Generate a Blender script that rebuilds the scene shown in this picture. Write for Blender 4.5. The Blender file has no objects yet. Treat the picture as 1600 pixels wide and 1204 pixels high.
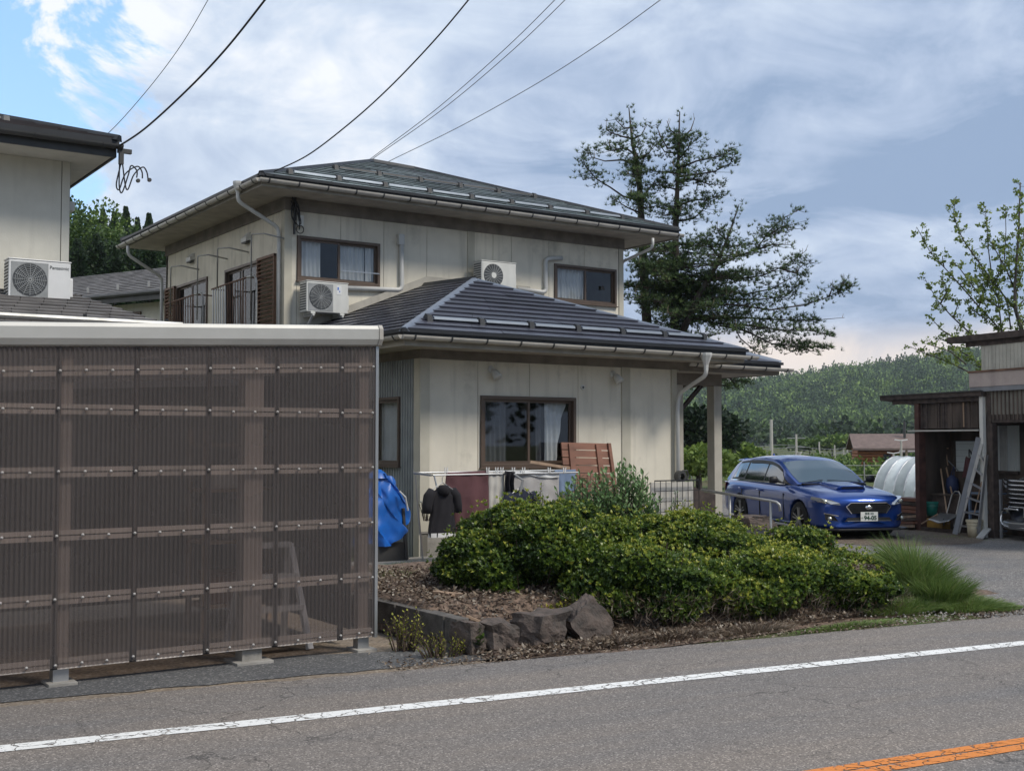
import bpy, bmesh, math, random
import numpy as np
from mathutils import Vector, Matrix, noise
random.seed(7); np.random.seed(7)
R = math.radians
sc = bpy.context.scene
COL = sc.collection

# ------------------------------------------------------------------ camera
F = 1850.0                      # focal length in photo pixels (photo is 1600 wide)
EYE = Vector((0, 0, 1.65))
PITCH = math.atan(86/F); YAW = math.atan2(1267, math.hypot(F, 86))
FW = Vector((math.sin(YAW)*math.cos(PITCH), math.cos(YAW)*math.cos(PITCH), math.sin(PITCH)))
RT = Vector((math.cos(YAW), -math.sin(YAW), 0)); UP = RT.cross(FW)
cam = bpy.data.cameras.new('camera'); cam.lens = 36*F/1600; cam.sensor_width = 36
cam.clip_start = .1; cam.clip_end = 4000
camo = bpy.data.objects.new('camera', cam); COL.objects.link(camo)
camo.location = EYE; camo.rotation_euler = (R(90)+PITCH, 0, -YAW)
sc.camera = camo

# measuring helpers: a surveyed photo point to its place on a real plane of the site
def ray(px, py): return FW + RT*((px-800)/F) + UP*((602-py)/F)
def onz(px, py, z=0.): r = ray(px, py); return EYE + r*((z-EYE.z)/r.z)
def ony(px, py, y): r = ray(px, py); return EYE + r*((y-EYE.y)/r.y)
def onx(px, py, x): r = ray(px, py); return EYE + r*((x-EYE.x)/r.x)
def at(px, py, t): return EYE + ray(px, py)*t

# ------------------------------------------------------------------ world and sun
SUN_AZ, SUN_EL = R(152), R(50)
w = bpy.data.worlds.new('World'); sc.world = w; w.use_nodes = True
nt = w.node_tree; nt.nodes.clear()
def wn(t, **k):
    n = nt.nodes.new(t)
    for a, b in k.items(): setattr(n, a, b)
    return n
def wl(a, b): nt.links.new(a, b)
def wmath(op, a, b=None, c=None, clamp=False):
    n = wn('ShaderNodeMath', operation=op, use_clamp=clamp)
    for i, v in enumerate((a, b, c)):
        if v is None: continue
        if isinstance(v, (int, float)): n.inputs[i].default_value = v
        else: wl(v, n.inputs[i])
    return n.outputs[0]
def wdot(vec, d):
    n = wn('ShaderNodeVectorMath', operation='DOT_PRODUCT'); wl(vec, n.inputs[0]); n.inputs[1].default_value = d
    return n.outputs['Value']
def wmix(f, a, b):
    n = wn('ShaderNodeMix', data_type='RGBA')
    if isinstance(f, (int, float)): n.inputs[0].default_value = f
    else: wl(f, n.inputs[0])
    for i, v in ((6, a), (7, b)):
        if isinstance(v, tuple): n.inputs[i].default_value = (*v, 1)
        else: wl(v, n.inputs[i])
    return n.outputs[2]
def wrange(v, a, b, c=0, d=1, smooth=True):
    n = wn('ShaderNodeMapRange', interpolation_type='SMOOTHSTEP' if smooth else 'LINEAR')
    wl(v, n.inputs[0]); n.inputs[1].default_value = a; n.inputs[2].default_value = b
    n.inputs[3].default_value = c; n.inputs[4].default_value = d
    return n.outputs[0]
sky = wn('ShaderNodeTexSky', sky_type='NISHITA'); sky.sun_disc = False
sky.sun_elevation = SUN_EL; sky.sun_rotation = SUN_AZ; sky.air_density = 1.0; sky.dust_density = .6
tc = wn('ShaderNodeTexCoord'); sep = wn('ShaderNodeSeparateXYZ'); wl(tc.outputs['Generated'], sep.inputs[0])
zz = wmath('ADD', wmath('MAXIMUM', sep.outputs[2], 0.0), .20)
cmb = wn('ShaderNodeCombineXYZ'); wl(wmath('DIVIDE', sep.outputs[0], zz), cmb.inputs[0]); wl(wmath('DIVIDE', sep.outputs[1], zz), cmb.inputs[1])
def wnoise(vec, scale, detail, rough, dist, off=0):
    m = wn('ShaderNodeMapping'); wl(vec, m.inputs[0]); m.inputs['Location'].default_value = (off, off*.7, off*.3)
    n = wn('ShaderNodeTexNoise'); wl(m.outputs[0], n.inputs['Vector'])
    n.inputs['Scale'].default_value = scale; n.inputs['Detail'].default_value = detail
    n.inputs['Roughness'].default_value = rough; n.inputs['Distortion'].default_value = dist
    return n.outputs[0]
V = cmb.outputs[0]; G = tc.outputs['Generated']
big = wnoise(V, .9, 6, .55, .5, 3.1)
fine = wnoise(V, 3.2, 9, .60, .8, 7.7)
puff = wnoise(G, 7.0, 9, .62, .5, 1.3)
lum = wmath('ADD', wmath('MULTIPLY', big, .56), wmath('ADD', wmath('MULTIPLY', fine, .40), wmath('MULTIPLY', puff, .22)))
# the cloud deck is thin and white to the left, slate blue to the right
side = wdot(G, tuple(RT))
lum = wmath('SUBTRACT', lum, wmath('MULTIPLY', side, .30))
up = sep.outputs[2]
lum = wmath('SUBTRACT', lum, wrange(up, .22, .45, 0, .03))
cr = wn('ShaderNodeValToRGB'); wl(lum, cr.inputs[0])
els = cr.color_ramp.elements
els[0].position = .46; els[0].color = (.255, .345, .50, 1)
els[1].position = .72; els[1].color = (.77, .80, .85, 1)
e = els.new(.54); e.color = (.385, .47, .62, 1)
e = els.new(.63); e.color = (.54, .62, .74, 1)
cloud = cr.outputs[0]
# warm bright bank low over the hills
warm = wmath('MULTIPLY', wrange(wdot(G, tuple(at(1370, 590, 1).__sub__(EYE).normalized())), .94, .998), wrange(up, .102, .070))
warm = wmath('MULTIPLY', warm, wrange(puff, .34, .54, .62, 1))
cloud = wmix(wmath('MULTIPLY', warm, .92), cloud, (.90, .77, .66))
pale = wrange(up, .16, -.02, 0, .30)
cloud = wmix(pale, cloud, (.55, .58, .64))
# blue gap to the upper left
bd = (at(-40, 90, 1) - EYE).normalized()
gap = wmath('ADD', wdot(G, tuple(bd)), wmath('MULTIPLY', wmath('SUBTRACT', puff, .5), .085))
gap = wrange(gap, .9905, .9972)
mul = wn('ShaderNodeVectorMath', operation='SCALE'); wl(cloud, mul.inputs[0]); mul.inputs['Scale'].default_value = 10.0
skm = wn('ShaderNodeVectorMath', operation='SCALE'); wl(sky.outputs[0], skm.inputs[0]); skm.inputs['Scale'].default_value = 2.0
skb = wmix(.55, skm.outputs[0], (3.0, 5.6, 9.0))
final = wmix(gap, mul.outputs[0], skb)
bg = wn('ShaderNodeBackground'); wl(final, bg.inputs[0]); bg.inputs[1].default_value = .1
ow = wn('ShaderNodeOutputWorld'); wl(bg.outputs[0], ow.inputs[0])

sl = bpy.data.lights.new('sun', 'SUN'); sl.energy = 2.5; sl.angle = R(14); sl.color = (1, .93, .82)
so = bpy.data.objects.new('sun', sl); COL.objects.link(so)
sd = Vector((math.sin(SUN_AZ)*math.cos(SUN_EL), math.cos(SUN_AZ)*math.cos(SUN_EL), math.sin(SUN_EL)))
so.rotation_euler = sd.to_track_quat('Z', 'Y').to_euler(); so.location = (0, 0, 30)
vs = sc.view_settings; vs.view_transform = 'Standard'; vs.look = 'None'; vs.gamma = 1; vs.exposure = .34; vs.use_curve_mapping = False
sc.render.engine = 'CYCLES'; sc.cycles.max_bounces = 8; sc.cycles.transparent_max_bounces = 24
sc.cycles.use_denoising = True

# ------------------------------------------------------------------ materials
def M(name, col, rough=.7, metal=0., var=.12, vs=4., bump=0., bs=60., spec=.5, streak=0., coat=0., col2=None, island=0., stretch=None, mold=0.):
    m = bpy.data.materials.new(name); m.use_nodes = True; t = m.node_tree; N = t.nodes; L = t.links
    b = N['Principled BSDF']; b.inputs['Roughness'].default_value = rough; b.inputs['Metallic'].default_value = metal
    b.inputs['Specular IOR Level'].default_value = spec; b.inputs['Coat Weight'].default_value = coat; b.inputs['Coat Roughness'].default_value = .04
    tcn = N.new('ShaderNodeTexCoord'); mp = N.new('ShaderNodeMapping'); L.new(tcn.outputs['Object'], mp.inputs[0])
    if stretch: mp.inputs['Scale'].default_value = stretch
    n1 = N.new('ShaderNodeTexNoise'); n1.inputs['Scale'].default_value = vs; n1.inputs['Detail'].default_value = 6; L.new(mp.outputs[0], n1.inputs['Vector'])
    mr = N.new('ShaderNodeMapRange'); L.new(n1.outputs[0], mr.inputs[0]); mr.inputs[1].default_value = .3; mr.inputs[2].default_value = .7
    mx = N.new('ShaderNodeMix'); mx.data_type = 'RGBA'; L.new(mr.outputs[0], mx.inputs[0])
    c2 = col2 or tuple(c*(1-2*var) for c in col); c1 = col if col2 else tuple(min(1, c*(1+var)) for c in col)
    mx.inputs[6].default_value = (*c1, 1); mx.inputs[7].default_value = (*c2, 1)
    out = mx.outputs[2]
    if streak:
        m2 = N.new('ShaderNodeMapping'); L.new(tcn.outputs['Object'], m2.inputs[0]); m2.inputs['Scale'].default_value = (1, 1, .10)
        n2 = N.new('ShaderNodeTexNoise'); n2.inputs['Scale'].default_value = 7; n2.inputs['Detail'].default_value = 5; L.new(m2.outputs[0], n2.inputs['Vector'])
        r2 = N.new('ShaderNodeMapRange'); L.new(n2.outputs[0], r2.inputs[0]); r2.inputs[1].default_value = .52; r2.inputs[2].default_value = .72; r2.inputs[3].default_value = 1; r2.inputs[4].default_value = 1-streak
        h = N.new('ShaderNodeMix'); h.data_type = 'RGBA'; h.blend_type = 'MULTIPLY'; h.inputs[0].default_value = 1
        L.new(out, h.inputs[6]); L.new(r2.outputs[0], h.inputs[7]); out = h.outputs[2]
    if mold:
        n4 = N.new('ShaderNodeTexNoise'); n4.inputs['Scale'].default_value = .9; n4.inputs['Detail'].default_value = 9; n4.inputs['Roughness'].default_value = .68; L.new(tcn.outputs['Object'], n4.inputs['Vector'])
        r4 = N.new('ShaderNodeMapRange'); L.new(n4.outputs[0], r4.inputs[0]); r4.inputs[1].default_value = .56; r4.inputs[2].default_value = .72; r4.inputs[3].default_value = 1; r4.inputs[4].default_value = 1-mold
        h = N.new('ShaderNodeMix'); h.data_type = 'RGBA'; h.blend_type = 'MULTIPLY'; h.inputs[0].default_value = 1; L.new(out, h.inputs[6]); L.new(r4.outputs[0], h.inputs[7]); out = h.outputs[2]
    if island:
        g = N.new('ShaderNodeNewGeometry'); r3 = N.new('ShaderNodeMapRange'); L.new(g.outputs['Random Per Island'], r3.inputs[0])
        r3.inputs[3].default_value = 1-island; r3.inputs[4].default_value = 1+island
        h = N.new('ShaderNodeMix'); h.data_type = 'RGBA'; h.blend_type = 'MULTIPLY'; h.inputs[0].default_value = 1
        L.new(out, h.inputs[6]); L.new(r3.outputs[0], h.inputs[7]); out = h.outputs[2]
    L.new(out, b.inputs['Base Color'])
    rr = N.new('ShaderNodeMapRange'); L.new(n1.outputs[0], rr.inputs[0]); rr.inputs[3].default_value = max(.02, rough-.08); rr.inputs[4].default_value = min(1, rough+.08)
    L.new(rr.outputs[0], b.inputs['Roughness'])
    if bump:
        n3 = N.new('ShaderNodeTexNoise'); n3.inputs['Scale'].default_value = bs; n3.inputs['Detail'].default_value = 4; L.new(mp.outputs[0], n3.inputs['Vector'])
        bp = N.new('ShaderNodeBump'); bp.inputs['Strength'].default_value = bump; bp.inputs['Distance'].default_value = .01
        L.new(n3.outputs[0], bp.inputs['Height']); L.new(bp.outputs[0], b.inputs['Normal'])
    return m

def glass(name, tint, gl=1.0, rough=.02):
    m = bpy.data.materials.new(name); m.use_nodes = True; t = m.node_tree; N = t.nodes; L = t.links; N.clear()
    o = N.new('ShaderNodeOutputMaterial'); tr = N.new('ShaderNodeBsdfTransparent'); tr.inputs[0].default_value = (*tint, 1)
    g = N.new('ShaderNodeBsdfGlossy'); g.inputs['Roughness'].default_value = rough; g.inputs[0].default_value = (gl, gl, gl, 1)
    lw = N.new('ShaderNodeLayerWeight'); lw.inputs[0].default_value = .5; pw = N.new('ShaderNodeMath'); pw.operation = 'POWER'; L.new(lw.outputs['Facing'], pw.inputs[0]); pw.inputs[1].default_value = 4.
    fr = N.new('ShaderNodeMath'); fr.operation = 'MULTIPLY_ADD'; L.new(pw.outputs[0], fr.inputs[0]); fr.inputs[1].default_value = .45; fr.inputs[2].default_value = .06
    mx = N.new('ShaderNodeMixShader'); L.new(fr.outputs[0], mx.inputs[0]); L.new(tr.outputs[0], mx.inputs[1]); L.new(g.outputs[0], mx.inputs[2]); L.new(mx.outputs[0], o.inputs[0])
    return m

def leafmat(name, stops, rough=.45, trans=.28, spec=.4):
    m = bpy.data.materials.new(name); m.use_nodes = True; t = m.node_tree; N = t.nodes; L = t.links
    b = N['Principled BSDF']; b.inputs['Roughness'].default_value = rough; b.inputs['Specular IOR Level'].default_value = spec
    a = N.new('ShaderNodeAttribute'); a.attribute_name = 'tint'
    r = N.new('ShaderNodeValToRGB'); L.new(a.outputs['Fac'], r.inputs[0])
    el = r.color_ramp.elements; el[0].position = stops[0][0]; el[0].color = (*stops[0][1], 1); el[1].position = stops[-1][0]; el[1].color = (*stops[-1][1], 1)
    for p, c in stops[1:-1]: e = el.new(p); e.color = (*c, 1)
    L.new(r.outputs[0], b.inputs['Base Color'])
    tr = N.new('ShaderNodeBsdfTranslucent'); L.new(r.outputs[0], tr.inputs[0])
    mx = N.new('ShaderNodeMixShader'); mx.inputs[0].default_value = trans
    L.new(b.outputs[0], mx.inputs[1]); L.new(tr.outputs[0], mx.inputs[2]); L.new(mx.outputs[0], N['Material Output'].inputs[0])
    return m

SIDING = M('siding', (.70, .655, .55), .85, mold=.35, var=.06, vs=1.6, bump=.25, bs=90, streak=.20)
JOINT = M('joint', (.16, .15, .13), .9)
TRIM = M('trim_beige', (.42, .395, .34), .8, var=.06, streak=.15)
CORNER = M('corner_post', (.50, .47, .385), .8, var=.05, streak=.1)
BAND = M('brown_band', (.20, .175, .15), .85, var=.15, bump=.2)
SOFFIT = M('soffit', (.40, .365, .31), .85, var=.1)
SOFFITWOOD = M('soffit_wood', (.40, .27, .15), .8, var=.15)
FASCIA = M('fascia', (.34, .315, .27), .6, var=.1, streak=.15)
GUTTER = M('gutter', (.47, .445, .40), .45, var=.08, streak=.12)
CLIP = M('clip', (.05, .05, .05), .5)
RIBMET = M('ribbed_metal', (.33, .35, .35), .5, metal=.3, var=.08, streak=.1)
TILE_U = M('roof_upper', (.055, .075, .078), .36, metal=.3, var=.25, vs=1.1, island=.65, spec=.8, col2=(.19, .23, .225))
TILE_L = M('roof_lower', (.058, .060, .082), .32, metal=.35, var=.15, island=.22, spec=.8)
TILE_N = M('roof_neighbour', (.16, .15, .145), .6, var=.15, island=.2)
TILE_D = M('roof_dark', (.055, .048, .052), .45, var=.15, island=.15)
BARMET = M('guard_bar', (.20, .23, .27), .5, metal=.5, var=.06)
CAPMET = M('hip_cap', (.24, .27, .32), .4, metal=.5, var=.08)
DARKMET = M('dark_metal', (.022, .024, .028), .5, metal=.2)
FRAME = M('window_frame', (.115, .082, .062), .45, metal=.3, var=.06)
ALU = M('aluminium', (.50, .51, .52), .35, metal=.8, var=.06)
PVC = M('pvc', (.52, .52, .50), .45, var=.06, streak=.1)
ACW = M('ac_white', (.62, .62, .585), .45, var=.04, streak=.07)
ACD = M('ac_dark', (.06, .065, .07), .6)
ACG = M('ac_grille', (.30, .31, .31), .5)
GLASS = glass('window_glass', (.80, .83, .83))
GLASSF = glass('frosted', (.35, .38, .40), rough=.25)
CURT = M('curtain', (.62, .62, .64), .9, var=.06)
CURTD = M('curtain_dark', (.09, .09, .10), .9)
SHUT = M('shutter_brown', (.17, .095, .06), .6, var=.12)
RUST = M('rusty_pipe', (.16, .085, .055), .7, var=.25, bump=.2)
PIPE = M('grey_pipe', (.34, .34, .33), .45, metal=.5)
CABLE = M('cable_black', (.012, .012, .014), .6)
CABLEG = M('cable_grey', (.20, .21, .23), .6)
CONC = M('concrete', (.30, .285, .26), .9, var=.15, vs=6, bump=.4, bs=70)
BLOCK = M('concrete_block', (.115, .105, .095), .92, var=.25, vs=9, bump=.7, bs=80)
STONE = M('boulder', (.125, .095, .08), .9, var=.2, vs=9, bump=1., bs=45, col2=(.045, .04, .036))
INNER = M('interior_dark', (.03, .03, .032), .9)
WHITE = M('white_plastic', (.70, .70, .69), .4, var=.03)
WBEAM = M('carport_beam', (.46, .455, .43), .42, metal=.25, var=.05)
WOODP = M('timber_pale', (.36, .25, .17), .75, var=.12, stretch=(1, 1, .2), vs=12)
WOODR = M('timber_red', (.20, .088, .055), .65, var=.2, vs=7, stretch=(.25, 1, 1), island=.15)
WOODD = M('timber_dark', (.060, .044, .038), .8, var=.3, vs=8, bump=.3)
PLYW = M('plywood', (.085, .064, .052), .85, var=.35, vs=3, stretch=(1, 1, .3))
RUSTCOL = M('rust_red_post', (.085, .038, .03), .7, var=.3, bump=.3)
BLUETARP = M('blue_tarp', (.012, .13, .52), .38, var=.2, vs=3, spec=.6)
BARK = M('bark', (.06, .048, .04), .9, var=.3, bump=.8, bs=30)
BARKG = M('bark_grey', (.10, .09, .08), .9, var=.3)
LITTER = M('leaf_litter', (.16, .11, .08), .9, var=.35, vs=25, bump=.8, bs=60)

# ------------------------------------------------------------------ mesh helpers
LOCAL = set()
def thing(name, label, cat, loc=(0, 0, 0), rotz=0., group=None, local=False):
    o = bpy.data.objects.new(name, None); COL.objects.link(o); o.location = loc; o.rotation_euler = (0, 0, rotz)
    o.empty_display_size = .2; o['label'] = label; o['category'] = cat
    if group: o['group'] = group
    if local: LOCAL.add(o)
    return o
def tag(o, label, cat, group=None, kind=None):
    o['label'] = label; o['category'] = cat
    if group: o['group'] = group
    if kind: o['kind'] = kind
    return o
def org(p):
    if p is None: return Vector((0, 0, 0))
    while p.parent: p = p.parent
    return Vector((0, 0, 0)) if p in LOCAL else p.location.copy()
def link(name, me, mat, parent=None, smooth=False, bevel=0, kind=None, sub=0):
    o = bpy.data.objects.new(name, me); COL.objects.link(o); o.parent = parent
    if mat is not None and not me.materials: me.materials.append(mat)
    if smooth: me.polygons.foreach_set('use_smooth', [True]*len(me.polygons))
    if bevel:
        b = o.modifiers.new('bevel', 'BEVEL'); b.width = bevel; b.segments = 2; b.limit_method = 'ANGLE'; b.angle_limit = R(40)
    if sub:
        s = o.modifiers.new('sub', 'SUBSURF'); s.levels = s.render_levels = sub
    if kind: o['kind'] = kind
    return o
def spline(P, n=8):
    P = [Vector(p) for p in P]; out = []
    for k in range(len(P)-1):
        p0, p1, p2, p3 = P[max(k-1, 0)], P[k], P[k+1], P[min(k+2, len(P)-1)]
        for j in range(n): v = j/n; out.append(.5*((2*p1)+(p2-p0)*v+(2*p0-5*p1+4*p2-p3)*v*v+(3*p1-p0-3*p2+p3)*v**3))
    return out+[P[-1]]
class MB:
    def __init__(s): s.v = []; s.f = []
    def poly(s, pts): n = len(s.v); s.v += [Vector(p) for p in pts]; s.f.append(tuple(range(n, n+len(pts))))
    def hexa(s, c):
        n = len(s.v); s.v += [Vector(p) for p in c]
        for q in ((0, 3, 2, 1), (4, 5, 6, 7), (0, 1, 5, 4), (1, 2, 6, 5), (2, 3, 7, 6), (3, 0, 4, 7)): s.f.append(tuple(n+i for i in q))
        return s
    def box(s, a, b):
        x0, x1 = sorted((a[0], b[0])); y0, y1 = sorted((a[1], b[1])); z0, z1 = sorted((a[2], b[2]))
        return s.hexa([(x0, y0, z0), (x1, y0, z0), (x1, y1, z0), (x0, y1, z0), (x0, y0, z1), (x1, y0, z1), (x1, y1, z1), (x0, y1, z1)])
    def bar(s, p, q, w, h=None, upv=(0, 0, 1)):
        p = Vector(p); q = Vector(q); h = h or w; d = (q-p).normalized(); u = Vector(upv)
        if abs(d.dot(u)) > .98: u = Vector((0, 1, 0))
        x = d.cross(u).normalized(); u = x.cross(d).normalized(); x *= w/2; u = u*(h/2)
        return s.hexa([p-x-u, p+x-u, q+x-u, q-x-u, p-x+u, p+x+u, q+x+u, q-x+u])
    def tube(s, pts, r, n=8, cap=True):
        pts = [Vector(p) for p in pts]; k = len(pts); rs = r if isinstance(r, (list, tuple)) else [r]*k
        base = len(s.v); prev = None
        for i, p in enumerate(pts):
            d = (pts[min(i+1, k-1)]-pts[max(i-1, 0)]).normalized()
            if prev is None:
                u = Vector((0, 0, 1)) if abs(d.z) < .9 else Vector((1, 0, 0))
                x = d.cross(u).normalized()
            else: x = (prev-d*prev.dot(d)).normalized()
            prev = x; y = d.cross(x)
            for j in range(n):
                a = 2*math.pi*j/n; s.v.append(p+(x*math.cos(a)+y*math.sin(a))*rs[i])
        for i in range(k-1):
            for j in range(n):
                a = base+i*n+j; b = base+i*n+(j+1) % n; s.f.append((a, b, b+n, a+n))
        if cap:
            s.f.append(tuple(base+j for j in range(n))[::-1]); s.f.append(tuple(base+(k-1)*n+j for j in range(n)))
        return s
    def prism(s, pts, vec):
        n = len(s.v); k = len(pts); vec = Vector(vec); s.v += [Vector(p) for p in pts]+[Vector(p)+vec for p in pts]
        s.f.append(tuple(range(n, n+k))[::-1]); s.f.append(tuple(range(n+k, n+2*k)))
        for i in range(k): j = (i+1) % k; s.f.append((n+i, n+j, n+k+j, n+k+i))
        return s
    def lathe(s, prof, c=(0, 0, 0), n=24, axis='z'):
        base = len(s.v); c = Vector(c)
        for r, h in prof:
            for j in range(n):
                a = 2*math.pi*j/n; x, y = r*math.cos(a), r*math.sin(a)
                s.v.append(c+Vector({'z': (x, y, h), 'y': (x, h, y), 'x': (h, x, y)}[axis]))
        for i in range(len(prof)-1):
            for j in range(n): a = base+i*n+j; b = base+i*n+(j+1) % n; s.f.append((a, b, b+n, a+n))
        return s
    def grid(s, fn, nu, nv):
        n = len(s.v)
        for i in range(nu+1):
            for j in range(nv+1): s.v.append(Vector(fn(i/nu, j/nv)))
        for i in range(nu):
            for j in range(nv): a = n+i*(nv+1)+j; s.f.append((a, a+nv+1, a+nv+2, a+1))
        return s
    def mesh(s, name, o=Vector((0, 0, 0)), fix=True):
        me = bpy.data.meshes.new(name); me.from_pydata([tuple(v-o) for v in s.v], [], s.f)
        if fix:
            b = bmesh.new(); b.from_mesh(me); bmesh.ops.recalc_face_normals(b, faces=b.faces); b.to_mesh(me); b.free()
        return me
    def build(s, name, mat, parent=None, smooth=False, bevel=0, kind=None, sub=0, fix=True):
        return link(name, s.mesh(name, org(parent), fix), mat, parent, smooth, bevel, kind, sub)
def text(body, size, mat, parent, mtx, name='lettering', extrude=.002, bold=0.):
    c = bpy.data.curves.new('t', 'FONT'); c.body = body; c.size = size; c.extrude = extrude; c.align_x = 'CENTER'; c.align_y = 'CENTER'; c.offset = bold
    o = bpy.data.objects.new('t', c); COL.objects.link(o)
    me = bpy.data.meshes.new_from_object(o.evaluated_get(bpy.context.evaluated_depsgraph_get()))
    bpy.data.objects.remove(o); bpy.data.curves.remove(c)
    me.transform(mtx); me.transform(Matrix.Translation(-org(parent))); me.materials.clear()
    return link(name, me, mat, parent)
def dup(root, loc, rotz=None, label=None):
    r = root.copy(); COL.objects.link(r); r.location = loc
    if rotz is not None: r.rotation_euler = (0, 0, rotz)
    if label: r['label'] = label
    if root in LOCAL: LOCAL.add(r)
    for ch in list(root.children):
        c = ch.copy(); COL.objects.link(c); c.parent = r
        for g in ch.children: d = g.copy(); COL.objects.link(d); d.parent = c
    return r

# leaf clouds, arrays of n leaves
def rand_unit(n):
    v = np.random.normal(size=(n, 3)); return v/np.linalg.norm(v, axis=1, keepdims=True)
def leaf_mesh(name, P, D, S, Ln, Wd, tint, tri=False, fold=0.):
    """P base, D direction, S side (unit), Ln length, Wd width, tint per leaf"""
    n = len(P); Ln = np.asarray(Ln)*np.ones(n); Wd = np.asarray(Wd)*np.ones(n)
    D = D/np.linalg.norm(D, axis=1, keepdims=True); S = S-D*(S*D).sum(1, keepdims=True); S /= np.linalg.norm(S, axis=1, keepdims=True)+1e-9
    if tri:
        v = np.stack([P-S*Wd[:, None]/2, P+S*Wd[:, None]/2, P+D*Ln[:, None]], 1); k = 3
    else:
        N = np.cross(D, S)
        mid = P+D*(Ln*.5)[:, None]+N*(fold*Wd)[:, None]
        v = np.stack([P, mid+S*Wd[:, None]/2, P+D*Ln[:, None], mid-S*Wd[:, None]/2], 1); k = 4
    me = bpy.data.meshes.new(name); me.vertices.add(n*k); me.vertices.foreach_set('co', v.reshape(-1).astype(np.float32))
    me.loops.add(n*k); me.loops.foreach_set('vertex_index', np.arange(n*k, dtype=np.int32))
    me.polygons.add(n); me.polygons.foreach_set('loop_start', np.arange(0, n*k, k, dtype=np.int32)); me.polygons.foreach_set('loop_total', np.full(n, k, dtype=np.int32))
    a = me.attributes.new('tint', 'FLOAT', 'FACE'); a.data.foreach_set('value', np.asarray(tint, dtype=np.float32)*np.ones(n, dtype=np.float32))
    me.update(); return me
def rosettes(P, N, k, L, W, spread=.75):
    """k leaves radiating round each point's axis"""
    n = len(P); Pp = np.repeat(P, k, 0); Nn = np.repeat(N, k, 0); r = rand_unit(n*k); r -= Nn*(r*Nn).sum(1, keepdims=True); r /= np.linalg.norm(r, axis=1, keepdims=True)
    sp = spread*(.6+.8*np.random.rand(n*k, 1)); D = Nn+r*sp*1.3; S = np.cross(Nn, r)
    return Pp, D, S, L*(.7+.6*np.random.rand(n*k)), W*(.8+.4*np.random.rand(n*k))
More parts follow.
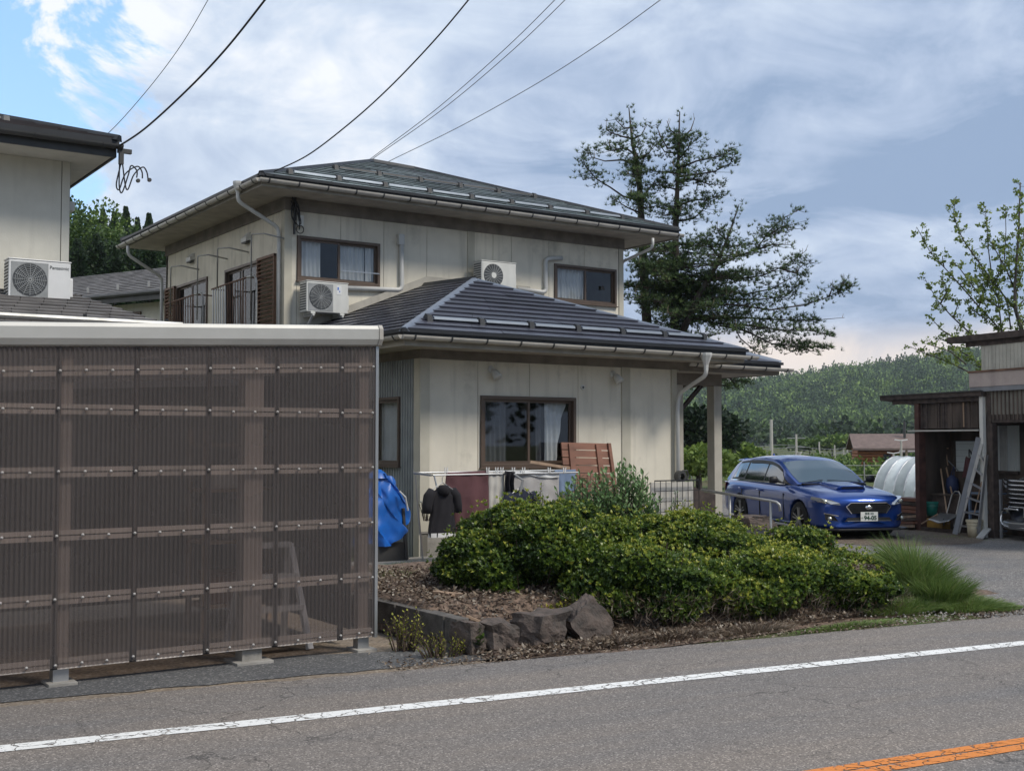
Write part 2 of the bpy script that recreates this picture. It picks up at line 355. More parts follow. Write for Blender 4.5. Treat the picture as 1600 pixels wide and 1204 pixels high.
# ------------------------------------------------------------------ ground, road, driveway
def ss(x, a, b): t = min(1, max(0, (x-a)/(b-a))); return t*t*(3-2*t)
def gz(x, y):
    h = -.17*ss(x, 11, 15)*ss(y, 8.5, 12.5)
    return h - .15*ss(math.hypot(x, y), 30, 60)
def speckle(name, base, dark, light, crack=0., scale=140, rough=.85, blot=(1, 1, 1), crackscale=1.3, bump=.5, tracks=False):
    m = bpy.data.materials.new(name); m.use_nodes = True; t = m.node_tree; N = t.nodes; L = t.links; b = N['Principled BSDF']
    b.inputs['Roughness'].default_value = rough; b.inputs['Specular IOR Level'].default_value = .35
    tcn = N.new('ShaderNodeTexCoord')
    v = N.new('ShaderNodeTexVoronoi'); v.inputs['Scale'].default_value = scale; L.new(tcn.outputs['Object'], v.inputs['Vector'])
    s = N.new('ShaderNodeSeparateColor'); L.new(v.outputs['Color'], s.inputs[0])
    r = N.new('ShaderNodeValToRGB'); L.new(s.outputs[0], r.inputs[0]); e = r.color_ramp.elements
    e[0].position = 0; e[0].color = (*dark, 1); e[1].position = 1; e[1].color = (*light, 1); k = e.new(.3); k.color = (*base, 1); k = e.new(.78); k.color = (*base, 1)
    n = N.new('ShaderNodeTexNoise'); n.inputs['Scale'].default_value = .9; n.inputs['Detail'].default_value = 7; n.inputs['Roughness'].default_value = .6; mpt = N.new('ShaderNodeMapping'); L.new(tcn.outputs['Object'], mpt.inputs[0]); L.new(mpt.outputs[0], n.inputs['Vector'])
    if tracks: mpt.vector_type = 'TEXTURE'; mpt.inputs['Rotation'].default_value = (0, 0, R(-8.74)); mpt.inputs['Scale'].default_value = (5.5, .8, 1)
    mr = N.new('ShaderNodeMapRange'); L.new(n.outputs[0], mr.inputs[0]); mr.inputs[1].default_value = .32; mr.inputs[2].default_value = .68; mr.inputs[3].default_value = 0; mr.inputs[4].default_value = 1
    mm = N.new('ShaderNodeMix'); mm.data_type = 'RGBA'; L.new(mr.outputs[0], mm.inputs[0]); mm.inputs[6].default_value = (.78, .80, .84, 1); mm.inputs[7].default_value = (*blot, 1)
    x = N.new('ShaderNodeMix'); x.data_type = 'RGBA'; x.blend_type = 'MULTIPLY'; x.inputs[0].default_value = 1; L.new(r.outputs[0], x.inputs[6]); L.new(mm.outputs[2], x.inputs[7])
    out = x.outputs[2]; hgt = s.outputs[0]
    if crack:
        d = N.new('ShaderNodeTexNoise'); d.inputs['Scale'].default_value = 3; d.inputs['Detail'].default_value = 5; L.new(tcn.outputs['Object'], d.inputs['Vector'])
        a = N.new('ShaderNodeVectorMath'); a.operation = 'SCALE'; L.new(d.outputs['Color'], a.inputs[0]); a.inputs['Scale'].default_value = .5
        a2 = N.new('ShaderNodeVectorMath'); L.new(tcn.outputs['Object'], a2.inputs[0]); L.new(a.outputs[0], a2.inputs[1])
        c = N.new('ShaderNodeTexVoronoi'); c.feature = 'DISTANCE_TO_EDGE'; c.inputs['Scale'].default_value = crackscale; L.new(a2.outputs[0], c.inputs['Vector'])
        cr2 = N.new('ShaderNodeMapRange'); L.new(c.outputs['Distance'], cr2.inputs[0]); cr2.inputs[1].default_value = .002; cr2.inputs[2].default_value = .011; cr2.inputs[3].default_value = 1; cr2.inputs[4].default_value = 0
        g = N.new('ShaderNodeTexNoise'); g.inputs['Scale'].default_value = .6; L.new(tcn.outputs['Object'], g.inputs['Vector'])
        gm = N.new('ShaderNodeMapRange'); L.new(g.outputs[0], gm.inputs[0]); gm.inputs[1].default_value = .42; gm.inputs[2].default_value = .58
        k = N.new('ShaderNodeMath'); k.operation = 'MULTIPLY'; L.new(cr2.outputs[0], k.inputs[0]); L.new(gm.outputs[0], k.inputs[1])
        k2 = N.new('ShaderNodeMath'); k2.operation = 'MULTIPLY'; L.new(k.outputs[0], k2.inputs[0]); k2.inputs[1].default_value = crack
        y = N.new('ShaderNodeMix'); y.data_type = 'RGBA'; L.new(k2.outputs[0], y.inputs[0]); L.new(out, y.inputs[6]); y.inputs[7].default_value = (.02, .02, .02, 1); out = y.outputs[2]
        sb = N.new('ShaderNodeMath'); sb.operation = 'SUBTRACT'; L.new(hgt, sb.inputs[0]); L.new(k2.outputs[0], sb.inputs[1]); hgt = sb.outputs[0]
    L.new(out, b.inputs['Base Color'])
    bp = N.new('ShaderNodeBump'); bp.inputs['Strength'].default_value = bump; bp.inputs['Distance'].default_value = .006; L.new(hgt, bp.inputs['Height']); L.new(bp.outputs[0], b.inputs['Normal'])
    return m
ASPH = speckle('asphalt', (.178, .167, .157), (.09, .087, .085), (.38, .36, .34), crack=.55, scale=120, blot=(1.16, 1.06, .97), tracks=True)
ASPH2 = speckle('asphalt_old', (.18, .172, .165), (.08, .08, .08), (.40, .39, .37), crack=.35, scale=70, blot=(1.1, 1.05, 1.0), crackscale=.8, bump=.9)
YARD = speckle('yard', (.24, .195, .15), (.12, .10, .08), (.34, .30, .25), scale=60, blot=(1.05, 1, .92))
DARKSTRIP = speckle('ground_dark', (.10, .10, .10), (.06, .06, .06), (.26, .25, .24), scale=80)
DIRT = speckle('dirt', (.15, .115, .085), (.07, .05, .04), (.30, .25, .19), scale=45, bump=1.)
def paint(name, col):
    m = bpy.data.materials.new(name); m.use_nodes = True; t = m.node_tree; N = t.nodes; L = t.links; b = N['Principled BSDF']
    b.inputs['Roughness'].default_value = .6; tcn = N.new('ShaderNodeTexCoord')
    n = N.new('ShaderNodeTexNoise'); n.inputs['Scale'].default_value = 28; n.inputs['Detail'].default_value = 8; n.inputs['Roughness'].default_value = .75; L.new(tcn.outputs['Object'], n.inputs['Vector'])
    r = N.new('ShaderNodeMapRange'); L.new(n.outputs[0], r.inputs[0]); r.inputs[1].default_value = .35; r.inputs[2].default_value = .44
    d = N.new('ShaderNodeTexNoise'); d.inputs['Scale'].default_value = 6; d.inputs['Detail'].default_value = 4; L.new(tcn.outputs['Object'], d.inputs['Vector'])
    sc_ = N.new('ShaderNodeVectorMath'); sc_.operation = 'SCALE'; sc_.inputs['Scale'].default_value = .25; L.new(d.outputs['Color'], sc_.inputs[0])
    ad = N.new('ShaderNodeVectorMath'); L.new(tcn.outputs['Object'], ad.inputs[0]); L.new(sc_.outputs[0], ad.inputs[1])
    c = N.new('ShaderNodeTexVoronoi'); c.feature = 'DISTANCE_TO_EDGE'; c.inputs['Scale'].default_value = 5; L.new(ad.outputs[0], c.inputs['Vector'])
    cr2 = N.new('ShaderNodeMapRange'); L.new(c.outputs['Distance'], cr2.inputs[0]); cr2.inputs[1].default_value = .008; cr2.inputs[2].default_value = .03
    mu = N.new('ShaderNodeMath'); mu.operation = 'MULTIPLY'; L.new(r.outputs[0], mu.inputs[0]); L.new(cr2.outputs[0], mu.inputs[1])
    mx = N.new('ShaderNodeMix'); mx.data_type = 'RGBA'; L.new(n.outputs[0], mx.inputs[0]); mx.inputs[6].default_value = (*[c_*.8 for c_ in col], 1); mx.inputs[7].default_value = (*[min(.95, c_*1.1) for c_ in col], 1); L.new(mx.outputs[2], b.inputs['Base Color'])
    tr = N.new('ShaderNodeBsdfTransparent'); ms = N.new('ShaderNodeMixShader'); L.new(mu.outputs[0], ms.inputs[0]); L.new(tr.outputs[0], ms.inputs[1]); L.new(b.outputs[0], ms.inputs[2]); L.new(ms.outputs[0], N['Material Output'].inputs[0])
    return m
PW = paint('line_white', (.80, .80, .78)); PO = paint('line_orange', (.66, .22, .035))

m = bpy.data.materials.new('ground'); m.use_nodes = True; t = m.node_tree; N = t.nodes; L = t.links; b = N['Principled BSDF']; b.inputs['Roughness'].default_value = .95; b.inputs['Specular IOR Level'].default_value = .2
tcn = N.new('ShaderNodeTexCoord'); n = N.new('ShaderNodeTexNoise'); n.inputs['Scale'].default_value = .35; n.inputs['Detail'].default_value = 10; n.inputs['Roughness'].default_value = .7; L.new(tcn.outputs['Object'], n.inputs['Vector'])
r = N.new('ShaderNodeValToRGB'); L.new(n.outputs[0], r.inputs[0]); e = r.color_ramp.elements; e[0].position = .36; e[0].color = (.10, .075, .05, 1); e[1].position = .6; e[1].color = (.065, .10, .028, 1)
k = e.new(.47); k.color = (.09, .10, .04, 1); L.new(r.outputs[0], b.inputs['Base Color'])
bp = N.new('ShaderNodeBump'); n2 = N.new('ShaderNodeTexNoise'); n2.inputs['Scale'].default_value = 30; n2.inputs['Detail'].default_value = 6; L.new(tcn.outputs['Object'], n2.inputs['Vector']); L.new(n2.outputs[0], bp.inputs['Height']); bp.inputs['Strength'].default_value = .8; bp.inputs['Distance'].default_value = .03; L.new(bp.outputs[0], b.inputs['Normal'])
GROUND = m
xs = [-1500, -700, -300, -120, -60]+list(range(-30, 61, 2))+[80, 120, 200, 400, 800, 1600]
mb = MB(); ys = [-300, -100, -40]+list(range(-20, 61, 2))+[80, 120, 200, 400, 800, 1600]
mb.v = [Vector((x, y, gz(x, y)-.03)) for x in xs for y in ys]; ny = len(ys)
mb.f = [(i*ny+j, (i+1)*ny+j, (i+1)*ny+j+1, i*ny+j+1) for i in range(len(xs)-1) for j in range(ny-1)]
mb.build('ground', GROUND, kind='structure')

RU = Vector((.9884, -.152, 0)); RN = Vector((.152, .9884, 0)); RO = Vector((4.37, 6.39, 0))
def road_sheet(name, mat, n0, n1, z, s0=-45, s1=70, step=1., wob=0.):
    mb = MB(); k = int((s1-s0)/step)
    def fn(u, v):
        s = s0+(s1-s0)*u; e = (noise.noise(Vector((s*.9, 3, 0)))*.6+noise.noise(Vector((s*4, 7, 0)))*.3)*wob if v == 1 else 0
        p = RO+RU*s+RN*(n0+(n1-n0)*v+e); return (p.x, p.y, z)
    mb.grid(fn, k, 1); return mb.build(name, mat, kind='structure')
road_sheet('road', ASPH, -12.5, 1.12, 0, step=.15, wob=.10)
road_sheet('edge_line', PW, -.075, .075, .004)
road_sheet('centre_line', PO, -2.385, -2.30, .004); road_sheet('centre_line', PO, -2.285, -2.20, .004)
road_sheet('edge_line', PW, -4.9, -4.75, .004)
# yard between the road and the carport, darker ground strip in front of the posts
def sheet(name, mat, pts, z, kind='structure'):
    mb = MB(); mb.poly([(x, y, z) for x, y in pts]); return mb.build(name, mat, kind=kind)
sheet('yard', YARD, [(-14, 10.4), (-14, 30), (5.2, 30), (5.2, 13.0), (5.0, 9.0), (4.9, 7.2), (-14, 10)], -.008)
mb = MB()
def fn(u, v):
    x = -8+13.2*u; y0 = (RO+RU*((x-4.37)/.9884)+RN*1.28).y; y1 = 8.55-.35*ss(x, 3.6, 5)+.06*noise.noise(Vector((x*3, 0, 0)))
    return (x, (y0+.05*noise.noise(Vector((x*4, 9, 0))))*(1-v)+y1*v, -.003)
mb.grid(fn, 80, 1); mb.build('dark_ground_strip', DARKSTRIP, kind='structure')
# driveway
mb = MB()
def fn(u, v):
    y = 5.9+34*v; xl = 10.0+1.6*ss(y, 6.5, 9)+.5*ss(y, 9, 12)+.12*noise.noise(Vector((y*2, 1, 0))); x = xl+(30-xl)*u
    return (x, y-(0 if v else 0), gz(x, y)-.006+.02*ss(y, 7.5, 9))
mb.grid(fn, 40, 80); mb.build('driveway', ASPH2, kind='structure')
# concrete pad by the house
mb = MB(); mb.box((6.9, 13.3, -.05), (13.3, 14.2, .06)); mb.build('concrete_step', CONC, kind='structure', bevel=.01)
mb = MB(); mb.box((12.9, 14.2, -.2), (15.0, 17.5, .02)); mb.build('porch_floor', CONC, kind='structure', bevel=.01)
# bare earth apron in front of the tool shed
mb = MB(); aps = [(1262, 838), (1300, 826), (1380, 818), (1440, 806), (1500, 812), (1541, 836), (1536, 846), (1500, 849), (1440, 851), (1380, 853), (1320, 850)]
ap = [onz(x, y, -.150) for x, y in aps]; ap2 = []
for a, b_ in zip(ap, ap[1:]+ap[:1]):
    for j in range(14): p = a.lerp(b_, j/14); ap2.append(p+Vector((noise.noise(p*3)*.22+noise.noise(p*9)*.08, noise.noise(p*3+Vector((7, 7, 7)))*.22, 0)))
mb.poly(ap2); mb.build('earth_apron', DIRT, kind='structure')
# garden bed
def bed(x, y):
    front = 8.06-.38*ss(x, 6.3, 8.2)-.1*ss(x, 8, 10.5); back = 12.6
    h = .30*ss(y, front, front+.55)*(1-ss(y, 11.5, back+.6))*ss(x, 4.85, 5.0)*(1-.9*ss(x, 10.2, 11.4))
    return h
mb = MB()
def fn(u, v):
    x = 4.88+6.8*u; y = 7.30+5.95*v
    n_ = noise.noise(Vector((x*2.5, y*2.5, 0)))*.035+noise.noise(Vector((x*9, y*9, 4)))*.012
    h = bed(x, y); return (x, y, -.02+h+(n_ if h > .01 else 0)+.012*(h > 0))
mb.grid(fn, 120, 100); mb.build('garden_bed', LITTER, smooth=True, kind='structure')
def bedz(x, y): return max(bed(x, y), 0)

# ------------------------------------------------------------------ distant hills
HILLM = M('hill', (.035, .055, .02), .95, var=.3, vs=.05)
def ridge_y(px):   # skyline in the photo
    pts = [(-900, 560), (0, 600), (600, 640), (1000, 640), (1080, 628), (1130, 618), (1200, 611), (1260, 607), (1300, 597), (1370, 588), (1420, 583), (1450, 576), (1520, 565), (1600, 560), (1900, 540), (2600, 560)]
    for (a, ya), (b_, yb) in zip(pts, pts[1:]):
        if a <= px <= b_: return ya+(yb-ya)*(px-a)/(b_-a)
    return 600
def hill_pt(px, v):
    """v 0 foot, 1 ridge, up to 1.4 behind it"""
    t_ = 430+330*v; zt = 1.65+(688-ridge_y(px))/F*760
    z = -1+(zt+1)*(min(v, 1)**.85) + (0 if v <= 1 else -(v-1)*40)
    z += 4.5*noise.noise(Vector((px/70., v*4, 2)))*min(1, v*3)*(1 if v < .8 else max(0, 1-(v-.8)*5))
    r_ = ray(px, 688-0); p = EYE+r_*t_; return Vector((p.x, p.y, z))
mb = MB(); mb.grid(lambda u, v: hill_pt(-900+3300*u, v*1.4), 110, 24); mb.build('hill', HILLM, smooth=True, kind='structure')
LF_FAR = leafmat('leaf_far', [(0, (.02, .05, .02)), (.35, (.055, .11, .035)), (.6, (.12, .20, .05)), (.85, (.20, .30, .065)), (1, (.28, .38, .10))], rough=.7, trans=.15)
def tree_cloud(base, h, r, kind, nl, tint, ls):
    """leaf faces for one background tree; returns arrays"""
    if kind == 'con':
        t_ = np.random.rand(nl)**.75; a = np.random.rand(nl)*2*np.pi; rr = r*(1-t_)*(.55+.45*np.random.rand(nl))+.03*r
        lay = (.72+.22*np.sin(t_*34+a))*(1+.28*np.sin(a*4+t_*19)); ls = ls*.8
        P = np.stack([np.cos(a)*rr*lay, np.sin(a)*rr*lay, h*(.12+.88*t_)], 1); D = np.stack([np.cos(a), np.sin(a), -.25+.3*np.random.rand(nl)], 1); D[t_ > .93] = (0, 0, 1)
    else:
        U = rand_unit(nl); U[:, 2] = np.abs(U[:, 2])*1.0-.25*np.random.rand(nl); q = 1+.30*np.sin(U[:, 0]*5+base[0])*np.cos(U[:, 1]*4+base[1])+.18*np.sin(U[:, 2]*9+U[:, 0]*7+base[1])
        q *= (.72+.28*np.random.rand(nl)**.5); P = U*q[:, None]*np.array([r, r, h*.5]); P[:, 2] += h*.5; D = U+.8*rand_unit(nl)
    S = rand_unit(nl); L_ = ls*(.6+.8*np.random.rand(nl)); T = np.clip(tint+.13*np.random.randn(nl), 0, 1)
    return P+np.array(base), D, S, L_, L_*.75, T
def cloud_obj(parts, name, mat, parent=None, kind=None, tri=False):
    A = [np.concatenate([p[i] for p in parts]) for i in range(6)]
    if parent is not None: A[0] = A[0]-np.array(org(parent))
    return link(name, leaf_mesh(name, *A, tri=tri), mat, parent, kind=kind)
parts = []; rnd = random.Random(3)
v = .0
while v < 1.16:
    n_ = 105
    for i in range(n_ if v else 220):
        px = rnd.uniform(1000, 1680); vv = v+rnd.uniform(0, .05)
        if px > 1535 and vv > .1: continue
        p = hill_pt(px, min(vv, 1.3)); band = noise.noise(Vector((px/60, vv*5, 8)))
        con = rnd.random() < (.62 if band > .02 else .22)
        if con: parts.append(tree_cloud(p-Vector((0, 0, 1)), rnd.uniform(10, 15), rnd.uniform(2.4, 3.4), 'con', 130, rnd.uniform(.05, .30), 1.2))
        else:
            parts.append(tree_cloud(p-Vector((0, 0, 1)), rnd.uniform(8, 13), rnd.uniform(4.5, 7.5), 'dec', 210, rnd.uniform(.22, .78)+(.2 if rnd.random() < .07 else 0), 1.15))
    v += .05
# low wood on the rest of the skyline, mostly out of frame or behind the houses
for i in range(700):
    px = rnd.choice((rnd.uniform(-850, 1000), rnd.uniform(1680, 2350))); vv = rnd.uniform(.2, 1.1); p = hill_pt(px, vv)
    parts.append(tree_cloud(p-Vector((0, 0, 1)), rnd.uniform(7, 11), rnd.uniform(3, 5), rnd.choice(('con', 'dec')), 45, rnd.uniform(.1, .55), 2.0))
o = cloud_obj(parts, 'hill_forest', LF_FAR, kind='stuff'); tag(o, 'mixed green forest covering the distant hill', 'forest')
# ------------------------------------------------------------------ carport with corrugated panels
cp = thing('carport', 'pale beamed carport closed with brown translucent corrugated sheets beside the road', 'carport', (1.5, 8.45, 0))
YP = 8.40
def ctop(x): return 2.273+.045*(x-1.62)        # underside of the front beam
X0, X1 = -3.3, 4.43
mb = MB()
prof = [(0, 0), (-.03, .01), (-.055, .055), (-.055, .135), (-.035, .165), (.14, .17), (.14, .0)]
pts = lambda x: [(x, YP+dy, ctop(x)+dz) for dy, dz in prof]
n = len(mb.v); mb.v += [Vector(p) for p in pts(X0)]+[Vector(p) for p in pts(X1)]; k = len(prof)
mb.f += [tuple(range(k))[::-1], tuple(range(k, 2*k))]+[(i, (i+1) % k, k+(i+1) % k, k+i) for i in range(k)]
mb.build('beam', WBEAM, cp, bevel=.004)
mb = MB(); pe = [(X1, YP+dy*1.15, ctop(X1)+dz*1.04-.003) for dy, dz in prof]; mb.prism(pe, (.035, 0, 0)); mb.build('beam_end_cap', GUTTER, cp, bevel=.004)
# roof sheet behind the beam, posts, purlins
mb = MB(); ROOFY = 11.4
mb.hexa([(X0, YP+.15, ctop(X0)+.06), (X1-.02, YP+.15, ctop(X1)+.06), (X1-.02, ROOFY, ctop(X1)-.16), (X0, ROOFY, ctop(X0)-.16), (X0, YP+.15, ctop(X0)+.075), (X1-.02, YP+.15, ctop(X1)+.075), (X1-.02, ROOFY, ctop(X1)-.145), (X0, ROOFY, ctop(X0)-.145)])
BROWNP = bpy.data.materials.new('brown_polycarbonate'); BROWNP.use_nodes = True; t = BROWNP.node_tree; N = t.nodes; L = t.links; N.clear()
o_ = N.new('ShaderNodeOutputMaterial'); tr = N.new('ShaderNodeBsdfTransparent'); tr.inputs[0].default_value = (.72, .67, .66, 1)
df = N.new('ShaderNodeBsdfPrincipled'); df.inputs['Base Color'].default_value = (.160, .143, .138, 1); df.inputs['Roughness'].default_value = .32
tl = N.new('ShaderNodeBsdfTranslucent'); tl.inputs[0].default_value = (.20, .18, .175, 1)
a1 = N.new('ShaderNodeMixShader'); a1.inputs[0].default_value = .3; L.new(df.outputs[0], a1.inputs[1]); L.new(tl.outputs[0], a1.inputs[2])
tcn = N.new('ShaderNodeTexCoord'); ns = N.new('ShaderNodeTexNoise'); ns.inputs['Scale'].default_value = 1.6; ns.inputs['Detail'].default_value = 5; L.new(tcn.outputs['Object'], ns.inputs['Vector'])
mr = N.new('ShaderNodeMapRange'); L.new(ns.outputs[0], mr.inputs[0]); mr.inputs[1].default_value = .3; mr.inputs[2].default_value = .7; mr.inputs[3].default_value = .50; mr.inputs[4].default_value = .60
a2 = N.new('ShaderNodeMixShader'); L.new(mr.outputs[0], a2.inputs[0]); L.new(tr.outputs[0], a2.inputs[1]); L.new(a1.outputs[0], a2.inputs[2]); L.new(a2.outputs[0], o_.inputs[0])
mb.build('roof_sheet', BROWNP, cp)
PX = [(-2.15, .11), (-.75, .09), (.62, .11), (2.06, .10), (3.43, .15), (4.355, .09)]
CPOST = M('carport_post', (.50, .44, .39), .5, metal=.2, var=.05)
for x, wd in PX:
    mb = MB(); mb.box((x-wd/2, YP+.045, .02), (x+wd/2, YP+.045+wd*.9, ctop(x))); p = mb.build('post', CPOST, cp, bevel=.004)
    mb = MB(); mb.box((x-wd/2-.002, YP+.043, .015), (x+wd/2+.002, YP+.047+wd*.9, .135)); mb.build('post_foot', ALU if wd < .12 else CONC, cp)
    mb = MB(); mb.box((x-wd*.95, YP-.03, -.02), (x+wd*.95, YP+.06+wd*1.3, .016)); mb.build('base_plate', CONC, cp, bevel=.003)
for x in (-2.15, 1.0, 4.34):
    mb = MB(); mb.box((x-.05, ROOFY-.15, -.02), (x+.05, ROOFY-.05, ctop(x)-.17)); mb.build('post', ALU, cp, bevel=.004)
for y in (9.2, 10.0, 10.8):
    z = -.02-(y-YP-.15)*.075; mb = MB(); mb.bar((X0, y, ctop(X0)+z), (X1-.03, y, ctop(X1)+z), .045, .06); mb.build('purlin', ALU, cp)
# six rails, each a pair of timber strips behind the sheet
RAILM = M('rail_pale', (.80, .73, .65), .7, var=.1)
ROWS = [.14, .575, 1.005, 1.435, 1.865]
def rowz(i, x): return ROWS[i] if i < 5 else 2.115+.045*(x-1.79)
for i in range(6):
    for dz in (.020, -.020):
        mb = MB(); mb.bar((X0, YP+.025, rowz(i, X0)+dz), (X1-.02, YP+.025, rowz(i, X1)+dz), .03, .030); mb.build('rail', RAILM, cp)
# corrugated sheets, each a part: 18 mm deep waves, overlapping at seams
SE = [-3.3, -2.77, -2.24, -1.71, -1.18, -.65, -.12, .41, .94, 1.46, 1.99, 2.52, 3.05, 3.58, 4.12, 4.43]
for a, b_ in zip(SE, SE[1:]):
    mb = MB(); pit = .0325; k = int((b_-a+.03)/pit*6); k2 = 6; off = 0.0 if int(a*10) % 2 else .003
    def fn(u, v):
        x = a+(b_-a+.03)*u; z0 = .115; z1 = ctop(x)+.01
        return (x, YP-off+.0065*math.sin(2*math.pi*x/pit)+.004*noise.noise(Vector((x*2, v*3, 1))), z0+(z1-z0)*v)
    mb.grid(fn, k, 5); mb.build('corrugated_panel', BROWNP, cp, smooth=True, fix=False)
# dark strips where sheets lap
LAP = M('lap_strip', (.10, .08, .076), .6)
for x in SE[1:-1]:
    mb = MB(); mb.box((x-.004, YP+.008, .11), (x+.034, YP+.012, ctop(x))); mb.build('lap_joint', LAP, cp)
    mb = MB(); mb.box((x-.01, YP+.0075, .105), (x+.038, YP+.0155, .20)); mb.build('lap_tape', CABLE, cp)
# screws with pale washers
SCREW = M('screw_cap', (.42, .40, .38), .35, metal=.2)
mb = MB(); mb.lathe([(0, -.010), (.005, -.010), (.006, -.005), (.011, -.003), (.011, .0)], n=10, axis='y'); sm = mb.mesh('screw')
xsn = []
for a, b_ in zip(SE, SE[1:]):
    xsn += [a+.015]+([a+(b_-a)*.36, a+(b_-a)*.69] if b_-a > .4 else [a+.17])
xsn.append(4.40)
for i in range(6):
    for x in xsn:
        if x < .2: continue
        o = link('screw', sm, SCREW, cp, smooth=True); o.location = Vector((x+random.uniform(-.006, .006), YP-.009, rowz(i, x)+random.uniform(-.005, .005)))-cp.location
mb = MB(); mb.box((X1-.005, YP-.012, .10), (X1+.02, YP+.03, ctop(X1))); mb.build('edge_trim', ALU, cp)
mb = MB(); mb.prism([(X0, ROOFY-.04, .12), (X1-.03, ROOFY-.04, .12), (X1-.03, ROOFY-.04, ctop(X1)-.18), (X0, ROOFY-.04, ctop(X0)-.18)], (0, .01, 0)); mb.prism([(X1-.04, YP+.35, .12), (X1-.04, ROOFY-.05, .12), (X1-.04, ROOFY-.05, ctop(X1)-.18), (X1-.04, YP+.35, ctop(X1)+.02)], (.01, 0, 0)); mb.build('added_dark_sheet', M('added_dark_sheet', (.05, .045, .045), .6), cp)  # back and side sheets added to darken the carport interior
# things kept inside the carport
t = thing('stepladder', 'aluminium stepladder seen through the brown sheets at the carport right end', 'stepladder', (3.78, 8.95, 0), local=True)
for s in (-1, 1):
    for y0, y1 in ((-.22, 0), (.30, .04)):
        mb = MB(); mb.bar((s*.25, y0, 0), (s*.17, y1, .82), .055, .03); mb.build('leg', WHITE, t)
for k in range(4):
    z = .08+k*.245; f_ = z/.82; mb = MB(); mb.box((-(.25-.08*f_), -.26+.22*f_, z-.02), (.25-.08*f_, -.16+.22*f_, z+.02)); mb.build('step', WHITE, t)
t = thing('storage_shelf', 'low wooden storage shelf behind the stepladder in the carport', 'shelf', (4.0, 10.2, 0), local=True)
for s in (-.38, .38):
    for d in (-.2, .2): mb = MB(); mb.box((s-.02, d-.02, 0), (s+.02, d+.02, 1.75)); mb.build('upright', WOODP, t)
for z in (.2, .75, 1.2, 1.6): mb = MB(); mb.box((-.40, -.22, z), (.40, .22, z+.025)); mb.build('shelf_board', WOODP, t)
for (x, z, w_, h_, mt, nm, lb) in ((-.1, 1.226, .4, .16, 'ACW', 'storage_box', 'pale box on the upper board of the carport shelf'), (.05, .776, .5, .2, 'CONC', 'storage_box', 'grey box on the middle board of the carport shelf'), (0, .226, .6, .25, 'WOODR', 'storage_box', 'reddish crate on the lowest board of the carport shelf')):
    q = thing(nm, lb, 'box', (4.0+x, 10.2, z), local=True); mb = MB(); mb.box((-w_/2, -.15, 0), (w_/2, .15, h_)); mb.build('body', globals()[mt], q, bevel=.01); mb = MB(); mb.box((-w_/2-.01, -.16, h_+.001), (w_/2+.01, .16, h_+.02)); mb.build('lid', globals()[mt], q)
# ------------------------------------------------------------------ wall, window and roof builders
def PT(ax, c, a, d, z): return (a, c+d, z) if ax == 'y' else (c+d, a, z)
def rects(a0, a1, z0, z1, holes):
    A = sorted({a0, a1, *[min(max(h[i], a0), a1) for h in holes for i in (0, 1)]}); Zs = sorted({z0, z1, *[min(max(h[i], z0), z1) for h in holes for i in (2, 3)]})
    out = []
    for p, q in zip(A, A[1:]):
        for r_, s in zip(Zs, Zs[1:]):
            cx, cz = (p+q)/2, (r_+s)/2
            if q-p > .004 and s-r_ > .004 and not any(h[0] < cx < h[1] and h[2] < cz < h[3] for h in holes): out.append((p, q, r_, s))
    return out
def wall(parent, ax, c, a0, a1, z0, z1, seams=(), holes=(), mat=None, thick=.12, name='wall', gap=.009, sgn=1):
    mat = mat or SIDING; mb = MB()
    for p, q, r_, s in rects(a0, a1, z0, z1, holes): mb.box(PT(ax, c, p, sgn*.014, r_), PT(ax, c, q, sgn*thick, s))
    w_ = mb.build(name, JOINT, parent)
    sx = [a0]+sorted(s for s in seams if a0 < s < a1)+[a1]
    for p, q in zip(sx, sx[1:]):
        todo = rects(p+gap/2, q-gap/2, z0+.004, z1-.004, holes)
        while todo:
            grp = [todo.pop()]; more = True
            while more:
                more = False
                for r in list(todo):
                    if any((abs(r[0]-g[1]) < 1e-6 or abs(r[1]-g[0]) < 1e-6) and min(r[3], g[3])-max(r[2], g[2]) > .01 or (abs(r[2]-g[3]) < 1e-6 or abs(r[3]-g[2]) < 1e-6) and min(r[1], g[1])-max(r[0], g[0]) > .01 for g in grp): grp.append(r); todo.remove(r); more = True
            mb = MB()
            for r in grp: mb.box(PT(ax, c, r[0], sgn*0, r[2]), PT(ax, c, r[1], sgn*.0135, r[3]))
            mb.build('siding_panel', mat, w_)
    return w_
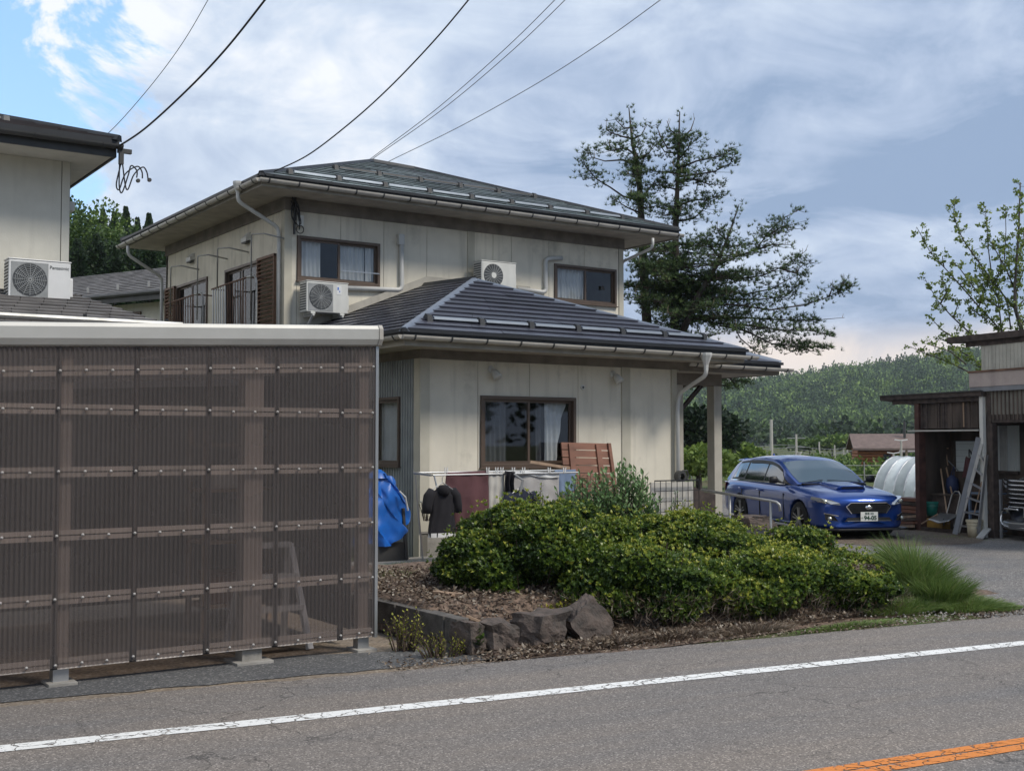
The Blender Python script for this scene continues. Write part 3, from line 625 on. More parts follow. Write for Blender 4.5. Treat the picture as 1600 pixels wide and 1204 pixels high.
def window(parent, ax, c, a0, a1, z0, z1, curtains=(), order=(0, 1), frame=.05, sash=.04, sill=True, glassm=None, split=None):
    """sliding window set in a wall facing -axis; curtains: list of (a_lo, a_hi, gather, mat, depth)"""
    P = lambda a, d, z: PT(ax, c, a, d, z); mb = MB(); f_ = frame
    mb.box(P(a0, -.035, z1-f_), P(a1, .07, z1)); mb.box(P(a0, -.035, z0), P(a1, .07, z0+f_))
    mb.box(P(a0, -.034, z0+f_), P(a0+f_, .07, z1-f_)); mb.box(P(a1-f_, -.034, z0+f_), P(a1, .07, z1-f_))
    if sill: mb.box(P(a0-.02, -.06, z0-.02), P(a1+.02, -.0, z0-.001))
    w_ = mb.build('window', FRAME, parent, bevel=.003)
    m_ = split if split is not None else (a0+a1)/2; s_ = sash
    for k, (p, q) in enumerate(((a0+f_, m_+s_/2), (m_-s_/2, a1-f_))):
        d = .0 if order[k] == 0 else .03; mb = MB(); lo, hi = z0+f_, z1-f_
        mb.box(P(p, d, lo), P(p+s_, d+.026, hi)); mb.box(P(q-s_, d, lo), P(q, d+.026, hi)); mb.box(P(p+s_, d+.001, lo), P(q-s_, d+.025, lo+s_)); mb.box(P(p+s_, d+.001, hi-s_), P(q-s_, d+.025, hi)); mb.build('sash', FRAME, w_)
        mb = MB(); mb.poly([P(p+s_, d+.013, lo+s_), P(q-s_, d+.013, lo+s_), P(q-s_, d+.013, hi-s_), P(p+s_, d+.013, hi-s_)]); mb.build('pane', (glassm or (GLASS, GLASS))[k], w_)
    for lo, hi, gather, mt, dep in curtains:
        mb = MB(); n_ = max(8, int((hi-lo)/.016)); f2 = 2*math.pi/.085
        def fn(u, v):
            a = lo+(hi-lo)*u; zc = z0+.06+(z1-z0-.10)*v
            if gather: a = a+gather*(1-v)**.7*(1-u if gather > 0 else u)
            return P(a, dep+.018*math.sin(a*f2+.6*math.sin(v*3))+.01*math.sin(a*31), zc)
        mb.grid(fn, n_, 10); mb.build('curtain', mt, w_, smooth=True)
    return w_
def shingles(mb, A, B, C, D, n, wd, lift=.022, seed=1, seam=.004):
    A, B, C, D = map(Vector, (A, B, C, D)); Nn = (B-A).cross(D-A).normalized(); rn = random.Random(seed)
    for i in range(n):
        t0, t1 = i/n, min(1, (i+1)/n); L0, R0, L1, R1 = A.lerp(D, t0), B.lerp(C, t0), A.lerp(D, t1), B.lerp(C, t1)
        dirn = (R0-L0); ln = dirn.length
        if ln < .02: continue
        k = max(1, round(ln/wd)); u = [0]+[min(1, max(0, (j+(.5 if i % 2 else 0))/k)) for j in range(0 if i % 2 else 1, k+(0 if i % 2 else 0))]+[1]
        for u0, u1 in zip(u, u[1:]):
            if (u1-u0)*ln < .01: continue
            e = seam/ln; h0 = lift+rn.uniform(-.003, .003); h1 = rn.uniform(-.0015, .0015)+.002; tl = rn.uniform(-.002, .002)
            a, b_ = L0.lerp(R0, u0+e), L0.lerp(R0, u1-e); c_, d_ = L1.lerp(R1, u1-e), L1.lerp(R1, u0+e)
            q = len(mb.v); mb.v += [a+Nn*(h0+tl), b_+Nn*(h0-tl), c_+Nn*h1, d_+Nn*h1, a-Nn*.004, b_-Nn*.004]; mb.f += [(q, q+1, q+2, q+3), (q+4, q+5, q+1, q)]
def roof_face(parent, A, B, C, D, n, wd, mat, seed=1, lift=.022, thick=.09):
    A, B, C, D = map(Vector, (A, B, C, D)); mb = MB(); mb.prism([A, B, C, D] if (C-D).length > .01 else [A, B, C], (0, 0, -thick)); deck = mb.build('roof_deck', DARKMET, parent)
    mb = MB(); shingles(mb, A, B, C, D, n, wd, lift, seed); mb.build('shingles', mat, deck, kind='stuff', fix=False)
    return deck
def cap(parent, p, q, w_=.16, h=.05, mat=None):
    p, q = Vector(p), Vector(q); d = (q-p).normalized(); x = d.cross(Vector((0, 0, 1))).normalized(); u = x.cross(d); mb = MB()
    s = [p-x*w_/2-u*.03, p-x*w_*.2+u*h, p+x*w_*.2+u*h, p+x*w_/2-u*.03]; mb.prism(s, q-p); return mb.build('ridge_cap', mat or DARKMET, parent)
def guards(parent, A, B, Nn, slope, spacing, off, barmat=None, every=1):
    """snow guard line: dark brackets standing on the roof with a bright angle bar between"""
    A, B = Vector(A), Vector(B); d = (B-A); L_ = d.length; d.normalize(); Nn = Vector(Nn).normalized(); s = Vector(slope).normalized(); k = int((L_-2*off)/spacing)
    pts = [off+i*spacing for i in range(k+1)]
    me = None
    for q in pts:
        c_ = A+d*q; mb = MB()
        mb.hexa([c_-d*.045-s*.10, c_+d*.045-s*.10, c_+d*.045+s*.06, c_-d*.045+s*.06, c_-d*.035-s*.07+Nn*.085, c_+d*.035-s*.07+Nn*.085, c_+d*.035+s*.0+Nn*.085, c_-d*.035+s*.0+Nn*.085]); mb.build('snow_guard_bracket', DARKMET, parent)
    for q0, q1 in zip(pts, pts[1:]):
        mb = MB(); a, b_ = A+d*(q0+.07)+Nn*.04, A+d*(q1-.07)+Nn*.04; x = d
        mb.hexa([a-s*.03, b_-s*.03, b_+s*.03, a+s*.03, a-s*.035+Nn*.026, b_-s*.035+Nn*.026, b_+s*.01+Nn*.026, a+s*.01+Nn*.026]); mb.build('snow_guard_bar', barmat or BARMET, parent)
def gutter(parent, pts, r=.06, mat=None, step=.55, nm='gutter'):
    """half round gutter along pts (list of points), with clips"""
    pts = [Vector(p) for p in pts]; mb = MB(); ns = 8; base = 0
    for p, q in zip(pts, pts[1:]):
        d = (q-p).normalized(); x = d.cross(Vector((0, 0, 1))).normalized(); z = Vector((0, 0, 1))
        for rr in (r, r-.005):
            b0 = len(mb.v)
            for e in (p, q):
                for j in range(ns+1): a = math.pi*j/ns; mb.v.append(e+x*math.cos(a)*rr-z*math.sin(a)*rr)
            for j in range(ns): mb.f.append((b0+j, b0+j+1, b0+ns+2+j, b0+ns+1+j))
        for e in (p, q): mb.poly([e+x*math.cos(math.pi*j/ns)*r-z*math.sin(math.pi*j/ns)*r for j in range(ns+1)])
    g = mb.build(nm, mat or GUTTER, parent, fix=False); mb = MB()
    for p, q in zip(pts, pts[1:]):
        L_ = (q-p).length; k = max(1, int(L_/step)); d = (q-p).normalized(); x = d.cross(Vector((0, 0, 1))).normalized(); z = Vector((0, 0, 1))
        for i in range(k+1):
            c_ = p.lerp(q, (i+.3)/(k+.6)); prev = None
            for j in range(0, 9):
                a = math.pi*j/8; e = c_+x*math.cos(a)*(r+.006)-z*math.sin(a)*(r+.006)
                if prev is not None: mb.bar(prev, e, .022, .008)
                prev = e
    mb.build('gutter_clip', CLIP, g, kind='stuff'); return g
def pipe(parent, pts, r=.033, mat=None, name='downspout'):
    P = [Vector(p) for p in pts]; out = [P[0]]
    for a, b_, c_ in zip(P, P[1:], P[2:]):
        e = min(.08, (a-b_).length*.4, (c_-b_).length*.4); out += [b_+(a-b_).normalized()*e, b_+(a-b_).normalized()*e*.3+(c_-b_).normalized()*e*.3, b_+(c_-b_).normalized()*e]
    out.append(P[-1]); mb = MB(); mb.tube(out, r, 12); o = mb.build(name, mat or PVC, parent, smooth=True); return o
def collars(o, pts, r):
    for p, ax in pts:
        mb = MB(); mb.lathe([(r, -.02), (r+.008, -.02), (r+.008, .02), (r, .02)], p, 12, ax); mb.build('collar', CLIP, o)

# ------------------------------------------------------------------ the main house
H = thing('house', 'beige two storey house with dark hipped roofs and projecting ground floor wing', 'house', (8.35, 14.35, 0))
UY, UX0, UX1, UYB = 19.3, 8.37, 16.05, 25.75           # upper storey walls
W1 = (8.60, 10.24, 4.47, 5.27); W2 = (14.24, 15.86, 4.47, 5.25)
us = [8.60, 9.45, 10.33, 11.25, 12.15, 12.75, 13.19, 14.11, 15.02, 15.94]
wall(H, 'y', UY, UX0, UX1, 2.6, 5.78, us, [W1, W2])
# the side wall with two tall windows and louvred shutters
def sx(px, py): p = onx(px, py, UX0); return p.y, p.z
SW1 = (sx(325, 440)[0], sx(277, 440)[0], 2.9, 4.93); SW2 = (sx(406, 400)[0], sx(353, 430)[0], 2.9, 5.0)
SW1 = (min(SW1[:2]), max(SW1[:2]), 2.9, 4.96); SW2 = (min(SW2[:2]), max(SW2[:2]), 2.9, 4.96)
ss_ = [UYB-.455-.91*k for k in range(8)]
wall(H, 'x', UX0, UY, UYB, 2.6, 5.78, sorted(ss_), [SW1, SW2])
wall(H, 'y', UYB, UX0, UX1, 0, 5.78, [], [], sgn=-1); wall(H, 'x', UX1, UY, UYB, 0, 5.78, [], [], sgn=-1)
wall(H, 'x', UX0, UY, UYB, 0, 2.6, sorted(ss_)); wall(H, 'y', UY, 12.95, UX1, 0, 2.6, us)
mb = MB(); mb.box((UX0+.12, UY+.12, 2.45), (UX1-.12, UYB-.12, 2.6)); mb.box((UX0+.12, UY+.12, 5.6), (UX1-.12, UYB-.12, 5.7)); mb.build('floor_slab', INNER, H)
mb = MB(); mb.box((UX0+.12, UY+2.2, 2.6), (UX1-.12, UY+2.25, 5.6)); mb.build('inner_wall', INNER, H)
window(H, 'y', UY, *W1, curtains=[(8.68, 9.10, 0, CURT, .10), (9.42, 9.98, 0, CURT, .10), (9.99, 10.16, 0, CURT, .09)], order=(0, 1))
window(H, 'y', UY, *W2, curtains=[(14.32, 15.08, 0, CURT, .10)], order=(0, 1))
mb = MB(); mb.box((9.46, UY-.045, 4.70), (10.22, UY-.036, 4.72)); mb.build('window_rail', ALU, H)
mb = MB(); mb.box((15.46, UY+.008, 4.80), (15.56, UY+.012, 4.88)); mb.box((15.475, UY+.006, 4.815), (15.545, UY+.0075, 4.865)); mb.build('window_sticker', CABLE, H)
window(H, 'x', UX0, *SW1, curtains=[(SW1[1]-.6, SW1[1]-.12, 0, CURTD, .15)], sill=False)
window(H, 'x', UX0, *SW2, curtains=[(SW2[1]-.5, SW2[1]-.12, 0, CURTD, .15), (SW2[0]+.08, SW2[0]+.40, 0, CURT, .12)], sill=False)
# louvred shutter boxes on the side wall
def louvre(y0, y1, z0, z1):
    mb = MB(); mb.box((UX0-.07, y0, z0), (UX0-.002, y0+.035, z1)); mb.box((UX0-.07, y1-.035, z0), (UX0-.002, y1, z1)); mb.box((UX0-.068, y0, z1-.035), (UX0-.002, y1, z1+.01)); f_ = mb.build('shutter', SHUT, H)
    n_ = int((z1-z0)/.075)
    for k in range(n_):
        z = z0+.01+k*(z1-z0-.05)/n_; mb = MB(); mb.hexa([(UX0-.07, y0+.035, z), (UX0-.07, y1-.035, z), (UX0-.015, y1-.035, z+.035), (UX0-.015, y0+.035, z+.035), (UX0-.075, y0+.035, z+.012), (UX0-.075, y1-.035, z+.012), (UX0-.015, y1-.035, z+.055), (UX0-.015, y0+.035, z+.055)]); mb.build('shutter_slat', SHUT, f_)
louvre(19.62, SW2[0]-.01, 2.9, 4.96); louvre(SW1[1]+.01, UYB-.12, 2.9, 4.96)
# corner boards and dark frieze under the eaves
mb = MB(); mb.box((UX0-.012, UY-.015, 2.6), (UX0+.13, UY+.02, 5.74)); mb.box((UX0-.0125, UY+.02, 2.6), (UX0+.01, UY+.13, 5.74)); mb.build('corner_board', CORNER, H)
mb = MB(); mb.box((UX1-.11, UY-.015, 2.6), (UX1+.012, UY+.02, 5.74)); mb.build('corner_board', CORNER, H)
mb = MB(); mb.box((12.16, UY-.012, 2.6), (12.32, UY+.01, 5.74)); mb.build('pilaster', CORNER, H)
mb = MB(); mb.box((UX0-.03, UY-.03, 5.70), (UX1+.03, UY+.0, 5.92)); mb.box((UX0-.03, UY+.0, 5.70), (UX0, UYB, 5.92)); mb.build('frieze', BAND, H)
# upper roof
ex0, ex1, ey0, ey1, ez = 7.60, 16.95, 18.52, 26.5, 6.10
PL = Vector((11.72, 22.45, 7.63)); PR = Vector((12.75, 22.45, 7.60))
c1, c2, c3, c4 = Vector((ex0, ey0, ez)), Vector((ex1, ey0, ez)), Vector((ex1, ey1, ez)), Vector((ex0, ey1, ez))
mb = MB(); mb.box((ex0+.06, ey0+.06, 5.925), (ex1-.06, ey1-.06, 5.94)); soff = mb.build('soffit', SOFFIT, H)
UR = roof_face(H, c1, c2, PR, PL, 17, .42, TILE_U, 1); roof_face(H, c4, c1, PL, PL, 17, .42, TILE_U, 2); roof_face(H, c3, c4, PL, PR, 17, .6, TILE_U, 3); roof_face(H, c2, c3, PR, PR, 17, .6, TILE_U, 4)
for a, b_ in ((c1, PL), (c2, PR), (c3, PR), (c4, PL), (PL, PR)): cap(H, a, b_)
Nu = (c2-c1).cross(PL-c1).normalized(); su = Nu.cross(Vector((1, 0, 0))); su = su if su.z < 0 else -su
def onroof(x, y, n_, p0): return Vector((x, y, p0.z-((x-p0.x)*n_.x+(y-p0.y)*n_.y)/n_.z))
guards(H, onroof(8.2, 18.95, Nu, c1), onroof(16.6, 18.95, Nu, c1), Nu, su, .93, .1)
guards(H, onroof(9.8, 20.35, Nu, c1), onroof(15.4, 20.35, Nu, c1), Nu, su, .93, .05, barmat=DARKMET)
mb = MB(); mb.box((ex0+.01, ey0+.01, 5.90), (ex1-.01, ey0+.035, ez-.03)); mb.box((ex0+.01, ey0+.035, 5.90), (ex0+.035, ey1-.01, ez-.03)); mb.box((ex1-.035, ey0+.035, 5.90), (ex1-.01, ey1-.01, ez-.03)); mb.build('fascia', FASCIA, H)
mb = MB(); mb.box((ex0-.03, ey0-.035, ez-.035), (ex1+.03, ey0+.005, ez+.012)); mb.box((ex0-.03, ey0+.005, ez-.035), (ex0+.005, ey1, ez+.012)); mb.box((ex1-.005, ey0+.005, ez-.035), (ex1+.03, ey1, ez+.012)); mb.build('eave_edge', DARKMET, H)
gutter(H, [(ex1+.05, ey0-.06, 5.99), (ex0-.06, ey0-.06, 6.01), (ex0-.06, ey1, 5.96)], .062)
# lower wing: walls
LY, LX0, LX1 = 14.35, 8.27, 13.04
WL = (9.26, 10.98, 1.26, 2.30)
ls = [9.22, 10.13, 11.04, 11.89, 12.93]
wall(H, 'y', LY, LX0, LX1, .38, 2.80, ls, [WL])
mb = MB(); mb.box((LX0+.01, LY+.02, -.1), (LX1, LY+.15, .38)); mb.box((LX0-.01, LY-.012, .36), (LX1+.01, LY+.02, .385)); mb.build('foundation', CONC, H)
mb = MB(); mb.box((LX0-.012, LY-.014, .386), (LX0+.14, LY-.0005, 2.80)); mb.box((LX0-.018, LY-.0004, .0), (LX0-.001, LY+.16, 2.80)); mb.build('corner_board', CORNER, H)
mb = MB(); mb.box((11.90, LY-.012, .386), (12.07, LY-.0005, 2.80)); mb.build('pilaster', CORNER, H)
mb = MB(); mb.box((12.94, LY-.014, .1), (13.05, LY+.1, 2.80)); mb.build('corner_board', CORNER, H)
window(H, 'y', LY, *WL, curtains=[(9.34, 9.80, 0, CURTD, .12), (10.35, 10.55, 0, CURTD, .16), (10.48, 10.90, -.22, CURT, .10)])
mb = MB(); mb.box((LX0+.1, LY+.13, .3), (LX1-.1, UY-.02, .38)); mb.box((LX0+.1, LY+1.6, .38), (LX1-.1, LY+1.7, 2.8)); mb.build('inner_wall', INNER, H)
# side wall of the wing in ribbed sheet
WS = (14.92, 16.3, 1.28, 2.28)
wl_ = wall(H, 'x', LX0, LY, UY, .0, 2.95, [], [WS], mat=RIBMET, name='ribbed_wall')
y = LY+.20; mb = MB()
while y < 19.2:
    for r_, s in [(p[2], p[3]) for p in rects(y, y+.022, .02, 2.80, [WS])]: mb.box((LX0-.016, y, r_), (LX0+.001, y+.022, s))
    y += .075
mb.build('rib', RIBMET, wl_, kind='stuff')
window(H, 'x', LX0, *WS, curtains=[(WS[0]+.1, WS[1]-.4, 0, CURT, .12)], frame=.04)
mb = MB(); mb.box((LX1-.14, LY+.12, 0), (LX1-.02, UY, 2.95)); mb.build('wall', SIDING, H)
# lower roof
a0 = Vector((7.58, 13.6, 3.11)); a1 = Vector((13.88, 13.6, 3.11)); a2 = Vector((13.88, 19.28, 3.11)); a3 = Vector((7.58, 19.28, 3.11))
AP = Vector((10.57, 16.57, 4.33)); AT = Vector((11.2, 19.28, 4.57))
roof_face(H, a0, a1, AP, AP, 13, 1.8, TILE_L, 5, lift=.026); roof_face(H, a3, a0, AP, AT, 15, .40, TILE_L, 6); roof_face(H, a1, a2, AT, AP, 13, 1.2, TILE_L, 7)
cap(H, a0, AP, .15, .03, CAPMET); cap(H, a1, AP, .07, .03, CAPMET); cap(H, AP, AT, .2, .05)
Nl = (a1-a0).cross(AP-a0).normalized(); sl_ = Nl.cross(Vector((1, 0, 0))); sl_ = sl_ if sl_.z < 0 else -sl_
guards(H, onroof(8.0, 14.05, Nl, a0), onroof(13.6, 14.05, Nl, a0), Nl, sl_, .86, .22)
mb = MB(); mb.prism([(7.9, 19.26, 3.25+.02), (11.22, 19.26, 4.60), (11.22, 19.26, 4.74), (7.8, 19.26, 3.36)], (0, -.03, 0)); mb.prism([(11.22, 19.26, 4.60), (13.6, 19.26, 4.60), (13.6, 19.26, 4.72), (11.22, 19.26, 4.74)], (0, -.03, 0)); mb.build('flashing', TRIM, H)
mb = MB(); mb.box((7.66, 13.68, 2.925), (13.80, 19.2, 2.94)); mb.build('soffit', SOFFIT, H)
mb = MB(); mb.box((7.60, 13.62, 2.90), (13.86, 13.645, 3.06)); mb.box((7.60, 13.645, 2.90), (7.625, 19.2, 3.06)); mb.box((13.835, 13.645, 2.90), (13.86, 19.2, 3.06)); mb.build('fascia', FASCIA, H)
mb = MB(); mb.box((7.55, 13.565, 3.075), (13.91, 13.605, 3.12)); mb.box((7.55, 13.605, 3.075), (7.585, 19.2, 3.12)); mb.box((13.875, 13.605, 3.075), (13.91, 19.2, 3.12)); mb.build('eave_edge', DARKMET, H)
mb = MB(); mb.box((LX0-.03, LY-.03, 2.80), (13.4, LY-.0, 2.93)); mb.box((LX0-.03, LY, 2.80), (LX0, 19.2, 2.93)); mb.build('frieze', BAND, H)
gutter(H, [(14.05, 13.53, 3.005), (7.52, 13.53, 3.03), (7.52, 19.1, 3.0)], .058)
# porch on the right
b0 = Vector((12.6, 14.40, 3.0)); b1 = Vector((15.55, 14.40, 3.0)); b2 = Vector((15.55, 18.6, 3.0)); BT = Vector((13.45, 16.5, 3.84)); BL = Vector((12.6, 16.5, 3.84)); 
roof_face(H, b0, b1, BT, BL, 9, 1.2, TILE_L, 8); roof_face(H, b1, b2, BT, BT, 9, 1.2, TILE_L, 9); roof_face(H, b2, Vector((12.6, 18.6, 3.0)), BL, BT, 9, 1.2, TILE_L, 10); cap(H, b1, BT, .12, .045, CAPMET)
mb = MB(); mb.box((12.7, 14.46, 2.80), (15.48, 18.5, 2.815)); mb.build('soffit', SOFFIT, H)
mb = MB(); mb.box((13.2, 14.42, 2.79), (15.52, 14.445, 2.95)); mb.box((15.50, 14.445, 2.79), (15.525, 18.6, 2.95)); mb.build('fascia', BAND, H)
mb = MB(); mb.box((12.9, 14.365, 2.965), (15.58, 14.405, 3.01)); mb.box((15.545, 14.405, 2.965), (15.58, 18.6, 3.01)); mb.build('eave_edge', DARKMET, H)
gutter(H, [(15.75, 14.33, 2.90), (13.3, 14.33, 2.92)], .055)
for x, y in ((13.62, 15.0), (14.52, 15.0), (14.52, 17.9)):
    mb = MB(); mb.box((x, y, .02), (x+.18, y+.18, 2.598)); mb.build('porch_column', TRIM, H, bevel=.006)
mb = MB(); mb.box((13.0, 15.005, 2.60), (14.71, 15.16, 2.80)); mb.box((14.53, 15.161, 2.60), (14.705, 18.1, 2.795)); mb.build('porch_beam', BAND, H)
mb = MB(); mb.bar((13.8, 15.09, 2.15), (14.3, 15.09, 2.60), .06); mb.build('brace', WOODD, H)
# downspouts
def funnel(parent, p, r=.05):
    mb = MB(); mb.lathe([(r*1.9, .07), (r*1.9, .03), (r*.8, -.12), (r*.7, -.2)], p, 8); mb.build('rain_hopper', PVC, parent)
g1 = ony(1103, 560, 13.50); funnel(H, g1+Vector((0, 0, .02)))
pipe(H, [g1-Vector((0, 0, .1)), g1-Vector((0, 0, .26)), Vector((13.02, 14.24, 2.42)), Vector((13.0, 14.27, 2.2)), (13.0, 14.27, .1)], .034)
g2 = onx(372, 292, ex0-.06); funnel(H, g2+Vector((0, 0, .02)))
pipe(H, [g2-Vector((0, 0, .08)), g2-Vector((0, 0, .25)), (UX0-.06, 19.45, 5.40), (UX0-.06, 19.42, 5.2), (UX0-.06, 19.42, 2.7)], .036)
g3 = onx(200, 384, ex0-.06); pipe(H, [g3, g3-Vector((0, 0, .2)), (UX0-.06, UYB+.1, 5.25), (UX0-.06, UYB+.1, 5.0), (UX0-.06, UYB+.1, .1)], .036)
g4 = ony(1020, 372, ey0-.06); pipe(H, [g4, g4-Vector((0, 0, .2)), (UX1+.06, UY+.1, 5.45), (UX1+.06, UY+.1, 5.2), (UX1+.06, UY+.1, .1)], .03)
# refrigerant ducts on the upper front wall
def duct(pts, r=.045): return pipe(H, pts, r, PVC, 'duct')
yy = UY-.05
P1 = lambda px, py: ony(px, py, yy)
duct([P1(540, 450), P1(628, 453), P1(627, 372)]); mb = MB(); q = P1(626, 371); mb.box(q-Vector((.06, .05, .14)), q+Vector((.06, .05, .06))); mb.build('duct_cap', PVC, H, bevel=.01)
duct([P1(808, 451), P1(853, 457), P1(852, 404), P1(878, 403)])
# wall lights, vent, meter
def spot(px, py, lb):
    p = ony(px, py, LY); t_ = thing('wall_light', lb, 'wall light', p, local=True)
    mb = MB(); mb.lathe([(0, -.03), (.045, -.03), (.055, -.005), (.055, 0)], (0, 0, .03), 16, 'y'); mb.build('mount', ACW, t_, smooth=True)
    mb = MB(); mb.tube([(0, -.03, .03), (.01, -.07, .0), (.015, -.09, -.03)], .016, 8); mb.build('arm', ACW, t_)
    mb = MB(); m_ = [(.001, .07), (.04, .06), (.058, .01), (.07, -.06), (.066, -.075), (.001, -.065)]; mb.lathe(m_, (0, 0, 0), 16); o_ = mb.build('lamp', ACW, t_, smooth=True); o_.location = (.02, -.10, -.04); o_.rotation_euler = (R(-35), R(-18), 0)
spot(767, 580, 'cream spotlight on the ground floor wall above the sliding window'); spot(957, 587, 'cream spotlight near the pilaster right of the round vent')
p = ony(910, 605, LY); t_ = thing('wall_vent', 'small round vent on the wall right of the sliding window', 'vent', p, local=True)
mb = MB(); mb.lathe([(0, -.02), (.035, -.02), (.042, -.008), (.042, 0)], n=20, axis='y'); mb.build('rim', ACW, t_); mb = MB(); mb.lathe([(0, -.024), (.018, -.024), (.018, -.018)], n=14, axis='y'); mb.build('opening', CLIP, t_)
for px, py in ((388, 371), (301, 402)):
    p = onx(px, py, UX0); t_ = thing('vent_hood', 'pale vent hood on the side wall %s' % ('above the nearer tall window' if px > 350 else 'above the farther tall window'), 'vent', p, local=True)
    mb = MB(); mb.hexa([(-.10, -.13, -.09), (-.10, .13, -.09), (0, .13, -.06), (0, -.13, -.06), (-.10, -.12, -.02), (-.10, .12, -.02), (0, .12, .09), (0, -.12, .09)]); mb.build('hood', ACW, t_); mb = MB(); mb.box((-.095, -.11, -.115), (-.01, .11, -.092)); mb.build('slot', CLIP, t_)
p = P1(467, 345); t_ = thing('meter_box', 'pale meter box with black cable tangle by the upper left corner', 'meter box', p, local=True)
mb = MB(); mb.box((-.045, -.05, -.10), (.075, .05, .10)); mb.build('box', ACW, t_, bevel=.01)
rn = random.Random(5)
for k in range(7):
    a = Vector((-.12+rn.uniform(-.05, .05), -.03, .36+rn.uniform(-.1, .06))); b_ = Vector((rn.uniform(-.12, .02), -.05, rn.uniform(-.2, .0))); c_ = (a+b_)/2+Vector((rn.uniform(-.16, .14), -.03, rn.uniform(-.1, .1)))
    mb = MB(); mb.tube([a.lerp(c_, s).lerp(c_.lerp(b_, s), s) for s in [i/8 for i in range(9)]], .010, 6); mb.build('cable', CABLE, t_)
mb = MB(); mb.tube([(.0+.07*math.cos(a), -.05, -.16+.07*math.sin(a)) for a in [i*math.pi/8 for i in range(17)]], .008, 6); mb.build('cable', CABLE, t_)
mb = MB(); mb.box((-.11, -.035, -.25), (-.075, -.0, .75)); mb.build('conduit', CLIP, t_)

# air conditioners
def aircon(loc, rotz, lb, label_text=None, spokes=False, bracket=False, w_=.80, h_=.56, mat=None, grille=None):
    t_ = thing('air_conditioner', lb, 'air conditioner', loc, rotz, local=True); d_ = .29
    mb = MB(); mb.box((-w_/2, -d_/2, .03), (w_/2, d_/2, h_)); mb.build('casing', mat or ACW, t_, bevel=.012)
    mb = MB(); mb.box((-w_/2-.008, -d_/2-.008, h_+.001), (w_/2+.008, d_/2+.008, h_+.016)); mb.build('lid', mat or ACW, t_, bevel=.005)
    cx, cz, r_ = -w_/2+.27, h_/2+.015, .215
    mb = MB(); mb.box((-w_/2+.03, -d_/2-.006, .055), (cx+.235, -d_/2-.001, h_-.03)); mb.build('grille_plate', ACW if spokes else ACG, t_)
    mb = MB(); mb.lathe([(0, -d_/2-.0085), (r_, -d_/2-.0085), (r_+.008, -d_/2-.0065)], (cx, 0, cz), 32, 'y'); mb.build('fan_opening', ACD, t_)
    if spokes:
        mb = MB(); mb.lathe([(0, -.018), (.055, -.018), (.06, 0)], (cx, -d_/2-.008, cz), 20, 'y'); mb.build('hub', ACW, t_)
        for k in range(20):
            a = k*math.pi/10; a2 = a+.25; mb = MB(); mb.bar((cx+.06*math.cos(a), -d_/2-.014, cz+.06*math.sin(a)), (cx+r_*math.cos(a2), -d_/2-.014, cz+r_*math.sin(a2)), .008); mb.build('spoke', ACG, t_)
    else:
        mb = MB()
        for k in range(1, 9):
            rr = r_*k/9; pts = [(cx+rr*math.cos(a), -d_/2-.014, cz+rr*math.sin(a)) for a in [i*math.pi/14 for i in range(29)]]; mb.tube(pts, .004, 4, cap=False)
        for k in range(8): a = k*math.pi/8; mb.bar((cx-r_*math.cos(a), -d_/2-.016, cz-r_*math.sin(a)), (cx+r_*math.cos(a), -d_/2-.016, cz+r_*math.sin(a)), .006)
        mb.build('fan_guard', grille or ACG, t_)
    for k in range(11):
        z = .07+k*.043; mb = MB(); mb.box((-w_/2-.004, -d_/2+.02, z), (-w_/2-.001, d_/2-.02, z+.022)); mb.build('side_slot', ACD, t_)
    mb = MB(); mb.box((w_/2+.001, -.08, .10), (w_/2+.05, .10, .36)); mb.build('valve_cover', mat or ACW, t_, bevel=.01)
    for s in (-.28, .28): mb = MB(); mb.box((s-.04, -d_/2-.02, -.005), (s+.04, d_/2+.02, .029)); mb.build('foot', ACD if not bracket else ACW, t_)
    if label_text:
        text(label_text, .065, ACD, t_, Matrix.Translation((w_/2-.15, -d_/2-.002, h_-.08)) @ Matrix.Rotation(R(90), 4, 'X'))
    if bracket:
        for s in (-.28, .28):
            mb = MB(); mb.bar((s, -d_/2-.04, -.025), (s, d_/2+.08, -.025), .035); mb.bar((s, -d_/2+.02, -.04), (s, d_/2+.08, -.34), .03); mb.build('bracket', PVC, t_)
    return t_
p = ony(506, 492, UY-.25); ac1 = aircon((p.x, UY-.25, p.z), 0, 'air conditioner on brackets under the open upper left window', bracket=True)
mb = MB(); mb.box((.17, -.1485, .36), (.27, -.1465, .52)); mb.build('sticker', WHITE, ac1); mb = MB(); mb.box((.19, -.150, .44), (.215, -.1486, .49)); mb.box((.225, -.150, .40), (.24, -.1486, .43)); mb.build('sticker_print', BLUETARP, ac1)
p = ony(779, 409, UY-.45); aircon((p.x, UY-.32, p.z-.57), 0, 'air conditioner with spoked round fan guard above the hipped wing roof', spokes=True)
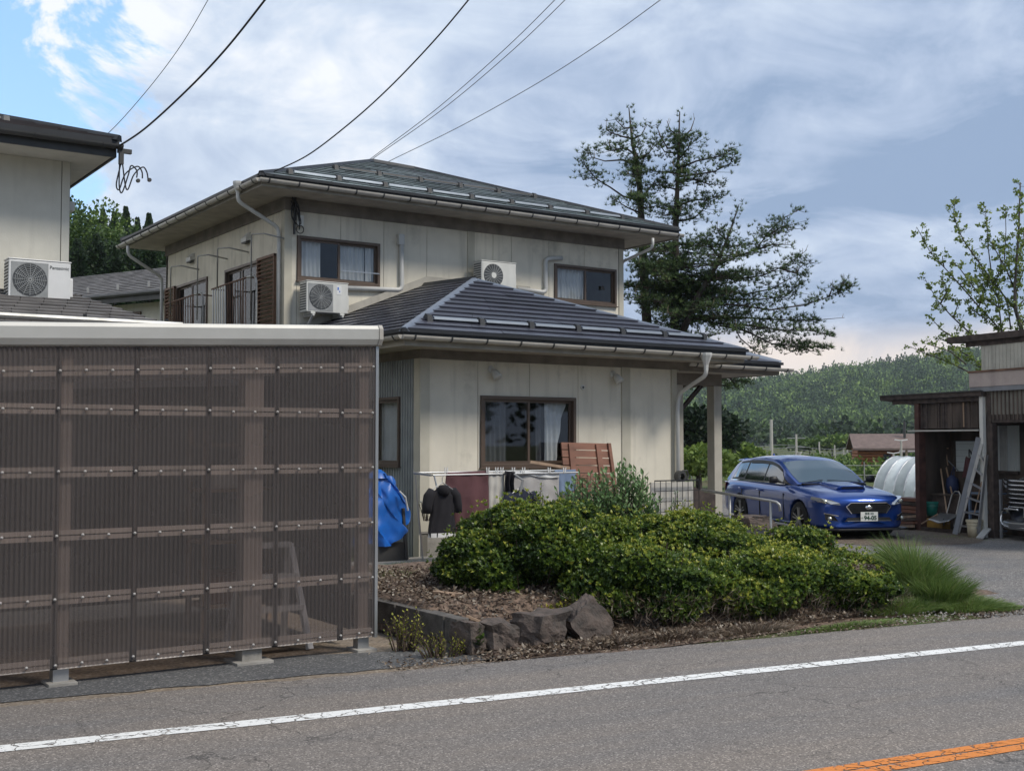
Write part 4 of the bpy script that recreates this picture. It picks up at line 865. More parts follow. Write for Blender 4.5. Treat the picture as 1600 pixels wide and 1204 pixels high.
# ------------------------------------------------------------------ railings and laundry hangers on the side wall
XR = UX0-.38
def railing(lb, L_, R_, endc, nbar, pale):
    t_ = thing('window_railing', lb, 'railing', onx(*L_, XR))
    a, b_ = onx(*L_, XR), onx(*R_, XR); zl = 2.75
    mb = MB(); mb.tube([a, b_], .018, 8); mb.build('top_rail', RUST, t_)
    pts = [b_, onx(*endc, XR+.02)]; e = pts[1]; pts += [e+Vector((0, -.1, -.06)), e+Vector((0, -.12, -.14)), Vector((e.x, e.y-.12, zl))]
    mb = MB(); mb.tube(pts, .018, 8); mb.build('end_post', PIPE, t_)
    for k in range(nbar):
        u = (k+.5)/nbar; p = a.lerp(b_, u); mb = MB(); q = Vector((p.x+.03, p.y+.03*math.sin(k*5), zl)); mb.tube([p, q], .009 if u > pale else .014, 6); mb.build('bar', RUST if u > pale else WHITE, t_)
    mb = MB(); mb.box((XR-.01, min(a.y, b_.y), 3.05), (XR+.01, max(a.y, b_.y), 3.07)); mb.build('mid_rail', RUST, t_)
    for p in (a, b_): mb = MB(); mb.tube([p, Vector((UX0, p.y, p.z))], .014, 6); mb.build('wall_tie', RUST, t_)
railing('rusty window railing with pale sticks below the nearer tall window', (331, 452), (386, 433), (397, 431), 14, .42)
railing('rusty window railing below the farther tall window', (257, 476), (304, 460), (314, 458), 12, -1)
for i, (a, b_, c_, lb) in enumerate((((358, 387), (340, 388), (339, 450), 'bent pipe hanger left of the nearer tall window'), ((413, 365), (393, 366), (392, 500), 'bent pipe hanger in front of the nearer tall window glass'), ((283, 415), (267, 417), (266, 490), 'bent pipe hanger at the farther shutter'), ((326, 398), (309, 400), (308, 500), 'bent pipe hanger in front of the farther tall window'))):
    A, B, C = onx(*a, XR), onx(*b_, XR-.02), onx(*c_, XR-.02); C = Vector((B.x, B.y, C.z)); A = Vector((UX0-.02, A.y-.0, A.z)) if False else A
    mb = MB(); mb.tube([Vector((UX0, A.y, A.z-.05)), A, A.lerp(B, .5), B-(B-A)*.05, B+Vector((0, 0, -.04)), C], .014, 8)
    o = mb.build('laundry_pole_hanger', PIPE, smooth=True); tag(o, lb, 'hanger')

# ------------------------------------------------------------------ neighbour's house on the left
NWALL = M('neighbour_wall', (.62, .60, .53), .85, var=.04, bump=.2, streak=.08)
NH = thing('neighbour_house', 'cream neighbouring house with black gutter at the left edge', 'house', (4.26, 17.4, 0))
NX, NY = 4.26, 17.4
wall(NH, 'y', NY, -7.5, NX, 3.4, 5.62, [NX-.12, NX-1.33, NX-3.15, NX-4.97], mat=NWALL, gap=.012)
wall(NH, 'x', NX, NY+.13, 25, 2.9, 5.62, [20, 22], mat=NWALL, sgn=-1); wall(NH, 'y', 25, -7.5, NX, 0, 5.6, mat=NWALL, sgn=-1)
wall(NH, 'y', 15.1, -7.5, 4.3, 0, 3.0, [-3, -1.2, .6, 2.4], mat=NWALL); wall(NH, 'x', 4.3, 15.23, 25, 0, 2.95, [17, 19], mat=NWALL, sgn=-1)
e0, e1, f0, f1, ze = -8.3, 4.72, 16.62, 25.8, 5.86
n1, n2, n3, n4 = Vector((e0, f0, ze)), Vector((e1, f0, ze)), Vector((e1, f1, ze)), Vector((e0, f1, ze)); r1, r2 = Vector((-3.7, 21.2, 7.25)), Vector((.1, 21.2, 7.25))
roof_face(NH, n1, n2, r2, r1, 16, .8, TILE_D, 21); roof_face(NH, n2, n3, r2, r2, 16, .8, TILE_D, 22); roof_face(NH, n3, n4, r1, r2, 16, 1.2, TILE_D, 23); cap(NH, n2, r2); 
mb = MB(); mb.box((e0+.03, f0+.03, 5.60), (e1-.03, f0+.06, 5.80)); mb.box((e1-.06, f0+.06, 5.60), (e1-.03, f1, 5.80)); mb.build('fascia', CLIP, NH)
mb = MB(); mb.box((e0+.05, f0+.07, 5.62), (e1-.07, f1-.1, 5.635)); mb.build('soffit', NWALL, NH)
gutter(NH, [(e1+.03, f0-.05, 5.76), (e0, f0-.05, 5.76)], .06, CLIP, .9)
guards(NH, Vector((-2, f0+.35, ze+.10)), Vector((4.4, f0+.35, ze+.10)), (0, -.3, 1), (0, -1, -.3), 1.3, .1, DARKMET)
mb = MB(); mb.box((NX+.001, 17.5, 4.95), (NX+.09, 17.75, 5.08)); mb.build('vent_hood', ACW, NH)
# lower roof of the neighbour
q0, q1, q2, q3 = Vector((-8.2, 14.5, 2.95)), Vector((5.2, 14.5, 2.95)), Vector((4.3, 17.4, 3.74)), Vector((-8.2, 17.4, 3.74))
roof_face(NH, q0, q1, q2, q3, 12, .30, TILE_N, 24, lift=.03); roof_face(NH, q1, Vector((5.2, 24, 2.95)), Vector((4.3, 24, 3.74)), q2, 12, .3, TILE_N, 25, lift=.03)
mb = MB(); mb.tube([(-7, 14.72, 3.11), (5.0, 14.72, 3.11)], .04, 8); mb.build('snow_guard_pipe', PIPE, NH)
for x in (-1, .2, 1.4, 2.6, 3.8, 4.8): mb = MB(); mb.bar((x, 14.72, 3.02), (x, 14.72, 3.18), .04, .02); mb.build('snow_guard_bracket', DARKMET, NH)
gutter(NH, [(5.3, 14.44, 2.88), (-8, 14.44, 2.9)], .055, CLIP, .9)
q = ony(62, 472, 16.75); ac3 = aircon((q.x, 16.9, q.z), 0, 'air conditioner on the neighbouring roof at the left edge', label_text='Panasonic', w_=.80, h_=.56, mat=WHITE)
# cables at the neighbour's eave
t_ = thing('eave_cable_bracket', 'black cable bracket with two round insulators under the neighbouring eave', 'bracket', Vector((e1, f0, 5.7)))
c_ = Vector((e1+.02, f0-.02, 5.72)); mb = MB(); mb.box(c_+Vector((-.05, -.03, -.06)), c_+Vector((.14, .03, 0))); mb.box(c_+Vector((-.03, -.03, -.22)), c_+Vector((.03, .03, -.06))); mb.build('bracket', CLIP, t_)
for k, (dx, dz) in enumerate(((.0, -.55), (-.06, -.5), (.04, -.48))):
    a = c_+Vector((-.02+k*.02, 0, -.2)); mb = MB(); mb.tube(spline([a, a+Vector((dx, 0, dz*.6)), a+Vector((dx+.04, 0, dz*.75)), a+Vector((dx+.12, 0, dz*.3)), a+Vector((.16+k*.06, 0, -.02)), a+Vector((.24+k*.05, 0, -.08)), a+Vector((.24+k*.06, 0, -.18))]), .010, 6); mb.build('cable', CABLE, t_)
for dx in (.24, .40): mb = MB(); mb.lathe([(0, -.022), (.026, -.022), (.030, 0), (.026, .022), (0, .022)], c_+Vector((dx, 0, -.42+.03*(dx > .3))), 12, 'y'); mb.build('insulator', CLIP, t_)
# a further house between the two
A_, B_ = at(100, 466, 33.2), at(262, 451, 31.0); A_.z = B_.z = 5.62; dd = (B_-A_).normalized(); nn = Vector((-dd.y, dd.x, 0)); nn = nn if nn.dot(FW) > 0 else -nn
BH = thing('neighbour_house', 'distant cream house with dark tiled roof between the two nearer houses', 'house', A_.xy.to_3d())
P0 = A_-dd*9; P1_ = A_+dd*6
roof_face(BH, P0, P1_, P1_+nn*4.2-dd*3.0+Vector((0, 0, 1.45)), P0+nn*4.2+Vector((0, 0, 1.45)), 14, .35, TILE_N, 31, lift=.03)
mb = MB(); mb.prism([P0+nn*.6+Vector((0, 0, -.22)), P1_-dd*.6+nn*.6+Vector((0, 0, -.22)), P1_-dd*.6+nn*8+Vector((0, 0, -.22)), P0+nn*8+Vector((0, 0, -.22))], (0, 0, -5.5)); mb.build('wall', NWALL, BH)
mb = MB(); mb.hexa([*(p+Vector((0, 0, -.25)) for p in (P0-nn*.02, P1_-nn*.02, P1_+nn*.02, P0+nn*.02)), *(p+Vector((0, 0, -.1)) for p in (P0-nn*.02, P1_-nn*.02, P1_+nn*.02, P0+nn*.02))]); mb.build('fascia', CLIP, BH)
mb = MB(); p = A_+dd*.9+nn*.58; mb.prism([p+Vector((0, 0, -1.3)), p+dd*1.6+Vector((0, 0, -1.3)), p+dd*1.6+Vector((0, 0, -.45)), p+Vector((0, 0, -.45))], -nn*.03); w_ = mb.build('window', FRAME, BH); mb = MB(); p2 = p-nn*.035; mb.poly([p2+dd*.06+Vector((0, 0, -1.24)), p2+dd*1.54+Vector((0, 0, -1.24)), p2+dd*1.54+Vector((0, 0, -.51)), p2+dd*.06+Vector((0, 0, -.51))]); mb.build('pane', INNER, w_)
mb = MB(); mb.tube([P0-nn*.06+Vector((0, 0, -.06)), P1_-nn*.06+Vector((0, 0, -.06))], .06, 8); mb.build('gutter', CLIP, BH)
for k in range(12): p = P0.lerp(P1_, (k+.5)/12)+nn*.5+Vector((0, 0, .2)); mb = MB(); mb.bar(p, p+Vector((0, 0, .14)), .06, .04); mb.build('snow_guard_bracket', PIPE, BH)
p = A_+dd*1.6+nn*3.7+Vector((0, 0, 1.5)); mb = MB(); mb.bar(p, p+dd*4.4+Vector((0, 0, .02)), .5, .07); mb.build('solar_heater', CAPMET, BH)

# ------------------------------------------------------------------ tarp, laundry and things along the front wall
t_ = thing('covered_handcart', 'bright blue tarp draped over a dark cart beside the house corner', 'tarp', (7.5, 14.0, 0))
def fn(u, v):
    a = -1.9+3.8*u; rx, ry = .30+.09*(1-v), .20; x = 7.54+rx*math.sin(a)*(1+.10*math.sin(v*9+a*3)); y = 14.08-ry*math.cos(a)*1.2
    zb = .26+.30*ss(math.sin(a), -.1, 1.0); zt_ = 1.22-.10*abs(a)/1.9; z = zb+(zt_-zb)*v
    k = 1-.58*v**2.2; x = 7.50+(x-7.50)*k+.03*math.sin(z*13+a*5)+.02*math.sin(z*31+a*11)+.02*noise.noise(Vector((a*2, z*5, 2))); y = 14.1+(y-14.1)*k+.03*math.sin(a*8+z*4)+.03*noise.noise(Vector((a*3, z*4, 9)))
    return (x, y, z)
mb = MB(); mb.grid(fn, 60, 30); mb.build('tarp', BLUETARP, t_, smooth=True)
mb = MB(); mb.lathe([(.001, 1.27), (.05, 1.26), (.11, 1.215), (.15, 1.15)], (7.47, 14.1, 0), 20); mb.build('tarp_top', BLUETARP, t_, smooth=True)
mb = MB(); mb.box((7.2, 13.9, .06), (7.8, 14.25, .30)); mb.bar((7.80, 13.9, .06), (7.76, 13.92, .75), .035); mb.bar((7.87, 14.0, .06), (7.80, 14.02, .85), .03); mb.build('frame', CLIP, t_)
mb = MB(); mb.tube([(7.66, 13.84, .98), (7.74, 13.82, .9), (7.80, 13.86, .72)], .012, 6); mb.build('tie_rope', WHITE, t_)

LYR = 13.15
def L2(px, py, y=LYR): return ony(px, py, y)
RK = thing('drying_rack', 'folding metal laundry rack in front of the ground floor window', 'laundry rack', L2(760, 800))
fr_l, fr_r = L2(676, 742), L2(905, 745); zr = fr_l.z
mb = MB(); mb.tube([fr_l, Vector((fr_r.x, LYR, zr))], .012, 8); mb.build('rail', ALU, RK); mb = MB(); mb.tube([(fr_l.x, LYR+.45, zr+.02), (fr_r.x+.1, LYR+.45, zr+.02)], .012, 8); mb.build('rail', ALU, RK)
mb = MB(); mb.tube([(fr_l.x+.02, LYR, zr), (fr_l.x+.22, LYR-.2, .05)], .011, 8); mb.build('leg', ALU, RK); mb = MB(); mb.tube([(fr_l.x-.02, LYR, zr), (fr_l.x-.02, LYR+.45, zr+.02)], .016, 8); mb.build('end_rail', PIPE, RK)
mb = MB(); q = L2(817, 750, LYR-.15); mb.tube([q, L2(802, 820, LYR-.15)], .016, 8); mb.tube([q, L2(800, 738, LYR)], .014, 8); mb.build('brace', PIPE, RK)
mb = MB(); mb.tube([(fr_r.x, LYR, zr), (fr_r.x+.25, LYR-.1, .1)], .012, 8); mb.tube([L2(918, 742), L2(916, 800)], .012, 8); mb.tube([L2(905, 746), L2(919, 746)], .012, 8); mb.build('leg', RUST, RK)
mb = MB(); mb.tube([(fr_l.x+.0, LYR+.45, zr), (fr_l.x+.15, LYR+.5, .05)], .012, 8); mb.build('leg', ALU, RK)
def cloth(name, lb, cat, mat, pts, y, wave=.02, thick=.008, seed=0):
    """cloth hanging between px corners tl,tr,br,bl on plane y"""
    tl, tr_, br_, bl = [L2(*p, y) for p in pts]; mb = MB()
    def f(u, v):
        p = bl.lerp(br_, u).lerp(tl.lerp(tr_, u), v); return p+Vector((0, wave*2.2*math.sin(u*16+seed+.8*math.sin(v*3))*(1.25-v)+.012*noise.noise(p*7)-.0, .01*math.sin(u*9+seed)*(1-v)))
    mb.grid(f, 36, 20); o = mb.build(name, mat, smooth=True, fix=False); s = o.modifiers.new('thickness', 'SOLIDIFY'); s.thickness = thick
    return tag(o, lb, cat)
MAR = M('towel_maroon', (.115, .05, .055), .95, var=.12, bump=.6, bs=200); CREAM = M('cloth_cream', (.50, .48, .44), .95, var=.05, bump=.4, bs=150); BLK = M('cloth_black', (.012, .011, .015), .95, var=.2, bump=.3, bs=120); NAVY = M('cloth_navy', (.015, .02, .04), .95, var=.2, bump=.3); SKYB = M('cloth_blue', (.17, .23, .34), .95, var=.1, bump=.5, bs=150); PINKC = M('cloth_greyish', (.40, .385, .375), .95, var=.08, bump=.4)
cloth('towel', 'dark maroon bath towel hanging on the laundry rack', 'towel', MAR, [(697, 738), (763, 735), (764, 840), (696, 838)], LYR-.0, .006)
cloth('towel', 'plain cream towel hanging right beside the maroon towel', 'towel', CREAM, [(764, 737), (788, 737), (786, 830), (763, 832)], LYR+.01, .008, seed=2)
cloth('garment', 'black cloth bunched between cream towel and pale sheet', 'clothing', BLK, [(788, 735), (806, 737), (804, 770), (788, 790)], LYR-.02, .02, seed=4)
cloth('sheet', 'pale greyish sheet with white top hem on the right half of the rack', 'laundry', PINKC, [(802, 737), (874, 742), (873, 800), (800, 800)], LYR+.03, .012, seed=5)
cloth('cloth_hem', 'white band folded over the rail above the pale sheet', 'laundry', WHITE, [(801, 734), (874, 739), (874, 747), (802, 741)], LYR+.012, .003, seed=5)
cloth('towel', 'pale blue towel at the right end of the rack', 'towel', SKYB, [(867, 734), (900, 733), (899, 768), (868, 775)], LYR+.25, .006, seed=6)
def shirt(lb, mat, top, w_, h_, y, sl_, hood=False, hem=None):
    c_ = L2(*top, y); t_ = thing('shirt' if not hood else 'hooded_jacket', lb, 'clothing', c_, local=True)
    def body(u, v):
        a = 2*math.pi*u; z = -h_*v; wd = w_*(.30+.20*min(1, v*6)) if v < .17 else w_*(.5+.04*v+.03*math.sin(v*9)); dp = .055*(.5+.5*min(1, v*5))
        return (wd*math.cos(a), dp*math.sin(a)+.008*math.sin(a*9+v*5), z-.07*abs(math.cos(a))*(1-min(1, v*3)))
    mb = MB(); mb.grid(body, 48, 22); mb.build('body', mat, t_, smooth=True)
    for s in (-1, 1):
        mb = MB(); mb.tube([(s*w_*.40, 0, -.07), (s*w_*.55, 0, -.15), (s*w_*.62, .0, -.26), (s*w_*.64, .0, -sl_)], [.06, .072, .066, .06], 12); mb.build('sleeve', mat, t_, smooth=True)
    if hood:
        mb = MB(); mb.lathe([(.02, .0), (.06, -.01), (.085, -.05), (.07, -.12), (.02, -.15)], (0, -.035, .0), 16); o = mb.build('hood', mat, t_, smooth=True)
    if hem: 
        mb = MB(); mb.grid(lambda u, v: (w_*.56*math.cos(2*math.pi*u), .062*math.sin(2*math.pi*u), -h_+.05-.055*v), 40, 2); mb.build('hem', hem, t_, smooth=True)
    mb = MB(); mb.tube([(-.17, 0, -.07), (0, 0, .03), (.17, 0, -.07)], .008, 6); mb.tube([(0, 0, .03), (0, 0, .09), (.02, 0, .11)], .005, 6); mb.build('coat_hanger', PIPE, t_)
shirt('black hooded jacket with white hem hanging at the left end of the rack', BLK, (691, 757), .36, .66, LYR-.10, .36, True, WHITE)
shirt('dark navy shirt on a hanger in the middle of the rack', NAVY, (815, 763), .40, .50, LYR-.12, .40)
for i, px in enumerate((697, 762, 776, 784, 802, 818, 858, 882)):
    p = L2(px, 735, LYR-.01); t_ = thing('clothes_peg', 'white clothes peg gripping the rail, %s from the left' % ['first', 'second', 'third', 'fourth', 'fifth', 'sixth', 'seventh', 'eighth'][i], 'clothes peg', p, group='white pegs on the laundry rack', local=True)
    mb = MB(); mb.bar((-.012, 0, -.03), (-.018, 0, .045), .012, .010); mb.build('jaw', WHITE, t_); mb = MB(); mb.bar((.012, 0, -.03), (.022, 0, .045), .012, .010); mb.build('jaw', WHITE, t_)
# red slatted board leaning on the wall
t_ = thing('slatted_board', 'red brown slatted timber board leaning below the ground floor window', 'wooden board', (10.8, 14.2, 0))
yb = 14.12; BL_, BR_ = ony(886, 765, yb-.25), ony(958, 768, yb-.25)
def bp_(u, v): 
    tl, tr_, br_, bl = ony(877, 690, yb), ony(951, 692, yb), ony(962, 775, yb-.22), ony(884, 775, yb-.22); return bl.lerp(br_, u).lerp(tl.lerp(tr_, u), v)
for k in range(7):
    v0, v1 = k/7+.008, (k+1)/7-.008; mb = MB(); mb.prism([bp_(0, v0), bp_(1, v0), bp_(1, v1), bp_(0, v1)], (0, .022, 0)); mb.build('slat', WOODR, t_)
for u in (.13, .70): mb = MB(); mb.prism([bp_(u, .0), bp_(u+.10, .0), bp_(u+.10, .97), bp_(u, .97)], (0, -.03, 0)); mb.build('batten', WOODR, t_)
mb = MB(); mb.prism([bp_(.97, -.02), bp_(1.03, -.02), bp_(1.02, 1.0), bp_(.96, 1.0)], (0, -.035, 0)); mb.build('batten', WOODR, t_)
mb = MB(); mb.bar(ony(828, 721, 13.9), ony(890, 731, 13.9), .03, .04); o = mb.build('timber_batten', WOODP); tag(o, 'pale batten lying across behind the laundry towards the slatted board', 'wood')
# reflection seen in window: a wire basket frame standing inside
# wire mesh panel, dark bag, post base and handrail
t_ = thing('mesh_panel', 'galvanised wire grid panel standing at the house corner by the downspout', 'mesh panel', ony(1050, 790, 13.4))
m0, m1 = ony(1023, 751, 13.5), ony(1092, 753, 13.5); zt, zb_ = m0.z, .1; mb_n = 8
for k in range(mb_n+1): p = m0.lerp(m1, k/mb_n); mb = MB(); mb.bar((p.x, p.y, zb_), (p.x, p.y, zt-(.0)), .008); mb.build('wire', DARKMET, t_)
for k in range(7): z = zb_+(zt-zb_)*k/6; mb = MB(); mb.bar((m0.x, m0.y, z), (m1.x, m1.y, z), .010 if k < 6 else .018); mb.build('wire', DARKMET, t_)
mb = MB(); mb.box((m0.x+.02, m0.y+.10, .05), (m1.x-.02, m0.y+.13, zt-.03)); o = mb.build('backing_board', CREAM); tag(o, 'pale board standing behind the wire grid panel', 'board')
t_ = thing('hose_reel', 'small dark hose reel on the ledge beside the downspout foot', 'hose reel', ony(1063, 749, 13.8), local=True)
mb = MB(); mb.lathe([(.05, -.05), (.09, -.05), (.09, .05), (.05, .05)], (0, 0, .05), 16, 'y'); mb.build('drum', CLIP, t_); mb = MB(); mb.tube([(.02, 0, .05), (.06, 0, .14), (.14, 0, .14), (.17, 0, .06), (.13, 0, -.02)], .014, 8); mb.build('handle', CLIP, t_)
mb = MB(); q = ony(1085, 772, 13.9); mb.prism([ony(1070, 752, 13.9), ony(1100, 768, 13.9), ony(1118, 772, 13.9), ony(1118, 800, 13.9), ony(1086, 800, 13.9)], (0, .06, 0)); o = mb.build('sloping_board', WOODD); tag(o, 'dark sloping board between grid panel and porch column', 'board')
t_ = thing('handrail', 'grey tubular handrail with bent end beside the blue car', 'handrail', at(1204, 850, 17.3))
h0, h1, h2 = at(1096, 765, 18.2), at(1204, 782, 17.3), at(1213, 784, 17.25)
mb = MB(); mb.tube([h0, h1, h2, h2+(h2-h1).normalized()*.05+Vector((0, 0, -.03)), h2+(h2-h1).normalized()*.06+Vector((0, 0, -.12))], .021, 10); mb.build('rail', PIPE, t_, smooth=True)
for p in (h1, h0.lerp(h1, .42)): mb = MB(); mb.tube([p, Vector((p.x, p.y, -.12))], .019, 10); mb.build('post', PIPE, t_, smooth=True)
mb = MB(); mb.tube([h0+Vector((0, 0, -.33)), h0.lerp(h1, .42)+Vector((0, 0, -.33))], .017, 8); mb.build('lower_rail', PIPE, t_)

# ------------------------------------------------------------------ block wall, boulders, stones, planks
t_ = thing('block_wall', 'low dark concrete block wall between the carport and the boulders', 'low wall', (4.9, 8.6, 0))
for row, (z0, z1) in enumerate(((-.13, .062), (.070, .262))):
    y = 7.93-(.2 if row else 0); 
    while y < 9.9:
        a, b_ = max(y, 7.93), min(y+.39, 9.95)
        if b_-a > .05: mb = MB(); mb.box((4.90+random.uniform(-.003, .003), a+.004, z0), (5.02, b_-.004, z1-random.uniform(0, .004))); mb.build('block', BLOCK, t_, bevel=.006)
        y += .40
def boulder(px, py, y, sx_, sy_, sz_, seed, lb, tilt=0, nm='boulder', grp=None, sph=.16):
    c_ = ony(px, py, y); b = bmesh.new(); bmesh.ops.create_cube(b, size=2); bmesh.ops.subdivide_edges(b, edges=b.edges[:], cuts=7, use_grid_fill=True)
    sd = Vector((seed*3.1, seed*1.7, seed)); rn = random.Random(seed); sk = [(rn.uniform(-.22, .22), rn.uniform(-.2, .2)) for _ in range(3)]
    for v in b.verts:
        q = v.co.copy(); q = q.lerp(q.normalized()*1.25, sph); q.x += sk[0][0]*q.z+sk[1][0]*q.y; q.z += sk[2][0]*q.x*.7
        nn_ = noise.noise(q*.9+sd)*.28+noise.noise(q*2.3+sd)*.12+noise.noise(q*6+sd)*.045; q *= 1+nn_; v.co = Vector((q.x*sx_, q.y*sy_, q.z*sz_))
    me = bpy.data.meshes.new(nm); b.to_mesh(me); b.free(); o = link(nm, me, STONE); o.location = c_; o.rotation_euler = (tilt*.4, tilt, rn.uniform(-.2, .2)); tag(o, lb, 'stone', grp); return o
boulder(776, 992, 7.86, .125, .14, .115, 1, 'squarish boulder leftmost of the large three beside the road')
boulder(842, 980, 7.86, .155, .16, .12, 2, 'broad flat topped boulder between the squarish and the pointed one')
boulder(918, 972, 7.9, .165, .14, .165, 17, 'tall pointed boulder tilted beside the bush', tilt=-.6)
boulder(733, 996, 7.9, .09, .12, .125, 4, 'small dark mossy boulder touching the block wall end')
boulder(856, 945, 8.65, .19, .16, .075, 5, 'low boulder lying behind the broad flat topped one')
boulder(1010, 965, 8.2, .22, .2, .2, 6, 'boulder half hidden under the front bush')
boulder(722, 940, 9.2, .05, .05, .035, 7, 'small grey stone beside the pale plank', nm='stone', sph=.6)
boulder(783, 962, 8.5, .10, .07, .03, 11, 'flat stone on the litter behind the squarish boulder', nm='stone')
boulder(1376, 908, 8.55, .10, .10, .12, 12, 'weathered stump like stone at the right end of the bushes', nm='stone', sph=.1)
boulder(1392, 880, 9.6, .09, .09, .12, 13, 'grey stone half hidden behind the tall grass', nm='stone', sph=.1)
boulder(1177, 815, 12.9, .30, .2, .10, 14, 'flat grey stone beneath the handrail', nm='stone')
for a, b_, lb in (((676, 931), (722, 951), 'pale split plank lying on the leaf litter'), ((682, 929), (708, 931), 'short pale wood scrap above the plank'), ((728, 962), (752, 966), 'yellowish wood offcut near the squarish boulder')):
    p, q = ony(*a, 8.9 if a[0] < 700 else 8.35), ony(*b_, 8.7 if a[0] < 700 else 8.3); p.z = bedz(p.x, p.y)+.045; q.z = bedz(q.x, q.y)+.03; mb = MB(); mb.bar(p, q, .05, .018); o = mb.build('plank', WOODP); tag(o, lb, 'plank')
# ------------------------------------------------------------------ shrubs, weeds and grass
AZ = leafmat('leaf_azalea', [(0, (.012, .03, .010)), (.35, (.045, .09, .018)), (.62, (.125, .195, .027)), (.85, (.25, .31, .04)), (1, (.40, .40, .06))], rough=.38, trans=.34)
YL = leafmat('leaf_yellow', [(0, (.10, .13, .02)), (.5, (.26, .28, .03)), (1, (.42, .36, .05))], trans=.3)
BG = leafmat('leaf_bluegreen', [(0, (.035, .085, .04)), (.5, (.12, .215, .085)), (1, (.26, .37, .16))], rough=.4, trans=.3)
DRY = leafmat('dry_twig', [(0, (.05, .03, .022)), (.45, (.12, .085, .06)), (.8, (.23, .18, .13)), (1, (.36, .32, .27))], rough=.8, trans=.1)
GR = leafmat('grass_blade', [(0, (.05, .09, .02)), (.5, (.13, .21, .05)), (.85, (.22, .29, .09)), (1, (.28, .27, .12))], rough=.5, trans=.3)
FLW = leafmat('flower_white', [(0, (.7, .7, .66)), (1, (.8, .78, .72))], trans=.3)
DEADL = leafmat('leaf_dead', [(0, (.16, .07, .03)), (.6, (.32, .15, .06)), (1, (.45, .30, .10))], trans=.3)
TWIG = M('twig', (.075, .05, .038), .9, var=.3)
def lump(U, sd):
    a = np.sin(U[:, 0]*4.1+sd)*np.cos(U[:, 1]*3.7+sd*1.3)+np.sin(U[:, 2]*5.3+sd*2.1+U[:, 0]*2.2); b_ = np.sin(U[:, 0]*11+sd*3)*np.sin(U[:, 1]*12+sd)*np.cos(U[:, 2]*10+sd*.7)
    c_ = np.sin(U[:, 0]*21+U[:, 2]*17+sd)*np.sin(U[:, 1]*23+sd*2)
    return .97+.085*a+.10*b_+.05*c_
